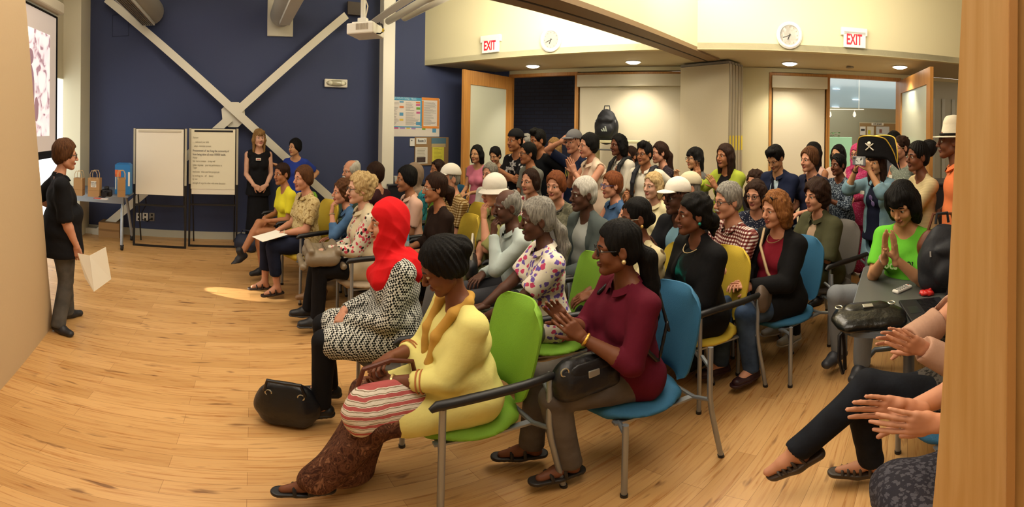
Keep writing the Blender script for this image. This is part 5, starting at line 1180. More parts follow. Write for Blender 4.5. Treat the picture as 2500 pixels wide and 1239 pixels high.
# ducts running out of the wall
def duct(cx, cy, label, r, grille, plate):
    c = hb(cx, cy); D_ = thing('air_duct', label, 'duct', WB.M(c.x, 0, c.z)); G_ = mat('#b9b4a4', .45, metal=.2)
    part('pipe_body', lambda q: q.tube([(0, -.16, 0), (0, -3.2, 0)], r, 28), G_, D_)
    if grille:
        part('end_cap', lambda q: q.ball((0, -.17, 0), (r, r * .6, r), seg=28, rings=12), G_, D_)
        g = part('grille', lambda q: q.box((-.02, -1.7, -r - .01), (.20, 2.9, .04)), mat('#cfcabb', .5), D_)
        part('louvres', lambda q: [q.box((-.02 + k * .028 - .07, -1.7, -r - .034), (.012, 2.8, .012)) for k in range(6)], mat('#5a564c', .6), g)
    else:
        part('elbow', lambda q: q.ball((0, -.18, 0), (r, r * .8, r), seg=28, rings=12), G_, D_)
        g = part('grille', lambda q: q.box((.02, -1.75, -r - .01), (.15, 2.6, .05)), mat('#d6d2c4', .5), D_)
    if plate: part('wall_plate', lambda q: q.box((0.0, -.02, 0), (plate[0], .04, plate[1]), bev=.01), mat('#cfcab8', .5), D_)
duct(374, 34, 'grey round air duct with a slotted grille at the upper left of the blue wall', .20, True, None)
duct(684, 44, 'grey round air duct leaving a square wall plate right of the cross brace', .17, False, (.40, .56))
ap = hb(294, 62); q = MB()
for (x_, z_, w_, h_) in ((0, .165, .27, .008), (0, -.165, .27, .008), (-.135, 0, .008, .33), (.135, 0, .008, .33)): q.box((x_, -.004, z_), (w_, .008, h_))
o = q.build('access_panel', mat('#2a3250', .7)); o.matrix_world = WB.M(ap.x, 0, ap.z); tag(o, 'square painted-over access panel outline on the blue wall', 'panel')
el = hb(819, 204); e_ = thing('emergency_light', 'small two-headed emergency light on the blue wall', 'light', WB.M(el.x, 0, el.z))
part('housing', lambda q: q.box((0, -.03, 0), (.37, .06, .12), bev=.012), WHITE, e_)
part('cover', lambda q: q.ball((0, -.06, 0), (.165, .045, .048), seg=20, rings=8), mat('#b9b498', .15, spec=.8), e_)
for s in (-1, 1): part('bulb', lambda q: q.ball((.10 * s, -.085, 0), (.04, .03, .035), seg=12, rings=6), mat('#f0ecd0', .2), e_)
# timetable poster and the notice board below it
def sheet(name, W, x0, y0, x1, y1, m, parent=None, off=.006, t=.004):
    a, b_ = W.hit(x0, y0), W.hit(x1, y1); q = MB(); q.box(((a.x + b_.x) / 2, -off, (a.z + b_.z) / 2), (b_.x - a.x, t, a.z - b_.z)); o = q.build(name, m, parent)
    if parent is None: o.matrix_world = W.M(0, 0, 0)
    return o
def lines(q, W, x0, y0, x1, y1, n_, off, h=.35, seed=1):
    a, b_ = W.hit(x0, y0), W.hit(x1, y1); rs = random.Random(seed); st = (a.z - b_.z) / n_
    for k in range(n_):
        w_ = (b_.x - a.x) * (rs.uniform(.45, 1.0)); q.box((a.x + w_ / 2, -off, a.z - st * (k + .5)), (w_, .002, st * h))
po = empty('poster', 'wide blue and orange timetable poster beside the white column', 'poster', M=WB.M(0, 0, 0))
sheet('sheet', WB, 948, 236, 1072, 334, mat('#e9dfd2', .6), po)
part('blue_frame', lambda q: [q.box(((hb(a, b).x + hb(c, d).x) / 2, -.011, (hb(a, b).z + hb(c, d).z) / 2), (hb(c, d).x - hb(a, b).x, .004, hb(a, b).z - hb(c, d).z)) for a, b, c, d in ((948, 236, 1029, 247), (948, 308, 1029, 312), (1026, 247, 1029, 308))], mat('#4aa0c4', .6), po)
part('orange_frame', lambda q: [q.box(((hb(a, b).x + hb(c, d).x) / 2, -.011, (hb(a, b).z + hb(c, d).z) / 2), (hb(c, d).x - hb(a, b).x, .004, hb(a, b).z - hb(c, d).z)) for a, b, c, d in ((1029, 238, 1071, 246), (1029, 308, 1071, 314), (1029, 246, 1033, 308), (1067, 246, 1071, 308))], mat('#e8933c', .6), po)
cols = {'#e07a3a': [(975, 259, 985, 264), (1015, 249, 1025, 253)], '#c85a8c': [(1015, 254, 1025, 259), (1016, 273, 1025, 278), (962, 311, 972, 315)], '#6aa832': [(1016, 262, 1025, 268), (1030, 313, 1038, 317)], '#5a9cc0': [(975, 275, 984, 283), (1015, 298, 1025, 306), (975, 247, 985, 251), (1055, 314, 1064, 324)], '#e8c850': [(975, 290, 984, 295), (992, 312, 1000, 315)], '#e49a9a': [(950, 311, 960, 314)], '#a88ac0': [(1004, 312, 1014, 316), (976, 311, 988, 315)]}
for c_, rr_ in cols.items():
    for a, b, c, d in rr_: part('colour_block', lambda q: q.box(((hb(a, b).x + hb(c, d).x) / 2, -.010, (hb(a, b).z + hb(c, d).z) / 2), (hb(c, d).x - hb(a, b).x, .003, hb(a, b).z - hb(c, d).z)), mat(c_, .6), po)
part('print', lambda q: (lines(q, WB, 951, 249, 973, 306, 20, .010, .22, 2), lines(q, WB, 990, 250, 1013, 272, 8, .010, .22, 3), lines(q, WB, 990, 274, 1024, 306, 12, .010, .22, 4), lines(q, WB, 1035, 248, 1065, 306, 22, .010, .22, 5)), mat('#6a6460', .8), po)
hp_ = hb(987, 241); text('SATURDAY-FAMILY PROG', .052, Matrix.Translation((hp_.x, -.0145, hp_.z)), mat('#bfe0ea', .7), parent=po, sx=.72)
nb = empty('notice_board', 'small tan notice board below the timetable poster', 'board', M=WB.M(0, 0, 0))
sheet('cork', WB, 1012, 335, 1093, 402, mat('#a8855a', .85, 'mottle', '#9c7a50'), nb, off=.01, t=.02)
def paper(label, W, x0, y0, x1, y1, col, n_, pic=None, name='paper_notice', off=.024, grp=None):
    r = empty(name, label, 'notice', M=W.M(0, 0, 0), group=grp); sheet('sheet', W, x0, y0, x1, y1, mat(col, .8), r, off=off, t=.002)
    if n_: part('print', lambda q: lines(q, W, x0 + (x1 - x0) * .15, y0 + 3, x1 - (x1 - x0) * .12, y1 - (12 if pic else 3), n_, off + .0015, .25, int(x0)), mat('#8a8468', .8) if col != '#e2d84a' else mat('#a89c34', .8), r)
    if pic: part('picture', lambda q: [q.box(((W.hit(a, b).x + W.hit(c, d).x) / 2, -off - .002, (W.hit(a, b).z + W.hit(c, d).z) / 2), (W.hit(c, d).x - W.hit(a, b).x, .002, W.hit(a, b).z - W.hit(c, d).z)) for a, b, c, d in pic[0]], mat(pic[1], .7), r)
    return r
rm = paper('white room number sign on the notice board', WB, 1015, 337, 1040, 352, '#f2efe4', 0, name='room_sign'); c0 = hb(1028, 344.5); text('Room 3', .062, Matrix.Translation((c0.x, -.0275, c0.z)), INK, parent=rm, bold=.0016, sx=.72)
paper('white typed sheet with a dark photo on the notice board', WB, 1013, 359, 1042, 399, '#e4dccb', 7, ([(1016, 384, 1037, 396)], '#4a3a34'))
paper('yellow sheet of small print on the notice board', WB, 1054, 358, 1082, 401, '#e2d84a', 12)
paper('blue picture sheet above the yellow one on the notice board', WB, 1052, 337, 1087, 359, '#5a7c8c', 0, ([(1052, 351, 1086, 359)], '#c0a878'))
sw = empty('wall_switch', 'small white wall switch box left of the notice board', 'switch', M=WB.M(0, 0, 0)); sheet('plate', WB, 1000, 338, 1011, 357, PLW, sw, off=.012, t=.024)
k0 = hb(1004, 343); part('knob', lambda q: q.ball((k0.x, -.028, k0.z), .009, seg=8, rings=5), INK, sw)
for i, (x_, m_) in enumerate(((339, PLW), (355, PLW), (371, mat('#8c8880', .5)))):
    c = hb(x_, 530); r = thing('wall_outlet', ('leftmost white outlet plate low on the blue wall', 'middle white outlet plate with a cable, low on the blue wall', 'grey outlet plate with a black plug, low on the blue wall')[i], 'outlet', WB.M(c.x, 0, c.z), 'outlet plates behind the easels')
    part('plate', lambda q: q.box((0, -.005, 0), (.085, .01, .125), bev=.003), m_, r); [part('socket', lambda q: q.box((0, -.011, z_), (.03, .004, .03)), INK, r) for z_ in (.03, -.03)]
c1 = hb(371, 531); pts = [hb(354, 470, .04), hb(357, 500, .05), hb(346, 520, .05), hb(346, 536, .05), hb(360, 541, .06), hb(372, 532, .03)]
q = MB(); q.tube([(p.x, -p.y, p.z) for p in pts], .008, 6); o = q.build('power_cable', INK); o.matrix_world = MW; tag(o, 'black power cable drooping behind the left easel', 'cable')
cab = WB.hit(985, 440, .3); r = thing('cabinet', 'low black cabinet below the poster, against the blue wall', 'cabinet', WB.M(cab.x, .27, 0))
part('body', lambda q: q.box((0, 0, .42), (.62, .42, .80), bev=.01), mat('#15161c', .5), r); part('top', lambda q: q.box((0, 0, .835), (.66, .46, .03), bev=.006), mat('#22242c', .4), r)
for s in (-1, 1): dd = part('door', lambda q: q.box((.155 * s, -.215, .42), (.29, .015, .72)), mat('#1b1c24', .45), r); part('handle', lambda q: q.box((.035 * s, -.228, .5), (.012, .014, .10)), STEEL, dd)
part('kick_plate', lambda q: q.box((0, .02, .02), (.58, .36, .04)), INK, r)
r = thing('cup', 'white cup standing on the low black cabinet', 'cup', WB.M(cab.x - .12, .27, .85)); part('body', lambda q: q.lathe([(.028, 0), (.038, .09), (.034, .088), (.025, .006)], 18), PLW, r)
# flip chart easels
HAND = mat('#3c3a44', .8); HAND2 = mat('#a39c84', .8)
def easel(x0, x1, label, written):
    f = onz((x0 + x1) / 2, 604); off = WB.d - f.dot(WB.n); a0, a1 = WB.hit(x0, 450, off).x, WB.hit(x1, 450, off).x; w_ = (a1 - a0); zt = WB.hit(x0, 313, off).z; zb = WB.hit(x0, 474, off).z
    r = thing('flip_chart', label, 'easel', WB.M((a0 + a1) / 2, off, 0), 'flip chart easels')
    for s in (-1, 1):
        part('leg', lambda q: q.box((s * (w_ / 2 - .014), 0, zt / 2 - .12), (.028, .028, zt - .24 + .0)), BLACK, r)
        part('side_rail', lambda q: q.box((s * (w_ / 2 - .016), -.02, zt - (zt - zb) * .42), (.030, .02, (zt - zb) * .84)), mat('#c4bfa8', .35, metal=.3), r)
        part('rear_strut', lambda q: q.tube([(s * (w_ / 2 - .05), .01, .95), (s * (w_ / 2 - .05), .30, .0)], .011, 6), BLACK, r)
    part('foot_bar', lambda q: q.box((0, 0, .012), (w_, .03, .024)), BLACK, r); part('cross_bar', lambda q: q.box((0, 0, zb - .14), (w_, .022, .025)), BLACK, r)
    part('board', lambda q: q.box((0, -.012, (zt + zb) / 2), (w_ - .05, .015, zt - zb)), mat('#2a2a2e', .5), r)
    pad = part('paper_pad', lambda q: q.box((0, -.034, (zt + zb) / 2 + .0), (w_ - .09, .028, zt - zb - .02)), mat('#efe8d6', .8), r)
    part('clamp', lambda q: q.box((0, -.052, zt - .035), (w_ - .16, .012, .022)), BLACK if written else mat('#cdc4ac', .4), r)
    if written:
        part('loose_sheet', lambda q: q.box((-.008, -.051, zt - (zt - zb) * .46), (w_ - .085, .003, (zt - zb) * .90)), mat('#f0ead0', .8), pad)
        rows = [('Advisor:', .15, 0), ('. . . dedicated your skills', .215, 0), ('.  adapt - minimize torment', .275, 0), ('Procurement of  tax living the community of', .345, 1), ('from being taken all most 100000 health.', .40, 1), ('Money', .45, 0), ('find  more common    it may well', .50, 0), ('better response    your not performance to', .56, 0), ('Target', .60, 0), ('employees   video used fore project job', .66, 0), ('by working you    off     theory', .72, 0), ('by now', .77, 0), ('strength of range the other with some discussion', .83, 0)]
        for s_, t_, dk in rows: text(s_, .040 if dk else .036, Matrix.Translation((-(w_ - .12) / 2, -.0545, zt - (zt - zb) * (t_ - .01))), HAND if dk else HAND2, parent=r, align='LEFT', sx=.72 if dk else .66, name='handwriting')
easel(326, 456, 'flip chart easel with a blank white pad, left of the written one', False)
easel(461, 581, 'flip chart easel with a handwritten sheet, beside the black dress', True)
# left table with paper bags
f = onz(302, 612); a_, o_ = f.dot(WB.u), WB.d - f.dot(WB.n); aL_ = WB.hit(121, 487, o_).x; TL = a_ - aL_ + .04
r = thing('folding_table', 'grey wheeled table by the blue wall holding paper bags', 'table', WB.M(a_ + .03 - TL / 2, o_ - .27, 0), 'wheeled folding tables')
GT = mat('#5d636c', .45); part('tabletop', lambda q: q.box((0, 0, .735), (TL + .06, .62, .03), bev=.008), GT, r); part('edge_band', lambda q: q.box((0, 0, .728), (TL + .075, .635, .018)), mat('#8e949c', .4), r)
part('beam', lambda q: q.box((0, -.16, .655), (TL - .14, .03, .10)), mat('#9aa0a8', .4, metal=.4), r)
for s in (-1, 1):
    for t in (-1, 1):
        lg = part('leg', lambda q: q.tube([(s * (TL / 2 - .10), t * .06, .70), (s * (TL / 2 - .09), t * .16, .52), (s * (TL / 2 - .05 if t > 0 else TL / 2 - .06), t * .27, .07)], .022, 10), mat('#a4aab2', .35, metal=.5), r)
        part('caster', lambda q: (q.tube([(s * (TL / 2 - .055) - .015, t * .27, .034), (s * (TL / 2 - .055) + .015, t * .27, .034)], .034, 14), q.box((s * (TL / 2 - .055), t * .27, .065), (.045, .04, .015))), INK, lg)
def ontab(x, y, dy=0.0): g = onz(x, y, .752); return WB.M(g.dot(WB.u), WB.d - g.dot(WB.n) + dy, .752)
KR = mat('#b08858', .85, 'mottle', '#a67e50'); KR2 = mat('#8e6a40', .85)
def kraft(x, y, w_, h_, label, loop=True, tag_=False, rz=0.0, d_=.10, dy=0.0):
    r = thing('paper_bag', label, 'bag', ontab(x, y, dy) @ Matrix.Rotation(rz, 4, 'Z'), 'brown paper bags on the left table'); part('body', lambda q: q.box((0, 0, h_ / 2), (w_, d_, h_)), KR, r); part('fold', lambda q: q.box((0, 0, h_ * .34), (w_ + .002, d_ + .002, .004)), KR2, r)
    part('opening', lambda q: q.box((0, 0, h_ - .001), (w_ - .012, d_ - .012, .004)), KR2, r)
    if loop:
        for t in (-1, 1): part('handle', lambda q: q.tube([(-.05, t * d_ / 2, h_ - .02), (-.05, t * d_ / 2, h_ + .05), (-.03, t * d_ / 2, h_ + .09), (.03, t * d_ / 2, h_ + .09), (.05, t * d_ / 2, h_ + .05), (.05, t * d_ / 2, h_ - .02)], .004, 6), mat('#c8a878', .8), r)
    if tag_: part('sticker', lambda q: q.box((.0, -d_ / 2 - .002, h_ * .68), (.075, .003, .075)), PAPER, r); [text(s_, .016, Matrix.Translation((0, -d_ / 2 - .005, h_ * .68 + .024 - k * .016)), HAND, parent=r, name='print') for k, s_ in enumerate(('THANK YOU', 'FOR YOUR', 'SUPPORT', 'TODAY'))]
kraft(227, 482, .165, .235, 'brown paper bag with a round handle and a white sticker', tag_=True, dy=-.07)
kraft(190, 478, .13, .22, 'brown paper bag partly hidden behind the person in black', dy=-.05)
kraft(289, 485, .10, .24, 'narrow brown paper bag in front of the blue box', rz=.45, d_=.07, dy=-.14)
r = thing('gift_box', 'tall blue card box with an orange patch on the left table', 'box', ontab(293, 478, -.18)); BX = mat('#2a7cc0', .55)
part('body', lambda q: q.box((0, 0, .19), (.22, .13, .38)), BX, r); part('lid', lambda q: q.prism([(-.11, .38), (.11, .38), (.08, .40), (-.08, .40)], .13, M=Matrix.Translation((0, -.065, 0))), mat('#2470b0', .5), r)
part('orange_patch', lambda q: q.box((-.065, -.067, .27), (.085, .003, .09), bev=.0), mat('#e8743c', .6), r); part('white_band', lambda q: q.box((-.095, -.067, .16), (.014, .003, .20)), PAPER, r)
part('label', lambda q: q.box((.095, -.067, .20), (.026, .003, .18)), PAPER, r)
r = thing('camera', 'black camera lying between the paper bags', 'camera', ontab(259, 482, -.03)); part('body', lambda q: q.box((0, 0, .05), (.15, .08, .09), bev=.02), mat('#101014', .5), r); part('viewfinder', lambda q: q.box((0, 0, .11), (.06, .06, .05), bev=.015), mat('#101014', .5), r); part('lens', lambda q: q.tube([(0, -.03, .045), (0, -.12, .045)], .038, 18), mat('#18181c', .3), r); part('strap', lambda q: q.tube([(-.07, 0, .07), (-.10, -.02, .03), (-.09, -.07, .008), (-.02, -.09, .008)], .008, 6), INK, r)
r = thing('leaflet', 'small pile of red and white leaflets before the camera', 'paper', ontab(250, 486, .02)); part('sheet', lambda q: (q.box((0, 0, .004), (.16, .08, .006)),), mat('#d8d0cc', .7), r); part('red_sheet', lambda q: q.box((-.06, -.01, .009), (.10, .07, .002)), mat('#c04a3c', .7), r)
wb = WB.hit(272, 575, .14); r = thing('carton', 'brown cardboard carton on the floor under the left table', 'box', WB.M(wb.x, .16, 0)); part('body', lambda q: q.box((0, 0, .11), (.34, .24, .22)), KR, r); part('tape', lambda q: q.box((0, -.121, .11), (.34, .002, .03)), KR2, r)
# projection screen and its case
s0_, s1_ = WL.hit(133, 48, .30), WL.hit(145, 376, .30); sR = (s0_.x + s1_.x) / 2; sT, sB = s0_.z + .05, s1_.z; sW = 2.5
r = thing('projection_screen', 'pulled-down projection screen showing a faded violet photo', 'screen', WL.M(sR - sW / 2, .30, 0))
part('border', lambda q: q.box((0, 0, (sT + sB) / 2), (sW, .012, sT - sB)), mat('#0c0c10', .6), r)
fabm = part('surface', lambda q: q.box((0, -.007, (sT + sB) / 2 + .015), (sW - .12, .004, sT - sB - .09)), mat('#cfc0b4', .7, emit=.42), r)
PICM = mat('#fbf6f0', .6, 'blotch', '#f2e2e6', '#a8848e', sc=.35, emit=.75)
pm = part('projected_photo', lambda q: q.box((.02, -.011, (sT + sB) / 2 - .02), (sW - .55, .004, (sT - sB) * .70)), PICM, fabm)
cx_ = -.10
for dx, dz, w_, h_ in ((.46, -.02, .22, .60), (.46, .36, .16, .18), (.30, .30, .10, .34), (.62, -.22, .12, .28), (.12, .10, .10, .40)): part('figure', lambda q: q.ball((dx, -.013, (sT + sB) / 2 + dz - .1), (w_ / 2, .004, h_ / 2), seg=16, rings=8), mat('#b08c98', .6, emit=.35), pm)
part('caption', lambda q: q.box((.18, -.0145, sB + .52), (.13, .002, .08)), mat('#6a5c5c', .6), pm)
part('weight_bar', lambda q: q.box((0, 0, sB - .005), (sW, .03, .05)), BLACK, r)
part('case', lambda q: q.box((0.0, -.02, sT + .10), (sW + .06, .15, .15), bev=.02), mat('#ddd2b8', .5), r)
# projector
pc = atD(893, 76, 4.0); r = thing('projector', 'white ceiling projector with a side grille and dangling cables', 'projector', Matrix.Translation(pc) @ Matrix.Rotation(math.radians(-2), 4, 'Z'))
part('body', lambda q: q.box((0, 0, 0), (.27, .30, .10), bev=.012), PLW, r)
part('side_grille', lambda q: [q.box((-.035 + k * .0125, -.151, .012), (.007, .004, .055)) for k in range(10)], mat('#a89c8a', .6), r)
ln_ = part('lens_ring', lambda q: q.tube([(-.13, -.04, .015), (-.155, -.045, .012)], .036, 18), mat('#3a3640', .3), r); part('lens', lambda q: q.ball((-.155, -.045, .012), (.012, .028, .028), seg=14, rings=6), mat('#c8ccff', .1, emit=1.5), ln_)
part('mount_plate', lambda q: (q.box((-.02, 0, .072), (.20, .12, .014), bev=.004), q.box((-.03, 0, .10), (.09, .07, .04), bev=.008)), PLW, r)
part('mount_pole', lambda q: q.tube([(-.03, 0, .10), (-.03, 0, .62)], .024, 12), PLW, r)
part('cable', lambda q: q.tube([(.13, -.05, .05), (.18, -.05, .04), (.20, -.05, -.02), (.17, -.06, -.045), (.13, -.06, -.04)], .007, 6), INK, r); part('yellow_plug', lambda q: q.tube([(.195, -.05, .0), (.192, -.052, -.03)], .010, 8), mat('#e0c040', .4), r)
part('upper_cable', lambda q: q.tube([(.0, -.02, .10), (.03, -.03, .22), (-.01, -.03, .32), (.03, -.02, .40)], .006, 6), mat('#e8e0d0', .5), r)
# ------------------------------------------------------------------ soffit: clocks, exit signs, downlights
def clock(x, y, label, dia):
    c = WS.hit(x, y); r = thing('wall_clock', label, 'clock', WS.M(c.x, 0, c.z), 'white wall clocks on the soffit')
    R = Matrix.Rotation(PI / 2, 4, 'X'); rd = dia / 2
    part('rim', lambda q: q.lathe([(rd * .97, 0), (rd, .012), (rd * .98, .03), (rd * .86, .045), (rd * .74, .036), (rd * .72, .018)], 40, M=R), PLW, r)
    part('dial', lambda q: q.lathe([(0, .018), (rd * .74, .018)], 36, M=R), mat('#f6f2e6', .5), r)
    [part('numeral', lambda q: q.box((rd * .60 * math.sin(k * PI / 6), -.0195, rd * .60 * math.cos(k * PI / 6)), (.012, .001, .016)), mat('#b0a894', .6), r) for k in range(12)]
    for nm, an, L_, w_ in (('hour_hand', 201, .34, .007), ('minute_hand', 250, .52, .005)):
        a_ = math.radians(an); part(nm, lambda q: q.tube([(-.02 * math.sin(a_), -.022, -.02 * math.cos(a_)), (rd * L_ * math.sin(a_), -.022, rd * L_ * math.cos(a_))], w_ * .7, 5), INK, r)
clock(1346, 98, 'white round wall clock beside the left EXIT sign', .33); clock(1927, 87, 'white round wall clock beside the right EXIT sign', .34)
def exitsign(x, y, label):
    c = WS.hit(x, y); r = thing('exit_sign', label, 'sign', WS.M(c.x, 0, c.z), 'EXIT signs on the soffit')
    part('housing', lambda q: q.box((-.005, -.03, .085), (.36, .06, .10), bev=.008), PLW, r)
    pl = part('face', lambda q: q.box((0, -.045, -.015), (.30, .03, .20), bev=.004), mat('#f4f0e4', .5, emit=.12), r)
    text('EXIT', .185, Matrix.Translation((-.01, -.062, -.022)), mat('#d0122a', .5, emit=.35), parent=r, bold=.005, sx=.56)
exitsign(1202, 110, 'left EXIT sign, on the bright part of the soffit'); exitsign(2084, 96, 'right EXIT sign above the open right doorway')
for i, (x, y, l) in enumerate(((1301, 161, 'round recessed downlight in front of the left doorway'), (1546, 151, 'round recessed downlight left of the parked panels'), (1928, 154.5, 'round recessed downlight right of the parked panels'), (2197, 163, 'round recessed downlight in front of the right door leaf'))):
    c = onz(x, y, SOF); r = thing('downlight', l, 'ceiling light', Matrix.Translation(c), 'recessed downlights in the soffit')
    part('trim_ring', lambda q: q.lathe([(.10, .005), (.125, .0), (.125, -.008), (.10, -.006)], 28), PLW, r); part('lamp', lambda q: q.lathe([(0, -.034), (.06, -.030), (.10, -.016), (.108, -.004)], 24), mat('#fff6e0', .5, emit=14), r)
    lamp('downlight_lamp', 'SPOT', (c.x, c.y, SOF - .05), 58, WARM, .05, cone=1.9, blend=.7, target=(c.x + .25, c.y + .45, 0))
for x, y in ((2075, 163),): c = onz(x, y, SOF); q = MB(); q.lathe([(.06, 0), (.06, -.02), (.0, -.025)], 18); o = q.build('sprinkler_cap', mat('#9c927a', .6)); o.location = c; tag(o, 'small flat sprinkler cap in the soffit between the right downlights', 'sprinkler')
# ------------------------------------------------------------------ lobby seen through the right doorway
MD = WD.M(0, 0, 0); lobP = lambda x, y, dep: WD.hit(x, y, -dep)
pb = empty('pin_board', 'cork pin board with pinned sheets on the lobby wall', 'board', M=MD)
def lsheet(name, x0, y0, x1, y1, m, parent, dep=4.5, t=.01):
    a, b_ = lobP(x0, y0, dep), lobP(x1, y1, dep); q = MB(); q.box(((a.x + b_.x) / 2, dep, (a.z + b_.z) / 2), (b_.x - a.x, t, a.z - b_.z)); return q.build(name, m, parent)
lsheet('frame', 2097, 298, 2215, 420, mat('#c8c0a0', .6), pb, 4.52, .02); lsheet('cork', 2099, 301, 2213, 418, mat('#a88a5e', .85, 'mottle', '#9a7c52'), pb, 4.50, .02); lsheet('header', 2128, 300, 2157, 307, PAPER, pb, 4.47)
hc = lobP(2142.5, 303.5, 4.46); text('HCD BOARD', .058, Matrix.Translation((hc.x, 4.455, hc.z)), INK, parent=pb, bold=.001, sx=.8)
for i, (x0, y0, x1, y1, cl, lb, ex) in enumerate(((2100, 309, 2113, 330, '#e8e6de', 'white map sheet at the left edge of the pin board', (2102, 315, 2111, 320, '#3c3c3c')), (2117, 309, 2133, 330, '#ddd8c4', 'sheet with a yellow block on the pin board', (2119, 318, 2125, 328, '#d8d040')), (2139, 309, 2171, 329, '#ccd2d4', 'wide pale blue sheet with a small portrait on the pin board', (2147, 316, 2153, 325, '#8c5a50')),
        (2099, 332, 2113, 338, '#2c62a8', 'upper blue label on the pin board', None), (2099, 343, 2113, 349, '#2c62a8', 'lower blue label on the pin board', None), (2116, 332, 2136, 347, '#d4ccb8', 'cream sheet with a brown picture below the yellow block', (2118, 338, 2124, 344, '#8a6a50')), (2139, 331, 2154, 346, '#d0d8dc', 'small pale sheet low on the pin board', None))):
    rr_ = empty('pinned_sheet', lb, 'notice', M=MD, group='sheets on the lobby pin board'); lsheet('sheet', x0, y0, x1, y1, mat(cl, .8), rr_, 4.475, .006)
    if ex: lsheet('picture', ex[0], ex[1], ex[2], ex[3], mat(ex[4], .7), rr_, 4.468, .004)
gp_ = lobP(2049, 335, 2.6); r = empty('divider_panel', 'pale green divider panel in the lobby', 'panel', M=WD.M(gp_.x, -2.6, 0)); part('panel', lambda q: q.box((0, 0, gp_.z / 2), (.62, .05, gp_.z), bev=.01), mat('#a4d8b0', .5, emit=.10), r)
for s in (-1, 1): part('foot', lambda q: q.box((s * .26, 0, .02), (.05, .3, .03)), STEEL, r)
pl_ = empty('potted_plant', 'trailing green plant peeking over the pale green divider', 'plant', M=WD.M(gp_.x - .20, -2.75, gp_.z - .18)); part('pot', lambda q: q.lathe([(.06, 0), (.09, .15), (.08, .15), (.05, .01)], 16), mat('#6a5a48', .7), pl_)
rs = random.Random(3)
def lf(q):
    for k in range(60):
        a_ = rs.uniform(0, 2 * PI); R_ = rs.uniform(.03, .26); z_ = .17 + rs.uniform(-.02, .14) * (1.2 - R_ * 2); M_ = Matrix.Translation((R_ * math.cos(a_), R_ * math.sin(a_), z_)) @ Matrix.Rotation(rs.uniform(0, 6), 4, 'Z') @ Matrix.Rotation(rs.uniform(-.8, .8), 4, 'X')
        q.add([M_ @ Vector(v) for v in ((-.035, 0, 0), (0, -.018, .004), (.035, 0, 0), (0, .018, .004))], [(0, 1, 2, 3)])
part('leaves', lf, mat('#4c8a3c', .6), pl_); part('stems', lambda q: [q.tube([(0, 0, .12), (.1 * math.cos(k), .1 * math.sin(k), .22)], .004, 5) for k in range(6)], mat('#3c6a30', .7), pl_)
tr_ = empty('track_light', 'thin ceiling rail with two small glowing pendant lamps in the lobby', 'light', M=MD); a, b_ = lobP(2023, 268, 2.2), lobP(2109, 268, 2.2)
part('rail', lambda q: q.tube([(a.x, 2.2, a.z), (b_.x, 2.2, b_.z)], .012, 8), WPAINT, tr_); part('hanger', lambda q: q.tube([(b_.x - .12, 2.2, b_.z), (b_.x - .12, 2.2, 2.95)], .006, 6), WPAINT, tr_)
for x in (2026, 2086):
    c = lobP(x, 279, 2.2); s_ = part('pendant', lambda q: (q.tube([(c.x, 2.2, a.z), (c.x, 2.2, c.z)], .008, 6), q.lathe([(.012, .05), (.03, .03), (.045, -.03), (.04, -.03)], 14, M=Matrix.Translation((c.x, 2.2, c.z)))), WPAINT, tr_); part('bulb', lambda q: q.ball((c.x, 2.2, c.z - .03), .028, seg=10, rings=6), mat('#ffd0b0', .5, emit=5), s_)
for x, y in ((2042, 218), (2090, 244), (2040, 262)):
    c = lobP(x, y, 2.27); q = MB(); q.lathe([(0, .0), (.09, .0), (.09, .006), (0, .006)], 18, M=Matrix.Diagonal((1, .3, .25, 1))); o = q.build('ceiling_lamp', mat('#ffffff', .5, emit=4)); o.matrix_world = WD.M(c.x, -2.27, c.z); tag(o, {2042: 'upper left round lobby lamp', 2090: 'round lobby lamp nearest the pendant rail end', 2040: 'lowest round lobby lamp at the door frame'}[x] + ' seen through the doorway', 'ceiling light', 'round lamps in the lobby')
# ------------------------------------------------------------------ shelf cart with a backpack, door wall
def backpack(label, M, w_=.34, h_=.50, d_=.22, col='#141519', logo=False, group=None):
    r = empty('backpack', label, 'backpack', M=M, group=group); S = Sdf(); S.ell((0, 0, h_ * .42), (w_ * .5, d_ * .5, h_ * .42), .04); S.cone((0, 0, .10), (0, 0, h_ - .16), w_ * .42, w_ * .36, .04, ((0, 1, 0), .6)); S.cone((-w_ * .30, 0, .07), (w_ * .30, 0, .07), .07, .07, .03); S.ell((0, -d_ * .42, h_ * .30), (w_ * .36, .06, h_ * .22), .02); S.ell((0, -d_ * .36, h_ * .62), (w_ * .32, .05, h_ * .12), .015)
    V, Q = S.mesh(.011, folds(.008, 4, 22)); link('bag_body', mesh_np('bag_body', [(V, Q, 0)]), r, [mat(col, .7, bump=.2, bscale=40)])
    part('top_handle', lambda q: q.tube([(-.05, .02, h_ - .03), (-.04, .02, h_ + .03), (.04, .02, h_ + .03), (.05, .02, h_ - .03)], .009, 8), mat(col, .7), r)
    for s in (-1, 1): part('zip_pull', lambda q: q.tube([(s * w_ * .40, -d_ * .28, h_ * .62), (s * w_ * .41, -d_ * .32, h_ * .55)], .006, 6), mat('#a8a8a8', .4, metal=.6), r)
    if logo: part('logo', lambda q: [q.prism([(x0, z0), (x0 + .022, z0), (x0 + .022 - .02, z0 + hh), (x0 - .02, z0 + hh)], .003, M=Matrix.Translation((-.0, -d_ * .42 - .070, h_ * .27))) for x0, z0, hh in ((.035, 0, .075), (.005, 0, .05), (-.025, 0, .028))], mat('#c8d0c0', .6), r)
    return r
sc_ = WD.hit(1522, 343, .32); shz = sc_.z; aa, ab = WD.hit(1453, 345, .32).x, WD.hit(1582, 345, .32).x
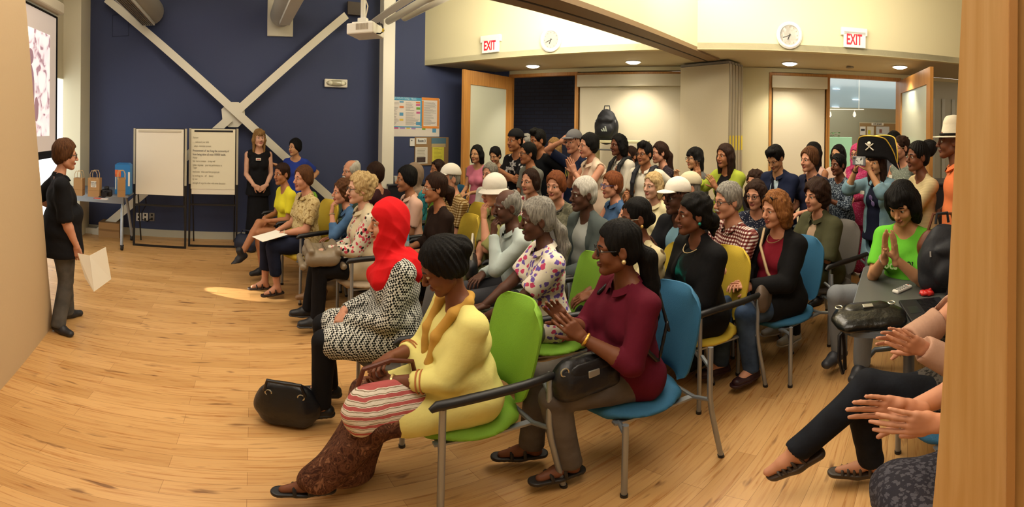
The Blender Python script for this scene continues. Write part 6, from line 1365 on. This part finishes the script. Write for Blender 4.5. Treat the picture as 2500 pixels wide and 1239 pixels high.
r = empty('shelf_cart', 'cream coat rack cart with a top shelf in front of the wide shade', 'cart', M=WD.M((aa + ab) / 2, .34, 0)); cw = ab - aa; CR = mat('#ddd6a4', .6)
part('top_shelf', lambda q: q.box((0, 0, shz - .02), (cw, .42, .035), bev=.006), CR, r); part('rail', lambda q: q.tube([(-cw / 2 + .03, -.05, shz - .14), (cw / 2 - .03, -.05, shz - .14)], .012, 10), STEEL, r)
for s in (-1, 1): part('side_panel', lambda q: q.box((s * (cw / 2 - .015), 0, shz / 2), (.03, .40, shz - .06)), CR, r)
part('bottom_shelf', lambda q: q.box((0, 0, .12), (cw - .06, .40, .03)), CR, r)
for s in (-1, 1):
    for t in (-1, 1): part('caster', lambda q: q.tube([(s * (cw / 2 - .05) - .012, t * .16, .03), (s * (cw / 2 - .05) + .012, t * .16, .03)], .03, 12), INK, r)
bp_ = WD.hit(1481, 339, .34); backpack('black backpack with a pale triangular emblem on top of the cream cart', WD.M(bp_.x, .36, shz), .40, .47, .24, logo=True)
# backpacks that are being worn
def worn(key, label, col='#171a24'):
    p = PEOPLE[key]; T = p['T']; R = p['root'].matrix_basis
    bpk = empty('backpack', label, 'backpack', M=Matrix.Translation(p['loc']) @ Matrix.Rotation(p['rz'], 4, 'Z') @ Matrix.Scale(p['s'], 4), group='worn backpacks')
    S = Sdf(); S.cone(T(-.20, 0, .12), T(-.20, 0, .36), .13, .12, .04); S.ell(T(-.24, 0, .16), (.08, .12, .12), .03); V, Q = S.mesh(.016); link('bag_body', mesh_np('bag_body', [(V, Q, 0)]), bpk, [mat(col, .7)])
    for s in (-1, 1):
        S = Sdf(); S.chain([T(-.13, .085 * s, .43), T(-.06, .10 * s, .505), T(.02, .105 * s, .50), T(.095, .11 * s, .44), T(.138, .115 * s, .34), T(.135, .13 * s, .20), T(.06, .165 * s, .10)], [.020, .023, .024, .024, .022, .016, .010], .01, ((0, 1, 0), 1.4)); V, Q = S.mesh(.011); link('strap', mesh_np('strap', [(V, Q, 0)]), bpk, [mat(col, .7)])
worn('polo', 'navy backpack worn over the white short-sleeved polo'); worn('longhair', 'black backpack worn over the long-sleeved white shirt', '#131316')
def stick(key, b=(.13, -.07, .36), w_=.06, red=False):
    p = PEOPLE[key]; q = MB(); q.box((0, 0, 0), (.006, w_, .035)); o = q.build('name_tag', PAPER, p['root']); o.matrix_local = Matrix.Translation(Vector(p['T'](*b)))
    if red:
        q = MB(); q.box((.004, 0, 0), (.002, w_ * .7, .010)); k = q.build('name', mat('#c04040', .6), o)
stick('dress', (.128, -.02, .37), .075, True); stick('greyjkt', (.142, .06, .33)); stick('lime', (.14, .02, .30)); stick('shortcurl', (.13, -.08, .36)); stick('pirate', (.145, -.12, .37)); stick('pinkscarf', (.15, -.08, .32))
def chest(key, s_, a, size, col, sx=.8):
    p = PEOPLE[key]; T = p['T']; M_ = Matrix((Vector((0, 1, 0)), Vector((-1, 0, 0)), Vector((0, 0, 1)))).transposed().to_4x4(); M_.translation = Vector(T(*a)); text(s_, size, M_, mat(col, .7), parent=p['root'], bold=.002, sx=sx, name='shirt_lettering')
chest('capcross', 'YORK', (.128, .045, .40), .055, '#d8d8d8'); chest('capcross', 'DEMING', (.138, -.0, .345), .050, '#d8d8d8')
chest('greentee', 'ocs', (.150, -.055, .30), .075, '#bfe8a0', .9); chest('greentee', 'OO?', (.155, .06, .32), .05, '#1c2c14'); chest('greycap', '////', (.140, .0, .33), .12, '#c8b848', .8); chest('facehand', '~', (.125, -.04, .38), .12, '#b8bcc4')
# ------------------------------------------------------------------ bags and things people hold
def WP(key, a):
    p = PEOPLE[key]; c_, s_ = math.cos(p['rz']), math.sin(p['rz']); a = Vector(a) * p['s']; return p['loc'] + Vector((c_ * a.x - s_ * a.y, s_ * a.x + c_ * a.y, a.z))
def at_person(key, a, rz=0.0, rx=0.0, ry=0.0): p = PEOPLE[key]; return Matrix.Translation(WP(key, a)) @ Matrix.Rotation(p['rz'] + rz, 4, 'Z') @ Matrix.Rotation(ry, 4, 'Y') @ Matrix.Rotation(rx, 4, 'X')
def softbag(label, M, w_, h_, d_, m, handles=None, hm=None, flap=None, buckle=False, vox=.009, fold=.005, name='handbag'):
    r = empty(name, label, 'bag', M=M); S = Sdf(); S.cone((-w_ * .28, 0, h_ * .38), (w_ * .28, 0, h_ * .38), h_ * .36, h_ * .36, .03, ((0, 1, 0), d_ / h_ * 1.3)); S.cone((-w_ * .26, 0, h_ * .62), (w_ * .26, 0, h_ * .62), h_ * .24, h_ * .24, .04, ((0, 1, 0), d_ / h_ * 1.2)); S.cone((-w_ * .36, 0, h_ * .14), (w_ * .36, 0, h_ * .14), h_ * .13, h_ * .13, .04, ((0, 1, 0), d_ / h_ * 2.4))
    V, Q = S.mesh(vox, folds(fold, 9, 26)); link('bag_body', mesh_np('bag_body', [(V, Q, 0)]), r, [m])
    for pts in (handles or ()): part('handle', lambda q: q.tube(pts, .010, 8), hm or m, r)
    if flap:
        S = Sdf(); S.cone((-w_ * .2, -d_ * .32, h_ * .60), (w_ * .2, -d_ * .32, h_ * .60), h_ * .20, h_ * .20, .02, ((0, 1, 0), .32)); V, Q = S.mesh(vox * .8); fo = link('flap', mesh_np('flap', [(V, Q, 0)]), r, [flap])
        part('clasp', lambda q: q.box((0, -d_ * .32 - h_ * .07, h_ * .55), (.055, .008, .032), bev=.003), mat('#b0b0a8', .3, metal=.7), fo)
    if buckle:
        for bx in (-.4, .4): part('ring', lambda q: q.tube([(w_ * bx + .018 * math.cos(t), -d_ * .30, h_ * .70 + .018 * math.sin(t)) for t in np.arange(12) * PI / 6], .0035, 6, close=True), mat('#c8c4b0', .3, metal=.8), r)
    return r
BL = mat('#101014', .4, bump=.3, bscale=30)
STR = mat('#b85a58', .9, 'stripes', '#e2d8c8', '#8c7a60', sc=.75, bump=.3, bscale=60)
softbag('red, cream and tan striped bag on the lap of the yellow tunic', at_person('tunic', (.36, .13, .50), 3.3, -.15), .34, .27, .17, STR, [[(-.12, .02, .22), (-.10, .0, .30), (.0, -.02, .33), (.10, 0, .30), (.12, .02, .22)]], mat('#5c2c1a', .5), vox=.008)
softbag('black leather handbag on the floor beside the houndstooth coat', Matrix.Translation(onz(700, 1035, 0)) @ Matrix.Rotation(.25, 4, 'Z'), .22, .34, .17, BL, [[(-.11, -.05, .25), (-.09, -.07, .33), (.09, -.07, .33), (.11, -.05, .25)]], buckle=True)
bg = softbag('black shoulder bag on the lap of the maroon shirt', at_person('maroonshirt', (.29, .13, .585), 3.3, -.10), .31, .22, .15, BL, None, None, BL, True)
p = PEOPLE['maroonshirt']; T = p['T']; S = Sdf(); S.chain([(.10, .15, .74), (.03, .19, .78), T(-.06, .19, .16), T(-.135, .16, .26), T(-.12, .05, .42), T(-.03, -.10, .50), T(.08, -.13, .45)], [.009] * 7, .006, ((0, 0, 1), 1.8)); V, Q = S.mesh(.009)
o = link('strap', mesh_np('strap', [(V, Q, 0)]), bg, [BL]); o.matrix_parent_inverse = bg.matrix_world.inverted(); o.matrix_basis = Matrix.Translation(p['loc']) @ Matrix.Rotation(p['rz'], 4, 'Z') @ Matrix.Scale(p['s'], 4)
r = empty('tote_bag', 'taupe box-shaped bag on the lap under the flowered sleeves', 'bag', M=at_person('blonde', (.40, .03, .63), 0, 0, -.12)); S = Sdf(); [S.cone((x_, -.15, z_), (x_, .15, z_), .028, .028, .02) for x_, z_ in ((-.16, .0), (.17, -.03), (.12, .10), (-.10, .12))]; S.cone((-.07, -.12, .055), (.10, -.12, .035), .062, .062, .02); S.cone((-.07, .12, .055), (.10, .12, .035), .062, .062, .02); S.cone((-.05, -.1, .055), (-.05, .1, .055), .066, .066, .02); S.cone((.08, -.1, .035), (.08, .1, .035), .066, .066, .02); V, Q = S.mesh(.010, folds(.004, 12, 22)); link('body', mesh_np('body', [(V, Q, 0)]), r, [mat('#85765f', .4, bump=.4, bscale=14)]); part('handle', lambda q: q.tube([(-.02, -.10, .10), (.0, -.08, .125), (.0, .08, .125), (-.02, .10, .10)], .008, 8), mat('#6c5e4a', .45), r)
softbag('grey-brown crossbody bag on the lap of the auburn-haired person', at_person('auburn', (.26, .12, .59), 3.7, -.1), .26, .20, .10, mat('#5a4a3c', .6))
p = PEOPLE['auburn']; part('bag_strap', lambda q: q.tube([tuple(p['T'](.10, .16, .02)), tuple(p['T'](.165, .04, .24)), tuple(p['T'](.13, -.07, .40)), tuple(p['T'](.03, -.13, .50))], .011, 6), mat('#c8ac80', .6), p['root'])
softbag('dark handbag on the floor under the seat of the yellow tee', Matrix.Translation(onz(600, 612, 0)), .34, .26, .2, mat('#1c2236', .6), [[(-.1, 0, .2), (-.06, 0, .28), (.06, 0, .28), (.1, 0, .2)]])
softbag('dark handbag with a pale handle on the lap of the olive shirt', at_person('bucket', (.34, .12, .58), 1.0), .26, .18, .10, mat('#1c1c1e', .5), [[(-.09, 0, .12), (-.08, 0, .26), (0, 0, .32), (.08, 0, .26), (.09, 0, .12)]], mat('#b0a890', .5))
r = empty('paper_sheet', 'folded white sheet held low by the person in black', 'paper', M=at_person('presenter', (.20, -.27, .62), .15, 0)); q = MB()
W1 = [(-.11, 0, .15), (.0, -.02, .14), (.01, -.03, -.15), (-.06, -.01, -.16)]; q.add([(-.09, 0, .15), (.0, -.025, .13), (.035, -.035, -.16), (-.03, -.01, -.05)], [(0, 1, 2, 3)]); q.add([(.0, -.025, .13), (.155, .02, .17), (.21, .03, -.10), (.035, -.035, -.16)], [(0, 1, 2, 3)]); o = q.build('sheet', PAPER, r); md = o.modifiers.new('t', 'SOLIDIFY'); md.thickness = .002
r = empty('paper_sheaf', 'white papers lying on the lap of the tan shirt', 'paper', M=at_person('tanshirt', (.44, .06, .675), .2, 0, .12))
for k in range(3): part('sheet', lambda q: q.box((.01 * k, .012 * k, .005 * k), (.28, .21, .003)), PAPER, r)
r = empty('water_bottle', 'small clear water bottle held by the ponytailed person', 'bottle', M=at_person('ponybrown', (.36, .06, .74), 0, .25)); part('body', lambda q: q.lathe([(.028, 0), (.031, .01), (.031, .12), (.012, .16), (.012, .175)], 18), mat('#c8d4d4', .1, alpha=.75), r); part('label', lambda q: q.lathe([(.0315, .04), (.0315, .09)], 18), mat('#5aa0b8', .5), r); part('cap', lambda q: q.lathe([(.014, .172), (.014, .19), (0, .19)], 14), PLW, r)
def phone(key, a, label, rz=0.0, lit=False):
    r = empty('phone', label, 'phone', M=at_person(key, a, rz)); part('body', lambda q: q.box((0, 0, 0), (.012, .15, .078), bev=.004), mat('#8a8c94', .35, metal=.4), r)
    part('case_print', lambda q: (q.box((.008, .01, 0), (.002, .09, .06)),), mat('#c8ccc8', .5, 'blotch', '#d8dcd8', '#303234', sc=1.6), r); part('camera_lens', lambda q: q.ball((.007, -.055, .022), (.004, .008, .008), seg=10, rings=5), INK, r); return r
pr = PEOPLE['pirate']; phone('pirate', ((pr['Hc'][0] + .30), 0.0, pr['Hc'][2] + .03), 'silver phone held up in front of the face under the pirate hat'); phone('suit', (.30, 0.0, .97), 'phone held low by the person in the navy suit')
r = empty('sunglasses', 'violet sunglasses hanging from the neckline below the pirate hat', 'glasses', M=at_person('pirate', tuple(pr['T'](.150, .01, .30)), 0, .5)); 
for s in (-1, 1): part('lens', lambda q: q.ball((.0, 0, .030 * s), (.004, .020, .026), seg=12, rings=6), mat('#6a5c8c', .2), r)
part('bridge', lambda q: q.tube([(0, 0, -.01), (0, 0, .01)], .003, 6), mat('#b8a8d0', .4), r)
for key, col in (('blackcardi', '#2a9a8c'), ('maroonshirt', '#e0c890'), ('hijab', None), ('floralgrey', None), ('beigearm', '#d8b060')):
    if col:
        p = PEOPLE[key]; q = MB(); q.ball(tuple(p['HM'](np.array([-.010, .092, -.042]))), .011, seg=10, rings=6); q.build('earring', mat(col, .3, metal=.5), p['root'])
for key, col in (('redbrown', '#2a1c18'), ('auburn', '#8a7040'), ('blackcardi', '#c8b080')):
    p = PEOPLE[key]; q = MB(); q.tube([tuple(p['T'](.03 + .075 * math.cos(t), .072 * math.sin(t), .475 - .045 * math.cos(t))) for t in np.arange(20) * PI / 10], .007 if key == 'redbrown' else .003, 6, close=True); q.build('necklace', mat(col, .5), p['root'])
p = PEOPLE['tunic']
for s in (1, -1):
    a, e, w_, _ = p['J'][s]; d = unit(w_ - e); c = e + (w_ - e) * .46
    for k_ in (0, .018): part('cuff_embroidery', lambda q: q.tube(ring_pts(c - d * k_, d, .0555, 22), .0035, 6, close=True), mat('#b8703c', .7), p['root'])
# ------------------------------------------------------------------ right-hand table
TO = Vector((1.466, 1.434, 0)); tu = Vector((.80, .60, 0)); tv = Vector((.60, -.80, 0)); TLn, TWd = 1.15, .62
MT = Matrix((tv, tu, Vector((0, 0, 1)))).transposed().to_4x4(); MT.translation = TO
r = empty('folding_table', 'grey wheeled table on the right holding a laptop and black bag', 'table', M=MT, group='wheeled folding tables'); GT2 = mat('#5a5c58', .5, 'mottle', '#565853')
def rounded(q, w_, l_, z0, z1, rad, ins=0.0):
    P_ = []
    for cx, cy, a0 in ((w_ - rad, l_ - rad, 0), (rad, l_ - rad, 90), (rad, rad, 180), (w_ - rad, rad, 270)):
        for k in range(6): t = math.radians(a0 + k * 18); P_.append((cx + (rad - ins) * math.cos(t), cy + (rad - ins) * math.sin(t)))
    n_ = len(P_); q.add([(x, y, z0) for x, y in P_] + [(x, y, z1) for x, y in P_], [tuple(range(n_))[::-1], tuple(range(n_, 2 * n_))] + [(i, (i + 1) % n_, (i + 1) % n_ + n_, i + n_) for i in range(n_)])
part('tabletop', lambda q: rounded(q, TWd, TLn, .712, .735, .07, .006), GT2, r); part('edge_band', lambda q: rounded(q, TWd, TLn, .70, .730, .07), mat('#6c747c', .4), r)
for yy in (.18, TLn - .18):
    part('post', lambda q: (q.tube([(TWd * .52, yy, .70), (TWd * .52, yy, .10)], .030, 14), q.box((TWd * .52, yy, .68), (.40, .06, .03))), mat('#5c646e', .4, metal=.4), r)
    ft = part('foot', lambda q: q.tube([(.05, yy, .075), (.10, yy, .14), (TWd * .52, yy, .17), (TWd - .10, yy, .14), (TWd - .05, yy, .075)], .020, 10), mat('#6c747c', .4, metal=.4), r)
    part('caster', lambda q: [q.tube([(xx - .013, yy, .034), (xx + .013, yy, .034)], .034, 14) for xx in (.05,)], INK, ft); part('caster', lambda q: q.tube([(TWd - .063, yy, .034), (TWd - .037, yy, .034)], .034, 14), INK, ft)
def ont(x, y, rz=0.0, z=.735): g = onz(x, y, z); M_ = MT.copy(); M_.translation = g; return M_ @ Matrix.Rotation(rz, 4, 'Z')
r = empty('remote_control', 'white remote control lying on the right-hand table', 'remote', M=ont(2203, 710, .9)); part('body', lambda q: q.box((0, 0, .011), (.15, .05, .022), bev=.009), PLW, r)
part('buttons', lambda q: [q.box((-.055 + i * .018, -.014 + j * .014, .0225), (.010, .008, .003)) for i in range(6) for j in range(3)], mat('#6a6c70', .5), r); part('power_button', lambda q: q.ball((.058, 0, .022), (.006, .006, .003), seg=8, rings=4), mat('#c82020', .4), r)
r = empty('laptop', 'black laptop open on the right-hand table, keyboard showing', 'laptop', M=ont(2266, 765, -1.35)); LP = mat('#1b1b20', .45); part('base', lambda q: q.box((0, 0, .010), (.36, .25, .018), bev=.005), LP, r)
part('touchpad', lambda q: q.box((-.02, -.075, .0195), (.10, .06, .001)), mat('#26262c', .3), r); kb = part('keyboard', lambda q: [q.box((-.15 + i * .0215, -.015 + j * .021, .021), (.018, .017, .004), bev=0) for i in range(15) for j in range(5)], mat('#0c0c10', .4), r)
part('screen', lambda q: q.box((0, .155, .11), (.36, .012, .22), M=Matrix.Rotation(-.25, 4, 'X')), LP, r)
r = softbag('black shiny handbag with a flap lying on the right-hand table', ont(2120, 785, .35) @ Matrix.Translation((0, 0, .035)) @ Matrix.Rotation(-1.42, 4, 'X') @ Matrix.Translation((0, 0, -.13)), .36, .27, .08, mat('#101210', .28, bump=.5, bscale=22), None, None, mat('#121412', .25, bump=.4, bscale=22), True)
g = onz(2062, 815, .70); q = MB(); q.tube([g + Vector((.10, -.02, .05)), g + Vector((.02, -.01, .045)), g + Vector((-.035, 0, .0)), g + Vector((-.045, -.01, -.13)), g + Vector((-.03, -.02, -.21)), g + Vector((-.005, -.01, -.20)), g + Vector((.0, .0, -.08)), g + Vector((-.01, .0, .0))], .010, 8); o = q.build('strap', BL); o.parent = r; o.matrix_parent_inverse = r.matrix_world.inverted()
r = empty('leaflet', 'printed white leaflet on the table by the lime green tee', 'paper', M=ont(2222, 640, .4)); part('sheet', lambda q: q.box((0, 0, .003), (.20, .28, .003)), PAPER, r); part('print', lambda q: [q.box((-.02, .09 - k * .05, .005), (.11, .028, .001)) for k in range(4)], mat('#3a3a3a', .7), r)
backpack('large dark backpack standing on the right-hand table, cut by the jamb', ont(2303, 705, .5), .36, .44, .24, '#1a1d24')
r = empty('candy_wrapper', 'small crumpled red wrapper behind the laptop', 'wrapper', M=ont(2262, 722, 0)); S = Sdf(); S.ell((0, 0, .018), (.045, .03, .02), .01); S.cone((.01, 0, .02), (.03, .01, .05), .012, .004, .01); V, Q = S.mesh(.005, lumps(.005, 140)); link('foil', mesh_np('foil', [(V, Q, 0)]), r, [mat('#d02a24', .35)])
# far right corner
g = onz(2300, 640, .0); chair('yellow', 'yellow armchair beside the person in the orange shirt', (2.95, 1.72), 2.2, group='armchairs set out in rows')
cb_ = atD(2300, 450, 4.6); r = empty('cabinet', 'black cabinet behind the orange shirt on the far right', 'cabinet', loc=(cb_.x + .15, cb_.y, 0), rz=-.9); zt_ = cb_.z; part('body', lambda q: q.box((0, 0, zt_ / 2), (.5, .45, zt_), bev=.01), mat('#1a1b20', .5), r); part('top', lambda q: q.box((0, 0, zt_ + .012), (.54, .49, .025), bev=.005), mat('#2a2b30', .4), r); dd = part('door', lambda q: q.box((0, -.23, zt_ / 2), (.44, .015, zt_ - .1)), mat('#222328', .45), r); part('handle', lambda q: q.box((.17, -.245, zt_ * .6), (.014, .014, .12)), STEEL, dd)
softbag('brown leather handbag hanging by the yellow armchair on the far right', Matrix.Translation(atD(2300, 600, 2.75)) @ Matrix.Rotation(-.8, 4, 'Z') @ Matrix.Translation((0, 0, -.1)), .30, .24, .12, mat('#6a3a20', .5), [[(-.1, 0, .18), (-.06, 0, .30), (.06, 0, .30), (.1, 0, .18)]])
# added indoor spot lamp that throws the sun streak; the window panes are opaque
lamp('added_sun_streak_spot', 'SPOT', (-4.9, 2.70, .80), 1000, (1, .92, .78), .01, cone=math.radians(6.5), blend=.2, target=(-2.6, 3.44, 0))

# lettering becomes plain mesh
bpy.context.view_layer.update()
_dg = bpy.context.evaluated_depsgraph_get()
for o in [o for o in SC.objects if o.type == 'FONT']:
    me = bpy.data.meshes.new_from_object(o.evaluated_get(_dg)); n = bpy.data.objects.new(o.name + '_m', me); C.objects.link(n); n.parent = o.parent; n.matrix_local = o.matrix_local.copy(); nm = o.name; bpy.data.objects.remove(o); n.name = nm
